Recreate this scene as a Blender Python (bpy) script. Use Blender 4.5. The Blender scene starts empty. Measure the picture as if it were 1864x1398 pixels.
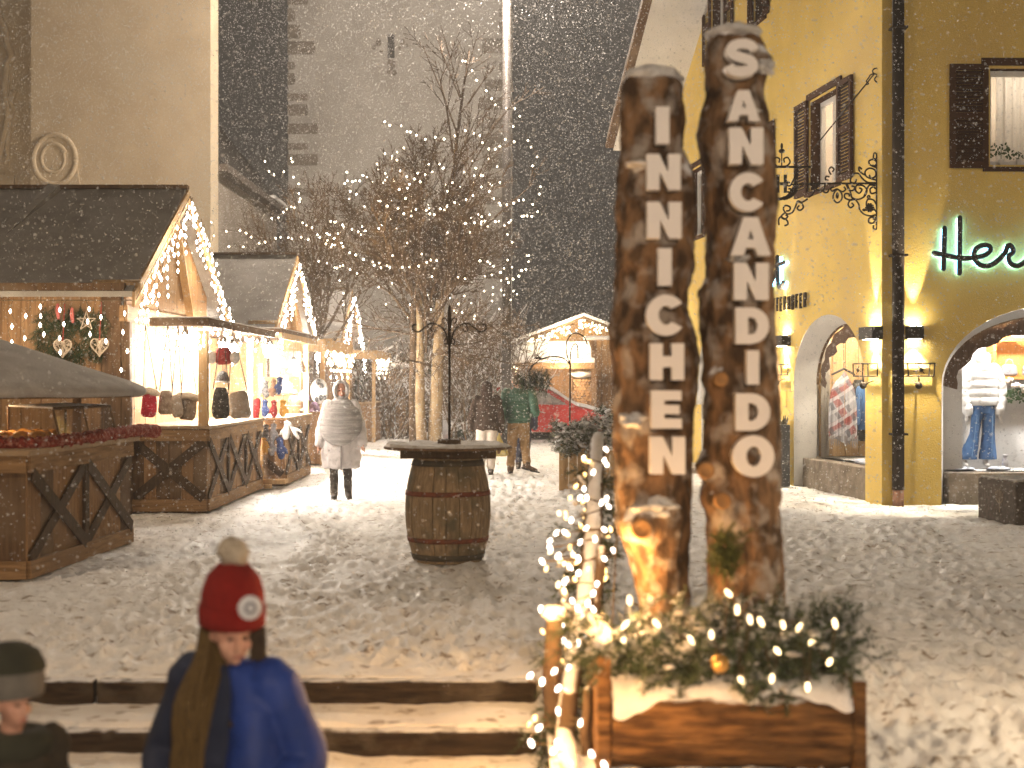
import bpy, math, random
import numpy as np
from mathutils import Vector, Matrix, noise
from mathutils.geometry import tessellate_polygon
random.seed(7)
rng = np.random.default_rng(11)
sc = bpy.context.scene
C = sc.collection
PI = math.pi
# ------------------------------------------------------------------ camera
EYE = 1.69
cam_d = bpy.data.cameras.new('camera'); cam = bpy.data.objects.new('camera', cam_d); C.objects.link(cam)
cam.location = (0, 0, EYE); cam.rotation_euler = (PI/2, 0, 0)
cam_d.sensor_width = 36; cam_d.lens = 2600/1864*36; cam_d.shift_y = -7/1864
cam_d.clip_end = 500
cam_d.dof.use_dof = True; cam_d.dof.focus_distance = 21.0; cam_d.dof.aperture_fstop = 1.75
sc.camera = cam
# ------------------------------------------------------------------ sky: a snow-laden night sky lit by the town
w = bpy.data.worlds.new('World'); sc.world = w; w.use_nodes = True
nt = w.node_tree; nt.nodes.clear()
wo = nt.nodes.new('ShaderNodeOutputWorld'); bg = nt.nodes.new('ShaderNodeBackground')
sky = nt.nodes.new('ShaderNodeTexSky'); sky.sky_type = 'NISHITA'; sky.sun_disc = False
sky.sun_elevation = math.radians(-8); sky.sun_rotation = math.radians(160)
mixn = nt.nodes.new('ShaderNodeMix'); mixn.data_type = 'RGBA'; mixn.inputs[0].default_value = 0.995
nt.links.new(sky.outputs[0], mixn.inputs[6]); mixn.inputs[7].default_value = (0.33, 0.295, 0.255, 1)
nt.links.new(mixn.outputs[2], bg.inputs[0]); bg.inputs[1].default_value = 0.038
nt.links.new(bg.outputs[0], wo.inputs[0])
# ------------------------------------------------------------------ exposure and render
vs = sc.view_settings; vs.view_transform = 'Standard'; vs.look = 'None'; vs.exposure = 1.8; vs.gamma = 1.0; vs.use_curve_mapping = False
sc.render.engine = 'CYCLES'
cy = sc.cycles
cy.use_denoising = True; cy.adaptive_threshold = .04; cy.max_bounces = 4; cy.diffuse_bounces = 2; cy.glossy_bounces = 2; cy.transmission_bounces = 4; cy.transparent_max_bounces = 12
cy.sample_clamp_indirect = 2.0; cy.caustics_reflective = False; cy.caustics_refractive = False; cy.use_light_tree = True; cy.volume_bounces = 0
# ------------------------------------------------------------------ helpers
def col(c): return (c[0], c[1], c[2], 1)
def light(name, kind, loc, power, color=(1, .8, .55), parent=None, size=.05, target=None, spot=60, blend=.5):
    d = bpy.data.lights.new(name, kind); d.energy = power; d.color = color
    if kind in ('POINT', 'SPOT'): d.shadow_soft_size = size
    if kind == 'AREA': d.shape = 'RECTANGLE'; d.size, d.size_y = size
    if kind == 'SPOT': d.spot_size = math.radians(spot); d.spot_blend = blend
    o = bpy.data.objects.new(name, d); C.objects.link(o); o.location = loc
    if target is not None:
        o.rotation_euler = (Vector(target)-Vector(loc)).to_track_quat('-Z', 'Y').to_euler()
    if parent is not None:
        o.parent = parent; o.location = Vector(loc)-WL.get(parent.name, Vector((0, 0, 0)))
    return o
MATS = {}
def mat(name, c1, c2=None, scale=4.0, rough=.75, bump=0.0, bscale=60, stretch=(1, 1, 1), metal=0.0, snow=None, contrast=(.35, .65), detail=6, spec=.3, sheen=0, c3=None, s3=1.3):
    """procedural surface: two colours mixed by noise, optional larger blotches (c3), bump, and settled snow on upward faces"""
    if name in MATS: return MATS[name]
    m = bpy.data.materials.new(name); m.use_nodes = True; t = m.node_tree; N = t.nodes; L = t.links
    b = N['Principled BSDF']; b.inputs['Roughness'].default_value = rough; b.inputs['Metallic'].default_value = metal
    b.inputs['Specular IOR Level'].default_value = spec
    tc = N.new('ShaderNodeTexCoord'); mp = N.new('ShaderNodeMapping'); mp.inputs['Scale'].default_value = stretch
    L.new(tc.outputs['Object'], mp.inputs[0])
    out = None
    if c2 is None: c2 = tuple(x*.8 for x in c1)
    n = N.new('ShaderNodeTexNoise'); n.inputs['Scale'].default_value = scale; n.inputs['Detail'].default_value = detail; L.new(mp.outputs[0], n.inputs[0])
    r = N.new('ShaderNodeMapRange'); r.inputs[1].default_value, r.inputs[2].default_value = contrast; L.new(n.outputs[0], r.inputs[0])
    mx = N.new('ShaderNodeMix'); mx.data_type = 'RGBA'; mx.inputs[6].default_value = col(c1); mx.inputs[7].default_value = col(c2)
    L.new(r.outputs[0], mx.inputs[0]); out = mx.outputs[2]
    if c3 is not None:
        n3 = N.new('ShaderNodeTexNoise'); n3.inputs['Scale'].default_value = s3; n3.inputs['Detail'].default_value = 4; L.new(tc.outputs['Object'], n3.inputs[0])
        r3 = N.new('ShaderNodeMapRange'); r3.inputs[1].default_value = .5; r3.inputs[2].default_value = .68; L.new(n3.outputs[0], r3.inputs[0])
        m3 = N.new('ShaderNodeMix'); m3.data_type = 'RGBA'; m3.inputs[7].default_value = col(c3); L.new(out, m3.inputs[6]); L.new(r3.outputs[0], m3.inputs[0]); out = m3.outputs[2]
    if snow is not None:
        g = N.new('ShaderNodeNewGeometry'); sx = N.new('ShaderNodeSeparateXYZ'); L.new(g.outputs['Normal'], sx.inputs[0])
        sn = N.new('ShaderNodeTexNoise'); sn.inputs['Scale'].default_value = snow[1]; sn.inputs['Detail'].default_value = 5; L.new(tc.outputs['Object'], sn.inputs[0])
        ad = N.new('ShaderNodeMath'); ad.operation = 'ADD'; L.new(sx.outputs[2], ad.inputs[0]); L.new(sn.outputs[0], ad.inputs[1])
        sr = N.new('ShaderNodeMapRange'); sr.inputs[1].default_value = snow[0]; sr.inputs[2].default_value = snow[0]+.18; L.new(ad.outputs[0], sr.inputs[0])
        ms = N.new('ShaderNodeMix'); ms.data_type = 'RGBA'; ms.inputs[7].default_value = (.78, .78, .8, 1); L.new(out, ms.inputs[6]); L.new(sr.outputs[0], ms.inputs[0]); out = ms.outputs[2]
    L.new(out, b.inputs['Base Color'])
    if bump:
        bn = N.new('ShaderNodeTexNoise'); bn.inputs['Scale'].default_value = bscale; bn.inputs['Detail'].default_value = 5; L.new(mp.outputs[0], bn.inputs[0])
        bp = N.new('ShaderNodeBump'); bp.inputs['Strength'].default_value = bump; bp.inputs['Distance'].default_value = .02
        L.new(bn.outputs[0], bp.inputs['Height']); L.new(bp.outputs[0], b.inputs['Normal'])
    MATS[name] = m; return m
def emit(name, c, s, sampling='NONE'):
    m = bpy.data.materials.new(name); m.use_nodes = True; t = m.node_tree; t.nodes.clear()
    o = t.nodes.new('ShaderNodeOutputMaterial'); e = t.nodes.new('ShaderNodeEmission'); e.inputs[0].default_value = col(c); e.inputs[1].default_value = s
    t.links.new(e.outputs[0], o.inputs[0]); m.cycles.emission_sampling = sampling; return m
def glassmat(name, refl=.08, tint=(1, 1, 1)):
    m = bpy.data.materials.new(name); m.use_nodes = True; t = m.node_tree; t.nodes.clear()
    o = t.nodes.new('ShaderNodeOutputMaterial'); a = t.nodes.new('ShaderNodeBsdfTransparent'); a.inputs[0].default_value = col(tint)
    g = t.nodes.new('ShaderNodeBsdfGlossy'); g.inputs['Roughness'].default_value = .03
    x = t.nodes.new('ShaderNodeMixShader'); x.inputs[0].default_value = refl
    t.links.new(a.outputs[0], x.inputs[1]); t.links.new(g.outputs[0], x.inputs[2]); t.links.new(x.outputs[0], o.inputs[0]); return m
def xf(origin, ux, uy=None, uz=(0, 0, 1)):
    """matrix with columns ux, uy, uz and an origin"""
    ux = Vector(ux).normalized(); uz = Vector(uz).normalized(); uy = Vector(uy).normalized() if uy is not None else uz.cross(ux)
    M = Matrix.Identity(4)
    for i in range(3): M[i][0] = ux[i]; M[i][1] = uy[i]; M[i][2] = uz[i]; M[i][3] = origin[i]
    return M
WL = {}
class MB:
    def __init__(s, M=None): s.v = []; s.f = []; s.M = M
    def add(s, vs_, fs):
        o = len(s.v)
        for p in vs_:
            p = Vector(p); s.v.append(s.M @ p if s.M is not None else p)
        s.f += [tuple(i+o for i in f) for f in fs]
        return s
    def box(s, x0, x1, y0, y1, z0, z1):
        return s.add([(x0,y0,z0),(x1,y0,z0),(x1,y1,z0),(x0,y1,z0),(x0,y0,z1),(x1,y0,z1),(x1,y1,z1),(x0,y1,z1)],
              [(0,3,2,1),(4,5,6,7),(0,1,5,4),(1,2,6,5),(2,3,7,6),(3,0,4,7)])
    def beam(s, p, q, w_, h, up=(0, 0, 1)):
        p = Vector(p); q = Vector(q); d = (q-p).normalized(); sd = d.cross(Vector(up))
        if sd.length < 1e-4: sd = d.cross(Vector((1, 0, 0)))
        sd.normalize(); u = sd.cross(d)
        vs_ = [e+sd*(a*w_/2)+u*(b*h/2) for e in (p, q) for a, b in ((-1,-1),(1,-1),(1,1),(-1,1))]
        return s.add(vs_, [(0,1,2,3),(7,6,5,4),(0,4,5,1),(1,5,6,2),(2,6,7,3),(3,7,4,0)])
    def tube(s, pts, rad, n=8, rnd=False, flat=1.0, flataxis=None):
        P = [Vector(p) for p in pts]
        R = list(rad) if hasattr(rad, '__len__') else [rad]*len(P)
        if rnd:
            d0 = (P[0]-P[1]).normalized(); d1 = (P[-1]-P[-2]).normalized(); r0, r1 = R[0], R[-1]
            P = [P[0]+d0*r0*.95, P[0]+d0*r0*.7]+P+[P[-1]+d1*r1*.7, P[-1]+d1*r1*.95]
            R = [r0*.3, r0*.72]+R+[r1*.72, r1*.3]
        N_ = len(P); t0 = (P[1]-P[0]).normalized()
        a = Vector((0, 0, 1)) if abs(t0.z) < .9 else Vector((0, 1, 0))
        u = t0.cross(a).normalized(); vs_ = []; fs = []
        for i in range(N_):
            t = (P[min(i+1, N_-1)]-P[max(i-1, 0)])
            t = t.normalized() if t.length > 1e-9 else t0
            u = (u-t*u.dot(t))
            u = u.normalized() if u.length > 1e-6 else t.orthogonal().normalized()
            v = t.cross(u)
            for k in range(n):
                an = 2*PI*k/n
                vs_.append(P[i]+(u*math.cos(an)+v*math.sin(an)*flat)*R[i])
        for i in range(N_-1):
            for k in range(n):
                a_, b_ = i*n+k, i*n+(k+1) % n; fs.append((a_, b_, b_+n, a_+n))
        fs.append(tuple(range(n-1, -1, -1))); fs.append(tuple((N_-1)*n+k for k in range(n)))
        return s.add(vs_, fs)
    def loft(s, secs, n=24, rot=0.0):
        """secs: (cx, cy, z, rx, ry) stacked ellipses"""
        vs_ = []; fs = []
        for (cx, cy_, z, rx, ry) in secs:
            for k in range(n):
                a = 2*PI*k/n+rot; vs_.append((cx+rx*math.cos(a), cy_+ry*math.sin(a), z))
        for i in range(len(secs)-1):
            for k in range(n):
                a, b = i*n+k, i*n+(k+1) % n; fs.append((a, b, b+n, a+n))
        fs.append(tuple(range(n-1, -1, -1))); fs.append(tuple((len(secs)-1)*n+k for k in range(n)))
        return s.add(vs_, fs)
    def ell(s, c, rx, ry=None, rz=None, seg=12, rings=7, R=None, noise_=0):
        ry = rx if ry is None else ry; rz = rx if rz is None else rz
        c = Vector(c); vs_ = []; fs = []
        def pt(d):
            k = 1.0
            if noise_: k += noise_*noise.noise(Vector((d.x*1.7, d.y*1.7, d.z*1.7))+c*3.1)
            p = Vector((d.x*rx*k, d.y*ry*k, d.z*rz*k))
            return c+(R @ p if R is not None else p)
        vs_.append(pt(Vector((0, 0, -1))))
        for i in range(1, rings):
            ph = -PI/2+PI*i/rings
            for k in range(seg):
                a = 2*PI*k/seg; vs_.append(pt(Vector((math.cos(ph)*math.cos(a), math.cos(ph)*math.sin(a), math.sin(ph)))))
        vs_.append(pt(Vector((0, 0, 1))))
        for k in range(seg): fs.append((0, 1+(k+1) % seg, 1+k))
        for i in range(rings-2):
            for k in range(seg):
                a, b = 1+i*seg+k, 1+i*seg+(k+1) % seg; fs.append((a, b, b+seg, a+seg))
        top = len(vs_)-1; o = 1+(rings-2)*seg
        for k in range(seg): fs.append((o+k, o+(k+1) % seg, top))
        return s.add(vs_, fs)
    def lathe(s, prof, n=24, c=(0, 0, 0), a0=0.0, a1=2*PI):
        full = abs(a1-a0-2*PI) < 1e-6; m = n if full else n+1; vs_ = []; fs = []
        for (r, z) in prof:
            for k in range(m):
                a = a0+(a1-a0)*k/n; vs_.append((c[0]+r*math.cos(a), c[1]+r*math.sin(a), c[2]+z))
        for i in range(len(prof)-1):
            for k in range(n):
                a, b = i*m+k, i*m+(k+1) % m; fs.append((a, b, b+m, a+m))
        return s.add(vs_, fs)
    def prism(s, loops, y0, y1, plane='xz'):
        """outline loops (first outer, rest holes) in a plane, extruded between y0 and y1"""
        def P(p, d): return (p[0], d, p[1]) if plane == 'xz' else ((d, p[0], p[1]) if plane == 'yz' else (p[0], p[1], d))
        L3 = [[Vector((p[0], p[1], 0)) for p in lp] for lp in loops]
        tri = tessellate_polygon(L3); flat = [p for lp in loops for p in lp]; n = len(flat)
        vs_ = [P(p, y0) for p in flat]+[P(p, y1) for p in flat]
        fs = [tuple(t) for t in tri]+[tuple(i+n for i in reversed(t)) for t in tri]
        o = 0
        for lp in loops:
            k = len(lp)
            for i in range(k):
                a, b = o+i, o+(i+1) % k; fs.append((a, b, b+n, a+n))
            o += k
        return s.add(vs_, fs)
    def build(s, name, m, parent=None, smooth=False, world=True, label=None, kind=None):
        me = bpy.data.meshes.new(name)
        off = WL.get(parent.name, Vector((0, 0, 0))) if (parent is not None and world) else Vector((0, 0, 0))
        me.from_pydata([tuple(p-off) for p in s.v], [], s.f); me.update()
        if smooth:
            me.polygons.foreach_set('use_smooth', [True]*len(me.polygons))
        me.materials.append(m)
        o = bpy.data.objects.new(name, me); C.objects.link(o)
        if parent is not None: o.parent = parent
        WL[o.name] = off.copy()
        if label: o['label'] = label
        if kind: o['kind'] = kind
        return o
def tag(o, label=None, cat=None, group=None, kind=None):
    if label: o['label'] = label
    if cat: o['category'] = cat
    if group: o['group'] = group
    if kind: o['kind'] = kind
    return o
def thing(name, label, cat, loc=(0, 0, 0), rotz=0, group=None):
    o = bpy.data.objects.new(name, None); C.objects.link(o); o.location = loc; o.rotation_euler = (0, 0, rotz); o.empty_display_size = .1
    WL[o.name] = Vector(loc); return tag(o, label, cat, group)
def weld(o, d=1e-4):
    import bmesh
    b = bmesh.new(); b.from_mesh(o.data); bmesh.ops.remove_doubles(b, verts=b.verts, dist=d); b.to_mesh(o.data); b.free()
def bevel(o, wd=.008, seg=2):
    m = o.modifiers.new('bevel', 'BEVEL'); m.width = wd; m.segments = seg; m.limit_method = 'ANGLE'; return o
def remesh(o, vox=.012, sm=2):
    m = o.modifiers.new('remesh', 'REMESH'); m.mode = 'VOXEL'; m.voxel_size = vox; m.use_smooth_shade = True
    if sm:
        k = o.modifiers.new('smooth', 'SMOOTH'); k.iterations = sm; k.factor = .5
    return o
def wrinkle(o, strength=.02, size=.12):
    t = bpy.data.textures.new('folds', 'CLOUDS'); t.noise_scale = size; t.noise_depth = 2
    m = o.modifiers.new('folds', 'DISPLACE'); m.texture = t; m.strength = strength; m.mid_level = .5; m.texture_coords = 'LOCAL'; return o
def px(x, y, Y): return Vector(((x-932)/2600*Y, Y, EYE-(y-692)/2600*Y))
def smoothpts(pts, k=6):
    """Catmull-Rom through points"""
    P = [Vector(p) for p in pts]; out = []
    for i in range(len(P)-1):
        a, b, c, d = P[max(i-1, 0)], P[i], P[i+1], P[min(i+2, len(P)-1)]
        for j in range(k):
            t = j/k; out.append(.5*((2*b)+(c-a)*t+(2*a-5*b+4*c-d)*t*t+(3*b-a-3*c+d)*t**3))
    out.append(P[-1]); return out
def vnoise(x, y, sc_, seed=0):
    """smooth value noise on arrays"""
    r = np.random.default_rng(seed); T = r.random((256, 256))
    u = x*sc_+1000.37; v = y*sc_+1000.71; i = np.floor(u).astype(int); j = np.floor(v).astype(int); fu = u-i; fv = v-j
    fu = fu*fu*(3-2*fu); fv = fv*fv*(3-2*fv); i %= 256; j %= 256; i1 = (i+1) % 256; j1 = (j+1) % 256
    return (T[i, j]*(1-fu)+T[i1, j]*fu)*(1-fv)+(T[i, j1]*(1-fu)+T[i1, j1]*fu)*fv
# ------------------------------------------------------------------ materials
M_snow = mat('snow', (.80, .80, .82), (.74, .73, .73), 9, .6, .5, 45, spec=.2)
M_wood = mat('larch_wood', (.34, .20, .095), (.20, .11, .05), 3, .7, .25, 30, (12, 12, 1), c3=(.24, .15, .08))
M_woodh = mat('larch_wood_horizontal', (.33, .20, .095), (.19, .11, .05), 3, .7, .25, 30, (1, 1, 12), c3=(.24, .15, .08))
M_woodd = mat('weathered_brown_wood', (.16, .095, .05), (.09, .052, .028), 3, .75, .3, 30, (12, 12, 1), c3=(.20, .14, .09))
M_woodl = mat('pale_fir_wood', (.52, .35, .18), (.42, .26, .12), 2.5, .65, .2, 25, (10, 10, 1))
M_brace = mat('dark_brace_wood', (.085, .055, .034), (.05, .032, .02), 4, .75, .3, 30, (10, 10, 2))
M_iron = mat('wrought_iron', (.03, .024, .02), (.05, .035, .025), 20, .55, .2, 80, metal=.6)
M_black = mat('black_metal', (.018, .017, .016), (.03, .028, .026), 30, .5, .1, 80)
M_cable = mat('lamp_cable', (.10, .07, .04), (.08, .055, .03), 10, .7)
M_bulb = emit('warm_white_bulb', (1.0, .80, .52), 8)
M_bulbw = emit('cool_white_bulb', (1.0, .80, .62), 3.0)
M_lamp = emit('bright_lamp', (1.0, .93, .80), 60)
M_skin = mat('skin', (.62, .36, .26), (.54, .28, .20), 14, .55)
M_glass = glassmat('window_glass', .06)
# ================================================================== GROUND
def ground():
    rows = list(1/np.linspace(1/4.0, 1/62.0, 520))+[80, 120]
    us = [-1.5, -.8, -.55]+list(np.linspace(-.46, .46, 460))+[.55, .8, 1.5]
    Yv = np.array(rows); U = np.array(us); R_, K = len(Yv), len(U)
    X = np.outer(Yv, U); Y = np.repeat(Yv[:, None], K, 1)
    Z = .030*(vnoise(X, Y, 1.3, 1)-.5)+.014*(vnoise(X+.4*Y, Y, 4, 2)-.5)+.011*(vnoise(X+.3*Y, Y-.2*X, 11, 3)-.5)+.012*(vnoise(X, Y, 23, 4)-.5)
    Z *= np.where((Y < 8.2) & (X < .25), .55, 1)*np.where(Y < 6.6, .5, 1)
    far = np.clip((Yv-34)/20, 0, 1); Z *= (1-.7*far)[:, None]
    lump = np.clip(vnoise(X, Y, 6, 6)-.55, 0, 1)*.03; Z += lump*((Yv < 34)[:, None])*np.where(Y < 8.2, .35, 1)
    tracks = []
    for (ax, ay, bx_, by_, m_) in ((-1.2, 8.5, -2.6, 20, 5), (-.4, 8.5, .2, 27, 5), (.9, 8.3, 3.9, 18.6, 4), (-2.4, 8.6, -3.4, 17.5, 4), (2.2, 5, 4.6, 17, 4), (-2.9, 16, 4.2, 18.3, 4), (-1.5, 22, 2.5, 24, 3)):
        for q in range(m_):
            ox, ph = random.gauss(0, .35), random.uniform(0, 1); n_ = int(math.hypot(bx_-ax, by_-ay)/.36); an = math.atan2(by_-ay, bx_-ax)
            for k in range(n_):
                t_ = (k+ph)/n_; sd = .085 if k % 2 else -.085; wob = .25*math.sin(t_*5+q)
                tracks.append((ax+(bx_-ax)*t_-math.sin(an)*(sd+ox+wob)+random.gauss(0, .02), ay+(by_-ay)*t_+math.cos(an)*(sd+ox+wob)+random.gauss(0, .03), an+random.gauss(0, .15)))
    for i in range(5600+len(tracks)):
        a = random.gauss(PI/2, .75); L_, W_ = random.uniform(.10, .16), random.uniform(.04, .065); dp = random.uniform(.005, .020)
        if i < 5600: y = 1/random.uniform(1/33, 1/4.2); x = y*random.uniform(-.42, .42)
        else: x, y, a = tracks[i-5600]; L_, W_, dp = .145, .055, random.uniform(.020, .036)
        if y < 8.35 and x < .3: continue
        r0, r1 = np.searchsorted(Yv, y-.24), np.searchsorted(Yv, y+.24); c0, c1 = np.searchsorted(U, (x-.24)/y), np.searchsorted(U, (x+.24)/y)
        dx = X[r0:r1, c0:c1]-x; dy = Y[r0:r1, c0:c1]-y
        p = (dx*math.cos(a)+dy*math.sin(a))/L_; q = (-dx*math.sin(a)+dy*math.cos(a))/W_; d2 = p*p+q*q
        Z[r0:r1, c0:c1] += -dp*np.exp(-d2**2*.8)+dp*.6*np.exp(-(np.sqrt(d2)-1.35)**2*7)
    st = 1/(1+np.exp(np.clip((X-.16)/.012, -60, 60)))            # the flight of steps lies left of the railing
    e1 = 8.13+.03*(vnoise(X, Y*0, 3, 8)-.5); drop = np.zeros_like(Z)
    for k in range(5): drop += np.where(Y < e1-.6*k, 1, 0)*.135
    slope = np.where(Y < 8.2, (8.2-Y)*.03, 0)
    Z += -st*drop-(1-st)*slope
    Z += st*.05*np.clip(vnoise(X, Y, 2.2, 9)-.3, 0, 1)*(Y < 8.05)
    v = np.stack([X, Y, Z], -1).reshape(-1, 3)
    idx = np.arange(R_*K).reshape(R_, K)
    f = np.stack([idx[:-1, :-1], idx[:-1, 1:], idx[1:, 1:], idx[1:, :-1]], -1).reshape(-1, 4)
    me = bpy.data.meshes.new('ground'); me.from_pydata(v.tolist(), [], f.tolist()); me.polygons.foreach_set('use_smooth', [True]*len(me.polygons))
    m = mat('trampled_snow', (.80, .795, .79), (.70, .68, .66), 3.5, .65, .5, 28, contrast=(.42, .70), spec=.2, c3=(.72, .69, .66), s3=.9)
    t = m.node_tree; N = t.nodes; L = t.links                     # loose grit and scuffed patches
    b = N['Principled BSDF']; src = b.inputs['Base Color'].links[0].from_socket
    tc = N.new('ShaderNodeTexCoord'); mp = N.new('ShaderNodeMapping'); mp.inputs['Scale'].default_value = (.7, 1, 1); L.new(tc.outputs['Object'], mp.inputs[0])
    n1 = N.new('ShaderNodeTexNoise'); n1.inputs['Scale'].default_value = 9; n1.inputs['Detail'].default_value = 7; n1.inputs['Roughness'].default_value = .65; L.new(mp.outputs[0], n1.inputs[0])
    r1 = N.new('ShaderNodeMapRange'); r1.inputs[1].default_value = .565; r1.inputs[2].default_value = .64; L.new(n1.outputs[0], r1.inputs[0])
    mx = N.new('ShaderNodeMix'); mx.data_type = 'RGBA'; mx.inputs[7].default_value = (.30, .245, .195, 1)
    L.new(src, mx.inputs[6]); L.new(r1.outputs[0], mx.inputs[0]); L.new(mx.outputs[2], b.inputs['Base Color'])
    me.materials.append(m); o = bpy.data.objects.new('ground', me); C.objects.link(o); tag(o, 'trampled snow covering the square', None, None, 'structure')
ground()
steps = thing('snowy_steps', 'snow covered steps edged with dark timber sleepers, below the square', 'steps', (-3, 7.5, 0))
M_sleeper = mat('timber_sleeper', (.060, .038, .022), (.020, .013, .008), 4, .9, .9, 14, (1.2, 9, 9), c3=(.09, .07, .05), s3=5, snow=(1.30, 9))
for k in range(4):
    x = -7.4; y = 8.10-.6*k; z = -.005-.135*k
    for L_ in (2.6, 2.45, 2.5):
        p = MB(); p.box(x+.01, min(x+L_, .18)-.01, y-.07, y+.10, z-.17, z); o = p.build('sleeper', M_sleeper, steps); bevel(o, .015); x += L_
cheek = MB(); cheek.box(.17, .215, 4.6, 8.15, -.75, -.03); cheek.build('cheek_board', M_sleeper, steps)

# ================================================================== CHURCH
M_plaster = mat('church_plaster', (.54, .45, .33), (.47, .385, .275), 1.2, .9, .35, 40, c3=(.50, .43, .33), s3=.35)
M_plasterd = mat('shaded_side_plaster', (.26, .23, .20), (.20, .175, .15), 1.2, .9, .3, 30)  # darker copy of the front plaster, with the unlit side's shade in its colour
ch = thing('church', 'pale plastered church front with carved volute behind the market huts', 'church', (-10, 38, 0))
YF = 38.0
p = MB(); p.box(-12.80, -8.02, YF, YF+1.0, -.2, 16); p.build('front_wall', M_plaster, ch)
p = MB(); p.box(-30, -12.80, YF+.35, YF+1.2, -.2, 16); p.build('recessed_wall', M_plaster, ch)
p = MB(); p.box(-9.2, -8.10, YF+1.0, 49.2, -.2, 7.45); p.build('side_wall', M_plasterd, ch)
p = MB(); p.beam((-7.95, YF+1.0, 7.5), (-7.95, 49.3, 7.5), .38, .2); p.build('cornice', mat('cornice_stone', (.13, .11, .1), (.09, .08, .07), 3), ch)
p = MB(); p.add([(-7.86, YF+1, 7.605), (-7.86, 49.2, 7.605), (-12, 49.2, 13), (-12, YF+1, 13)], [(0, 1, 2, 3)]); p.build('roof', mat('dark_slates', (.035, .033, .032), (.05, .047, .045), 3), ch)
p = MB(); p.beam((-7.86, 46.5, 7.66), (-7.86, 49.2, 7.66), .3, .1); p.build('gutter_snow', M_snow, ch)
# volute carved in relief: a raised oval coil on a panel
c0 = px(100, 291, YF); vol = MB()
pan = MB(); pan.prism([[(c0.x-.63+.0, c0.z-.9), (c0.x+.72, c0.z-.9), (c0.x+.62, c0.z-.3), (c0.x+.5, c0.z+.35), (c0.x-.1, c0.z+.72), (c0.x-.5, c0.z+.45), (c0.x-.63, c0.z-.1)]], YF-.05, YF); pan.build('volute_panel', M_plaster, ch)
vol.tube([(c0.x+.56*math.cos(a), YF, c0.z+.66*math.sin(a)) for a in np.linspace(0, 2*PI, 49)], .075, 8)
vol.tube([(c0.x-.03+.34*math.cos(a)*(1-.02*a), YF, c0.z+.02+.40*math.sin(a)*(1-.02*a)) for a in np.linspace(.4, .4+2.1*PI, 45)], [.07-.03*q/45 for q in range(45)], 8)
vol.v = [Vector((v.x, YF-.045+(v.y-YF)*.55, v.z)) for v in vol.v]; vol.build('volute', M_plaster, ch, True)
p = MB(); p.tube([(-12.83, YF+.30, z) for z in np.linspace(-.2, 16, 12)], .018, 5)
for z in np.arange(1, 16, 1.6): p.box(-12.9, -12.80, YF+.27, YF+.35, z, z+.05)
p.build('lightning_conductor', M_iron, ch)
# ornate frame on the recessed wall at the frame's edge
q0 = px(8, 180, YF+.3); fr = MB()
fr.tube(smoothpts([px(-20, 10, YF+.3), px(2, 40, YF+.3), px(14, 80, YF+.3), px(20, 105, YF+.3), px(12, 118, YF+.3), px(9, 170, YF+.3), px(14, 212, YF+.3), px(4, 260, YF+.3), px(-8, 300, YF+.3)]), .10, 8)
fr.tube(smoothpts([px(26, 165, YF+.3), px(18, 185, YF+.3), px(22, 200, YF+.3), px(15, 225, YF+.3), px(12, 300, YF+.3)]), .07, 8)
fr.build('stucco_frame', M_plaster, ch, True)
p = MB(); p.box(-14.2, -13.35, YF+.25, YF+.35, 0, 7.2); p.build('stucco_pilaster', M_plaster, ch)

# ================================================================== BELL TOWER
M_tower = mat('tower_render', (.335, .32, .30), (.285, .27, .25), .9, .92, .4, 14, c3=(.375, .36, .34), s3=.5)
M_quoin = mat('quoin_stone', (.19, .165, .14), (.125, .11, .09), 1.6, .9, .4, 16)
tw = thing('bell_tower', 'pale rendered stone tower with dark corner stones rising behind the bare tree', 'tower', (-4, 50, 0))
TX0, TX1 = -7.83, .0
p = MB(); p.box(TX0, TX1, 50, 57.8, -.2, 18); p.build('wall', M_tower, tw)
def quoins(xc, sgn, zs):
    for i, z in enumerate(zs):
        h = random.uniform(.22, .52); L_ = random.choice([.25, .45, .7, .95, 1.05, 1.15]); z += random.uniform(-.08, .08)
        if random.random() < .12: continue
        x0, x1 = (xc-.03, xc+L_) if sgn > 0 else (xc-L_, xc+.03)
        q = MB(); q.prism([[(x0, z), (x1+(-.04 if sgn > 0 else 0), z+.01), (x1, z+h*.5), (x1-.05*sgn*(sgn > 0), z+h), (x0, z+h)]], 50-.015-random.random()*.02, 50.1)
        q.build('quoin', M_quoin, tw)
quoins(TX0, 1, np.arange(7.0, 16.5, .56)); quoins(TX1, -1, np.arange(5.2, 16.5, .66))
sl = px(712, 84, 50)
p = MB(); p.box(sl.x-.12, sl.x+.12, 49.985, 50.2, sl.z-.42, sl.z+.42); p.build('slit_window', M_black, tw)
for (dx, dz, w_, h_) in [(-.45, .12, .12, .16), (-.6, -.05, .08, .1), (.4, .15, .1, .12), (.55, .02, .06, .08), (-.35, -.2, .07, .07), (0, -.62, .17, .2), (-.1, -.9, .07, .1), (.12, -.95, .09, .12), (.3, -.05, .07, .1), (0, -.78, .1, .08)]:
    q = MB(); q.prism([[(sl.x+dx+w_*math.cos(a)*random.uniform(.7, 1.1), sl.z+dz+h_*math.sin(a)*random.uniform(.7, 1.1)) for a in np.linspace(0, 2*PI, 9)[:-1]]], 49.99, 50.05); q.build('exposed_stone', M_quoin, tw)

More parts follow.
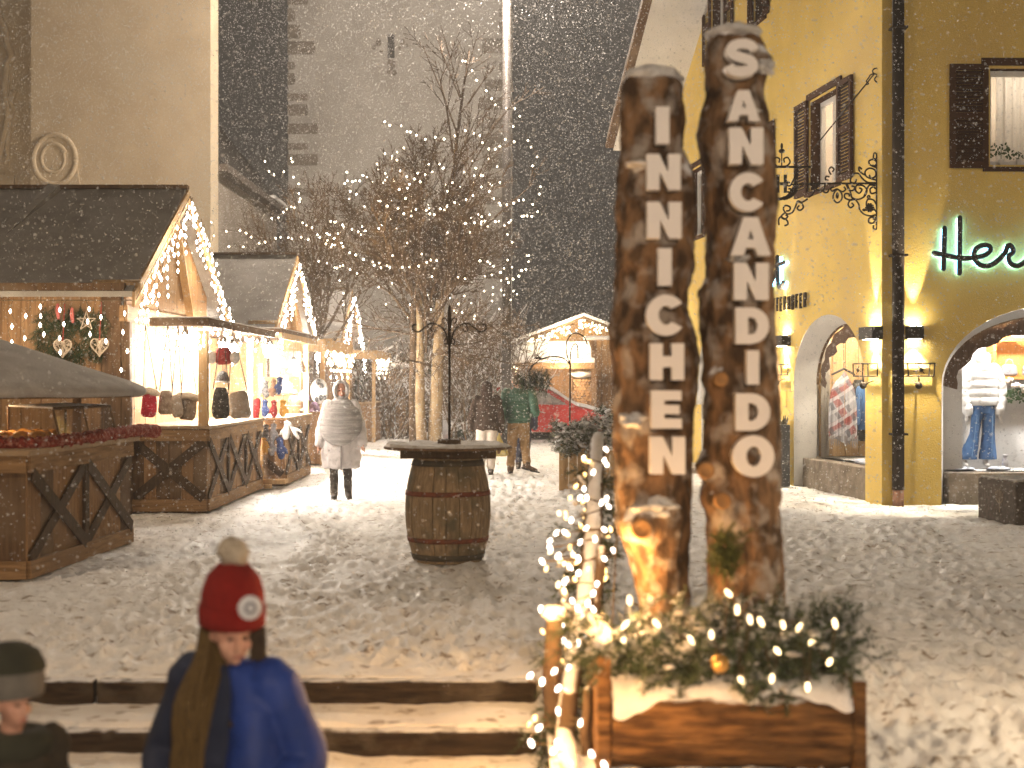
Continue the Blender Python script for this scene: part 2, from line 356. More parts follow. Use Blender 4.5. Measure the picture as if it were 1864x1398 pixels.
# ================================================================== YELLOW BUILDING
M_yel = mat('yellow_render', (.74, .54, .16), (.68, .49, .14), 1.5, .9, .45, 55, c3=(.66, .48, .17), s3=.6)
M_white = mat('white_lime', (.72, .70, .67), (.66, .64, .60), 2, .85, .2, 40)
M_shut = mat('brown_shutter_wood', (.075, .036, .02), (.05, .025, .015), 4, .85, .2, 40, (4, 4, 20), spec=.1)
M_pipe = mat('brown_pipe_paint', (.028, .020, .015), (.02, .015, .012), 6, .7, spec=.15)
M_stone = mat('tuff_stone', (.30, .25, .20), (.20, .165, .13), 7, .9, .6, 30, c3=(.16, .13, .10), s3=5)
CX, CY = 4.99, 19.27
UL = Vector((-.128, .992, 0)).normalized(); NL = Vector((-.992, -.128, 0)).normalized()
UR = Vector((1, .02, 0)).normalized(); NR = Vector((.02, -1, 0)).normalized()
ML = xf((CX, CY, 0), UL, NL*-1)          # local: u along wall, v into the building, z up
MR = xf((CX, CY, 0), UR, NR*-1)
yb = thing('yellow_building', 'yellow rendered corner house with arched shop windows and brown shutters', 'building', (CX+3, CY+4, 0))
def arch_top(o):
    u0, u1, zs, zt = o; c = (u0+u1)/2; a = (u1-u0)/2
    return lambda u: zs+(zt-zs)*math.sqrt(max(0, 1-((u-c)/a)**2))
def wall_with(M, ulen, top, rects, arches, name):
    us = set(np.linspace(0, ulen, 40).tolist())
    for r in rects: us |= {r[0], r[1]}
    for a in arches: us |= set((a[0]+(a[1]-a[0])*(1-math.cos(PI*k/24))/2) for k in range(25))
    us = sorted(us); mb = MB(M)
    for a, b in zip(us[:-1], us[1:]):
        if b-a < 1e-5: continue
        m_ = (a+b)/2; segs = []; za = zb = -.3
        ops = []
        for r in rects:
            if r[0] <= m_ <= r[1]: ops.append((r[2], r[2], r[3], r[3]))
        for A in arches:
            if A[0] <= m_ <= A[1]: f = arch_top(A); ops.append((-.3, -.3, f(a), f(b)))
        ops.sort(); 
        for (b0, b1, t0, t1) in ops:
            if b0 > za+1e-6 or b1 > zb+1e-6: mb.add([(a, 0, za), (b, 0, zb), (b, 0, b1), (a, 0, b0)], [(0, 1, 2, 3)])
            za, zb = t0, t1
        mb.add([(a, 0, za), (b, 0, zb), (b, 0, top(b)), (a, 0, top(a))], [(0, 1, 2, 3)])
    o = mb.build(name, M_yel, yb); weld(o); return o
ARL = [(.6, 3.67, 1.62, 2.67), (4.35, 7.4, 1.62, 2.67)]
ARR = [(.81, 3.89, 1.62, 2.70)]
RL = [(1.62, 2.88, 4.62, 5.98), (5.25, 6.4, 4.62, 5.98), (9.15, 10.3, 4.62, 5.98), (5.2, 5.75, 7.95, 9.3), (7.6, 8.55, 7.95, 9.3)]
RR = [(1.47, 2.75, 4.60, 5.90)]
rake = lambda u: 8.88+(9.12-u)*.6
wall_with(ML, 11.6, rake, RL, ARL, 'gable_wall')
wall_with(MR, 8.0, lambda u: 13.8, RR, ARR, 'front_wall')
p = MB(ML); p.box(11.598, 11.7, .0, 9, -.3, 7.35); p.build('rear_wall', M_yel, yb)
# gable roof edge: white soffit, brown barge board, roof slab
p = MB(ML); u0, u1 = -2, 12.6
p.add([(u0, -1.15, rake(u0)-.02), (u1, -1.15, rake(u1)-.02), (u1, .3, rake(u1)-.02), (u0, .3, rake(u0)-.02)], [(0, 1, 2, 3)]); p.build('soffit', M_white, yb)
p = MB(ML); p.beam((u0, -1.19, rake(u0)+.07), (u1, -1.19, rake(u1)+.07), .09, .26, (0, 1, 0)); p.build('barge_board', M_woodd, yb)
p = MB(ML); p.add([(u0, -1.3, rake(u0)+.25), (u1, -1.3, rake(u1)+.25), (u1, 8, rake(u1)+.25), (u0, 8, rake(u0)+.25)], [(0, 1, 2, 3)]); p.build('roof', M_snow, yb)
M_paint = mat('white_window_paint', (.75, .73, .70), (.7, .68, .65), 5, .5)
M_curtain = mat('white_curtain', (.80, .77, .72), (.72, .69, .63), 6, .9, .3, 10, (1, 1, .1))
_n = M_curtain.node_tree; _t = _n.nodes.new('ShaderNodeBsdfTranslucent'); _t.inputs[0].default_value = (.8, .76, .7, 1); _x = _n.nodes.new('ShaderNodeMixShader'); _x.inputs[0].default_value = .6
_n.links.new(_n.nodes['Principled BSDF'].outputs[0], _x.inputs[1]); _n.links.new(_t.outputs[0], _x.inputs[2]); _n.links.new(_x.outputs[0], _n.nodes['Material Output'].inputs[0])
M_room = mat('warm_room_wall', (.55, .48, .40), (.5, .43, .36), 2, .9)
def window(M, r, shw, lit, nm, sides=(1, 1)):
    u0, u1, z0, z1 = r
    wn = MB(M); d = .22                                       # reveal
    for (a, b, c_, e) in ((u0-.03, u0, z0-.03, z1+.03), (u1, u1+.03, z0-.03, z1+.03)): wn.box(a, b, .004, d, c_, e)
    wn.box(u0-.03, u1+.03, .004, d, z1, z1+.03); wn.box(u0-.03, u1+.03, .004, d, z0-.03, z0)
    W_ = wn.build('window', M_shut, yb)
    fr = MB(M)
    fw = .07
    fr.box(u0, u0+fw, d-.06, d, z0, z1); fr.box(u1-fw, u1, d-.06, d, z0, z1); fr.box(u0+fw, u1-fw, d-.06, d, z0, z0+fw); fr.box(u0+fw, u1-fw, d-.06, d, z1-fw, z1)
    if u1-u0 > .8: c_ = (u0+u1)/2; fr.box(c_-.04, c_+.04, d-.07, d-.005, z0+fw, z1-fw)
    fr.build('frame', M_paint, W_)
    g = MB(M); g.add([(u0+fw, d-.03, z0+fw), (u1-fw, d-.03, z0+fw), (u1-fw, d-.03, z1-fw), (u0+fw, d-.03, z1-fw)], [(0, 1, 2, 3)]); g.build('pane', M_glass, W_)
    s_ = MB(M); s_.box(u0-.10, u1+.10, -.07, .0, z0-.09, z0-.035); s_.build('sill', M_shut, W_); s_ = MB(M); s_.box(u0-.12, u1+.12, -.03, 0, z1+.04, z1+.14); s_.build('lintel', M_shut, W_)
    for sd, a in ((-1, u0-.04), (1, u1+.04)):
        if not sides[0 if sd < 0 else 1]: continue
        a0, a1 = (a-shw, a) if sd < 0 else (a, a+shw)
        sh = MB(M); st = .075
        sh.box(a0, a0+st, -.065, -.02, z0-.05, z1+.05); sh.box(a1-st, a1, -.065, -.02, z0-.05, z1+.05)
        for zz in (z0-.05, (z0+z1)/2-.04, z1-.03): sh.box(a0+st, a1-st, -.065, -.02, zz, zz+.08)
        S = sh.build('shutter', M_shut, yb)
        sl_ = MB(M); n = 26
        for k in range(n):
            zz = z0+.03+(z1-z0-.07)*k/n
            sl_.add([(a0+st, -.062, zz), (a1-st, -.062, zz), (a1-st, -.025, zz+.045), (a0+st, -.025, zz+.045), (a0+st, -.062, zz+.008), (a1-st, -.062, zz+.008), (a1-st, -.025, zz+.053), (a0+st, -.025, zz+.053)],
                    [(0, 1, 2, 3), (7, 6, 5, 4), (0, 4, 5, 1), (2, 6, 7, 3), (0, 3, 7, 4), (1, 5, 6, 2)])
        sl_.build('slats', M_shut, S, kind='stuff')
    # the room behind
    rm = MB(M); b = 1.6
    rm.add([(u0-.6, d, z0-.6), (u1+.6, d, z0-.6), (u1+.6, b, z0-.6), (u0-.6, b, z0-.6), (u0-.6, d, z1+.5), (u1+.6, d, z1+.5), (u1+.6, b, z1+.5), (u0-.6, b, z1+.5)],
           [(0, 1, 2, 3), (7, 6, 5, 4), (3, 2, 6, 7), (0, 3, 7, 4), (1, 5, 6, 2)])
    rm.build('room', M_room, W_)
    cu = MB(M); n = 60; vs_ = []
    for k in range(n+1):
        u = u0+.16*(u1-u0)+(u1-u0-.24*(u1-u0))*k/n; v = d+.12+.03*math.sin(k*.9)+.015*math.sin(k*2.3)
        vs_ += [(u, v, z0-.2), (u, v*.98+.01, z1+.2)]
    cu.add(vs_, [(2*k, 2*k+2, 2*k+3, 2*k+1) for k in range(n)]); cu.build('curtain', M_curtain, W_, True)
    if lit:
        c_ = M @ Vector(((u0+u1)/2, d+.75, z1-.1)); light('room_lamp', 'POINT', c_, lit, (1, .86, .68), W_, .12)
    return W_
window(MR, RR[0], .52, 9, 'a')
window(ML, RL[0], .57, 32, 'b'); window(ML, RL[1], .6, 0, 'c'); window(ML, RL[2], .6, 0, 'd')
window(ML, RL[3], .25, 0, 'e'); window(ML, RL[4], .52, 0, 'f')
# arched shop windows: reveal, stone plinth, glass, display box
M_disp = mat('white_display_panel', (.78, .77, .76), (.74, .73, .72), 2, .8)
M_val = mat('brown_valance_cloth', (.17, .115, .085), (.12, .08, .06), 8, .9, .4, 12, (6, 6, .6))
def arch_pts(A, inset=0.0, n=28, zb=-.3):
    u0, u1, zs, zt = A; c = (u0+u1)/2; a = (u1-u0)/2-inset; h = zt-zs-inset
    return [(c-a, zb)]+[(c-a*math.cos(PI*k/n), zs+h*math.sin(PI*k/n)) for k in range(n+1)]+[(c+a, zb)]
def shop_window(M, A, floor, back, wood, power, lightcol):
    # wood: u position of a boarded partition across the display
    d = .34; outer = arch_pts(A); inner = arch_pts(A, .13)
    rv = MB(M); n = len(outer)
    rv.add([(p[0], .003, p[1]) for p in outer]+[(p[0], d, p[1]) for p in inner], [(i, i+1, n+i+1, n+i) for i in range(n-1)])
    W_ = rv.build('shop_window', M_white, yb, True)
    pl = MB(M); pl.box(inner[0][0]+.002, inner[-1][0]-.002, .10, .60, -.3, floor); o = pl.build('stone_sill', M_stone, W_); bevel(o, .012)
    gl = MB(M); g = [(p[0], max(p[1], floor+.002)) for p in inner]
    gl.add([(p[0], d+.02, p[1]) for p in g], [tuple(range(len(g)))]); gl.build('pane', M_glass, W_)
    fr = MB(M); fr.tube([(p[0], d+.01, p[1]) for p in inner[1:-1]], .022, 5); fr.build('frame', M_woodd, W_)
    u0, u1 = A[0]-.25, A[1]+.25; bx = MB(M)
    bx.add([(u0, .36, floor), (u1, .36, floor), (u1, back, floor), (u0, back, floor), (u0, .36, 2.95), (u1, .36, 2.95), (u1, back, 2.95), (u0, back, 2.95)],
           [(0, 1, 2, 3), (7, 6, 5, 4), (0, 3, 7, 4), (1, 5, 6, 2), (3, 2, 6, 7)])
    bx.build('display_box', M_disp, W_)
    if wood:
        for k in range(4):
            vv = .40+(back-.42)*k/4
            b = MB(M); b.box(wood, wood+.03, vv, vv+(back-.42)/4-.008, floor+.02, 2.7); b.build('back_board', M_woodl, W_)
    # scalloped valance hanging just behind the glass
    va = MB(M); c = (A[0]+A[1])/2; top = arch_pts(A, .13)[1:-1]; vs_ = []
    for k, p_ in enumerate(top):
        s_ = .84 if k % 4 < 2 else .88
        vs_ += [(p_[0], d+.06+.02*math.sin(k*1.9), p_[1]), (c+(p_[0]-c)*s_, d+.07+.03*math.sin(k*1.9+.6), A[2]-.06+(p_[1]-A[2])*(.80 if k % 4 < 2 else .84))]
    va.add(vs_, [(2*k, 2*k+2, 2*k+3, 2*k+1) for k in range(len(top)-1)]); va.build('valance', M_val, W_, True)
    for q in (.3, .7):
        light('display_spot', 'POINT', M @ Vector((A[0]+(A[1]-A[0])*q, .62, 2.55)), power/2, lightcol, W_, .06)
    return W_
shop_window(ML, ARL[0], .45, 1.30, 3.60, 60, (1, .86, .66))
shop_window(ML, ARL[1], .45, 1.25, 7.3, 90, (1, .84, .62))
shop_window(MR, ARR[0], .43, 1.3, None, 140, (1, .95, .88))
# downpipe on the corner
dp = MB(MR); dp.tube([(.19, -.11, 13), (.19, -.11, .22)], .082, 12); D_ = dp.build('downpipe', M_pipe, yb, True)
q = MB(MR); q.tube([(.19, -.11, .24), (.19, -.11, -.05)], .076, 12); q.build('standpipe', mat('copper_pipe', (.32, .17, .11), (.25, .13, .09), 8, .6), D_, True)
q = MB(MR)
for z in (.95, 3.35, 6.4): q.box(.09, .30, -.20, 0, z, z+.03)
q.build('pipe_clamp', M_iron, D_)
# ================================================================== MARKET HUTS
M_felt = mat('roofing_felt', (.38, .36, .335), (.31, .29, .27), 3, .9, .12, 30, c3=(.44, .42, .40), s3=1.4)
M_board = mat('golden_boards', (.46, .27, .11), (.36, .20, .075), 3, .7, .25, 30, (12, 12, 1), c3=(.40, .24, .10))
GX = -4.60     # outer edge of the gable roofs
M_cone = emit('icicle_bulb', (1.0, .84, .68), 10)
def icicle(mb_b, mb_c, p, L_, n, j=.02):
    """one hanging strand with n small pointed bulbs"""
    pts = [Vector(p)+Vector((random.uniform(-j, j), random.uniform(-j, j), -L_*k/6)) for k in range(7)]
    mb_c.tube(pts, .0045, 3)
    for k in range(n):
        t = (k+.7)/n*6; i = min(int(t), 5); q = pts[i].lerp(pts[i+1], t-i)+Vector((random.uniform(-.02, .02), random.uniform(-.02, .02), 0))
        bulb(mb_b, q, .016, .034)
def bulb(mb, q, r, h):
    q = Vector(q)
    mb.add([q+Vector((0, 0, h))]+[q+Vector((r*math.cos(a), r*math.sin(a), 0)) for a in (0, PI/2, PI, 3*PI/2)]+[q-Vector((0, 0, h))],
           [(0, 1, 2), (0, 2, 3), (0, 3, 4), (0, 4, 1), (5, 2, 1), (5, 3, 2), (5, 4, 3), (5, 1, 4)])
def hut(yc, zr, ze, hw, depth, lab, lablt, near, dens):
    wy0, wy1 = yc-hw+.55, yc+hw-.55; wx = GX-.23
    h = thing('market_hut', lab, 'market hut', (GX-1.5, yc, 0), group='market huts in a row along the church')
    xb = wx-depth
    for sgn in (-1, 1):
        r = MB(); ye = yc+sgn*hw
        a, b = Vector((0, yc, zr)), Vector((0, ye, ze)); t = .07
        r.add([(GX, yc, zr), (GX, ye, ze), (xb-.3, ye, ze), (xb-.3, yc, zr), (GX, yc, zr-t), (GX, ye, ze-t), (xb-.3, ye, ze-t), (xb-.3, yc, zr-t)],
              [(0, 1, 2, 3), (7, 6, 5, 4), (0, 4, 5, 1), (1, 5, 6, 2), (2, 6, 7, 3)]); r.build('roof', M_felt, h)
        bb = MB(); bb.beam((GX+.015, yc, zr-.10), (GX+.015, ye, ze-.10), .03, .17, (1, 0, 0)) if False else bb.prism([[(yc, zr-.01), (ye, ze-.01), (ye, ze-.19), (yc, zr-.21)]], GX, GX+.03, 'yz'); bb.build('barge_board', M_woodl, h)
    rc = MB(); rc.beam((GX+.02, yc, zr+.03), (xb-.3, yc, zr+.03), .16, .05); rc.build('ridge_cap', M_woodd, h)
    # gable boarding set back under the roof edge
    sl_ = (zr-ze)/hw
    for k in range(14):
        ya = wy0+(wy1-wy0)*k/14; yb_ = wy0+(wy1-wy0)*(k+1)/14-.006
        f = lambda y: zr-.09-abs(y-yc)*sl_
        b = MB(); pts = [(ya, 2.62), (yb_, 2.62), (yb_, max(f(yb_), 2.63))]
        if ya < yc < yb_: pts.append((yc, f(yc)))
        pts.append((ya, max(f(ya), 2.63)))
        b.prism([pts], wx-.02, wx+.012, 'yz'); b.build('gable_board', M_wood, h)
    for (za, zb_, t_, m_) in ((2.42, 2.62, .05, M_woodh), ): 
        b = MB(); b.box(wx-.05, wx+t_, wy0-.1, wy1+.1, za, zb_); b.build('tie_beam', m_, h)
    b = MB(); b.beam((wx+.06, yc-.06, zr-.35), (wx+.06, yc+.95, 2.64), .06, .12, (1, 0, 0)); b.build('gable_strut', M_woodl, h)
    for y in (wy0+.05, wy1-.05):
        b = MB(); b.box(wx-.05, wx+.055, y-.06, y+.06, 0, 2.42); b.build('corner_post', M_woodd, h)
    b = MB(); b.tube([(wx-.3, wy0-.32, ze+.06), (GX+.05, wy0-.32, ze+.06)], .095, 12); b.build('purlin', M_woodl, h, True)
    # boards of the wall that faces the camera and of the gable side
    nb = 14 if near else 4
    for k in range(nb):
        xa = wx-.06-(depth-.1)*k/nb; x2 = wx-.06-(depth-.1)*(k+1)/nb+.008
        b = MB(); b.box(x2, xa, wy0-random.uniform(0, .008), wy0+.04, 0, ze+.3); b.build('wall_board', M_wood if random.random() < .7 else M_woodd, h)
    nb = 16 if near else 6
    for k in range(nb):
        ya = wy0+.12+(wy1-wy0-.24)*k/nb; y2 = wy0+.12+(wy1-wy0-.24)*(k+1)/nb-.008
        b = MB(); b.box(wx-.03, wx+random.uniform(0, .006), ya, y2, 0, 2.42); b.build('gable_wall_board', M_board, h)
    b = MB(); b.box(xb, xb+.05, wy0, wy1, 0, ze+.2); b.build('back_wall', M_woodd, h)
    if near:
        b = MB(); b.beam(px(0, 470, 18.4)+Vector((-.25, 0, .02)), px(100, 350, 20.15)+Vector((0, 0, .06)), .17, .12, (0, -.49, .87)); b.build('roof_batten', M_felt, h)
        b = MB(); b.beam((xb-.3, wy0-.50, ze+.03), (GX-.1, wy0-.50, ze+.03), .09, .14); b.build('eaves_beam', M_woodd, h)
    # icicle lights along the gable
    s_ = thing('icicle_lights', lablt, 'string lights', (GX+.06, yc, zr), group='icicle lights hung on the hut gables')
    bm_, cm = MB(), MB()
    for sgn in (-1, 1):
        cm.tube([(GX+.05, yc, zr-.1), (GX+.05, yc+sgn*hw, ze-.1)], .006, 4)
        n = dens
        for k in range(n):
            t = (k+.3)/n; L_ = random.choice([.12, .25, .38, .55, .7])*(1 if t > .12 else .5)
            icicle(bm_, cm, (GX+.06+random.uniform(0, .05), yc+sgn*hw*t, zr-.1-(zr-ze)*t), L_, max(1, int(L_/.11)))
        icicle(bm_, cm, (GX+.07, yc+sgn*hw*.99, ze-.1), .75, 8, .05)
    cm.build('cable', M_cable, s_, kind='stuff'); bm_.build('bulbs', M_cone, s_, kind='stuff')
    for sgn in (-1, 1): light('icicle_glow', 'POINT', (GX+.35, yc+sgn*hw*.45, (zr+ze)/2-.2), 20, (1, .78, .5), s_, .25)
    return h
hutA = hut(20.2, 4.39, 2.77, 2.9, 3.6, 'nearest gabled market hut with grey felt roof and plank wall hung with hearts', 'icicle lights on the gable of the nearest market hut', True, 26)
hutB = hut(30.5, 4.36, 2.70, 2.9, 3.0, 'second gabled market hut, grey roof, between the mitten stand and the farthest hut', 'icicle lights on the gable of the second hut above the bright stand', False, 26)
hutC = hut(41.0, 4.30, 2.66, 2.8, 3.0, 'farthest gabled market hut behind the hooded person', 'icicle lights on the gable of the farthest hut', False, 30)

def xpanel(parent, M, u0, u1, z0, z1, planks, braces=True, m=M_wood):
    """panel in a local frame (u along the face, v outwards negative): planks, rails, crossed braces"""
    n = planks
    for k in range(n):
        a = u0+(u1-u0)*k/n; b_ = u0+(u1-u0)*(k+1)/n-.006
        b = MB(M); b.box(a, b_, -random.uniform(0, .006), .03, z0, z1); b.build('plank', m if random.random() < .75 else M_woodd, parent)
    for (za, zb_) in ((z1-.15, z1-.005), (z0, z0+.15)):
        b = MB(M); b.box(u0-.01, u1+.01, -.04, -.0065, za, zb_); b.build('rail', M_woodh, parent)
    if braces:
        npan = braces; w_ = (u1-u0)/npan
        for k in range(npan):
            a0, a1 = u0+w_*k+.03, u0+w_*(k+1)-.03
            for i, (p, q) in enumerate((((a0, z0+.16), (a1, z1-.16)), ((a0, z1-.16), (a1, z0+.16)))):
                b = MB(M); b.beam((p[0], -.022-.018*i, p[1]), (q[0], -.022-.018*i, q[1]), .017, .115, (0, 1, 0)) if False else None
                dx, dz = q[0]-p[0], q[1]-p[1]; L_ = math.hypot(dx, dz); nx, nz = -dz/L_*.06, dx/L_*.06
                b.prism([[(p[0]+nx, p[1]+nz), (q[0]+nx, q[1]+nz), (q[0]-nx, q[1]-nz), (p[0]-nx, p[1]-nz)]], -.030-.014*i, -.0165-.014*i)
                b.build('brace', M_brace, parent)
            if k:
                b = MB(M); b.box(u0+w_*k-.05, u0+w_*k+.05, -.038, -.0068, z0+.152, z1-.152); b.build('stile', M_brace, parent)
M_top = mat('counter_board', (.40, .29, .18), (.32, .22, .13), 3, .6, .2, 30, (2, 8, 8))
def counter(lab, x0, x1, y0, y1, h, frontM, sideM, nf, ns, xf_, xs_, group='planked market counters'):
    c = thing('stall_counter', lab, 'counter', ((x0+x1)/2, (y0+y1)/2, 0), group=group)
    xpanel(c, xf((x0, y0, 0), (1, 0, 0)), 0, x1-x0, .03, h-.04, nf, xf_, frontM)
    xpanel(c, xf((x1, y0, 0), (0, 1, 0), (-1, 0, 0)), .0, y1-y0, .03, h-.04, ns, xs_, sideM)
    b = MB(); b.box(x0+.02, x1-.05, y0+.05, y1-.02, .0, h-.05); b.build('carcass', M_woodd, c)
    b = MB(); b.box(x0-.02, x1+.06, y0-.06, y1+.06, h-.037, h); o = b.build('counter_top', M_top, c); bevel(o, .006)
    return c
counter('planked counter with dark crossed braces in front of the nearest hut, fur bags hanging above', -4.82, -3.87, 18.1, 21.95, 1.11, M_wood, M_wood, 6, 18, 1, 3)
counter('planked counter beside the walking hooded person, mitten rack in front of it', -4.6, -3.62, 22.75, 25.4, 1.10, M_wood, M_wood, 6, 14, 1, 2)
# flat canopy over the first counter
cn = thing('flat_canopy', 'flat timber canopy over the counter of fur bags', 'canopy', (-4.2, 20.4, 2.4))
for k in range(5):
    b = MB(); b.box(-4.52+.154*k-.02+.0, -4.52+.154*(k+1)-.03, 17.95, 22.9, 2.44, 2.465); b.build('roof_board', M_woodd, cn)
b = MB(); b.box(-4.545, -3.80, 17.90, 17.945, 2.37, 2.47); b.build('fascia', M_woodd, cn)
b = MB(); b.box(-3.84, -3.80, 17.95, 22.9, 2.37, 2.47); b.build('fascia', M_woodd, cn)
b = MB(); b.box(-4.53, -3.82, 17.92, 22.9, 2.472, 2.488); o = b.build('snow_cover', M_snow, cn); bevel(o, .02)
b = MB(); b.box(-3.98, -3.87, 18.12, 18.24, 1.112, 2.318); b.build('post', M_woodl, cn)
b = MB(); b.box(-4.03, -3.95, 21.75, 21.83, 1.112, 2.318); b.build('post', M_paint, cn)
# stand with mittens between the huts
ms = thing('mitten_stand', 'brightly lit open stand hung with caps between the first two huts', 'market stand', (-4.8, 25, 0))
for k in range(10):
    b = MB(); b.box(-5.42, -5.39, 23.0+.45*k, 23.0+.45*k+.44, 0, 2.45); b.build('back_board', M_woodl, ms)
b = MB(); b.box(-5.4, -4.62, 26.9, 26.95, 0, 2.4); b.build('end_wall', M_woodl, ms)
b = MB(); b.box(-5.45, -3.70, 22.95, 27.2, 2.46, 2.52); b.build('canopy_roof', M_woodd, ms)
b = MB(); b.box(-3.75, -3.70, 22.95, 27.2, 2.36, 2.458); b.build('fascia', M_woodl, ms)
b = MB(); b.box(-3.72, -3.63, 25.45, 25.54, 0, 2.33); b.build('post', M_woodl, ms)
b = MB(); b.box(-5.43, -3.72, 22.97, 27.2, 2.522, 2.540); o = b.build('snow_cover', M_snow, ms); bevel(o, .02)
b = MB(); b.box(-5.35, -4.0, 26.85, 26.89, 1.05, 1.75); b.build('shelf_panel', M_woodl, ms)
# lamps of the stands
def stall_lamp(loc, power, lab, r=.075, c=(1, .91, .80)):
    t = thing('stall_lamp', lab, 'lamp', loc, group='lamps under the stall canopies')
    b = MB(); b.ell(loc, r, seg=12, rings=8); b.build('globe', M_lamp, t, True)
    b = MB(); b.lathe([(r*.5, r*.85), (r*.55, r*1.3), (r*.3, r*1.6), (.008, r*1.6), (.008, r*1.6+.1)], 10, loc); b.build('socket', M_black, t)
    light('lamp_light', 'POINT', (loc[0], loc[1], loc[2]-r-.02), power, c, t, .09)
stall_lamp((-4.32, 18.85, 2.22), 20, 'lamp shining on the boards above the red fur bag')
stall_lamp((-3.95, 19.6, 2.14), 45, 'lamp under the canopy beside the red and white cap')
stall_lamp((-4.2, 21.5, 2.16), 120, 'lamp in front of the white post of the canopy', .09)
stall_lamp((-4.0, 23.6, 2.17), 330, 'large glaring lamp at the middle of the mitten stand', .11)
stall_lamp((-3.85, 25.2, 1.98), 130, 'lamp low among the caps of the mitten stand')
stall_lamp((-3.9, 29.0, 2.16), 160, 'lamp under the second hut by the spotted white cap', .10)
stall_lamp((-4.0, 33.0, 2.16), 130, 'lamp beyond the second hut, behind the spotted cap', .09)
# canopy under hut B and hut C
for (yc, lab) in ((30.5, 'timber canopy under the gable of the second hut'), (41.0, 'timber canopy under the gable of the farthest hut')):
    t = thing('hut_canopy', lab, 'canopy', (-4.2, yc, 2.4), group='canopies under the hut gables')
    b = MB(); b.box(-4.52, -3.7, yc-2.3, yc+2.3, 2.34, 2.40); b.build('roof_board', M_woodl, t)
    b = MB(); b.box(-4.52, -3.7, yc-2.34, yc-2.302, 2.26, 2.50); b.build('fascia', M_woodl, t)
    b = MB(); b.box(-3.698, -3.66, yc-2.34, yc+2.3, 2.26, 2.50); b.build('fascia', M_woodl, t)
    for y in (yc-2.2, yc+2.2):
        b = MB(); b.box(-3.80, -3.71, y-.05, y+.05, 0, 2.258); b.build('post', M_woodl, t)
    for k in range(8):
        b = MB(); b.box(-4.55, -3.74, yc-2.1+.53*k, yc-2.1+.53*k+.52, .02, 1.05) if k == 0 else b.box(-3.80, -3.75, yc-2.1+.53*k, yc-2.1+.53*k+.52, .02, 1.05)
        b.build('counter_plank', M_wood, t)
    b = MB(); b.box(-4.5, -3.70, yc-2.15, yc+2.2, 1.052, 1.09); b.build('counter_top', M_top, t)
    s_ = thing('icicle_lights', 'icicle lights hanging below the canopy of the '+('second' if yc < 35 else 'farthest')+' hut', 'string lights', (-3.65, yc, 2.3), group='icicle lights hung below canopies')
    bm_, cm = MB(), MB()
    for k in range(26): icicle(bm_, cm, (-3.64, yc-2.3+4.6*k/26, 2.30), random.choice([.2, .3, .45, .6]), 4, .06)
    cm.build('cable', M_cable, s_, kind='stuff'); bm_.build('bulbs', M_bulb, s_, kind='stuff')
# icicle strands on the near eave of hut A and under the flat canopy
s_ = thing('icicle_lights', 'icicle strands along the eaves above the hanging wicker hearts', 'string lights', (-6, 17.3, 2.7), group='icicle lights on the nearest hut')
bm_, cm = MB(), MB()
cm.tube([(GX-.02, 17.36, 2.66), (-8.2, 17.36, 2.66)], .006, 4)
for k in range(15): icicle(bm_, cm, (GX-.1-.235*k+random.uniform(-.07, .07), 17.36, 2.66), random.uniform(.3, 1.05), random.choice([2, 3, 4]), .05)
cm.build('cable', M_cable, s_, kind='stuff'); bm_.build('bulbs', M_cone, s_, kind='stuff')
for x in (-5.0, -6.0): light('icicle_glow', 'POINT', (x, 17.1, 2.3), 7, (1, .76, .48), s_, .25)
s_ = thing('icicle_lights', 'icicle strands hanging in front of the bright boards over the fur bags', 'string lights', (-4, 18, 2.3), group='icicle lights on the nearest hut')
bm_, cm = MB(), MB()
for k in range(11): icicle(bm_, cm, (-4.5+.063*k, 17.89, 2.37), random.uniform(.25, .7), 4, .03)
for k in range(12): icicle(bm_, cm, (-3.79, 18+.4*k, 2.36), random.uniform(.15, .3), 2, .03)
cm.build('cable', M_cable, s_, kind='stuff'); bm_.build('bulbs', M_cone, s_, kind='stuff')
# ------------------------------------------------------------------ decoration on the near wall of hut A
WY = 17.86
M_fir = mat('fir_needles', (.030, .050, .022), (.05, .075, .03), 12, .7)
M_firs = mat('fir_needles_snowy', (.035, .055, .028), (.06, .08, .045), 12, .7, snow=(1.18, 22))
M_twig = mat('twig_bark', (.10, .07, .045), (.07, .05, .03), 20, .9)
def fir_twig(mb, p, d, L_, nl=.045, n=14, sub=True):
    p = Vector(p); d = Vector(d).normalized(); u = d.orthogonal().normalized(); v = d.cross(u)
    q = p+d*L_; sag = Vector((0, 0, -.12*L_))
    mb.add([p+u*.004, p-u*.002+v*.004, p-u*.002-v*.004, q+sag], [(0, 1, 3), (1, 2, 3), (2, 0, 3)])
    for k in range(n):
        t = (k+.5)/n; b = p+d*(L_*t)+sag*t*t
        for s_ in range(4):
            a = random.uniform(0, 2*PI); w_ = (u*math.cos(a)+v*math.sin(a)); e = b+(w_*.9+d*.55)*nl*random.uniform(.7, 1.15); sd = w_.cross(d)*.0035
            mb.add([b+sd, b-sd, e], [(0, 1, 2)])
    if sub:
        for k in range(4):
            t = .25+.17*k; b = p+d*(L_*t)+sag*t*t; sgn = 1 if k % 2 else -1
            fir_twig(mb, b, d+(u*sgn+v*random.uniform(-.5, .5))*.9, L_*.45, nl*.85, max(5, n//2), False)
fw = thing('fir_garland', 'dark fir branches hung on the plank wall behind the wicker hearts', 'garland', (-5.6, WY-.1, 2.3))
fb = MB()
for k in range(120):
    p_ = px(random.uniform(68, 190), random.uniform(556, 640), WY-.06); fir_twig(fb, p_, (random.uniform(-.6, .6), -.25, -1), random.uniform(.12, .24), .04, 8)
fb.build('branches', M_fir, fw, kind='stuff')
M_wick = mat('white_wicker', (.55, .47, .38), (.42, .34, .26), 30, .8)
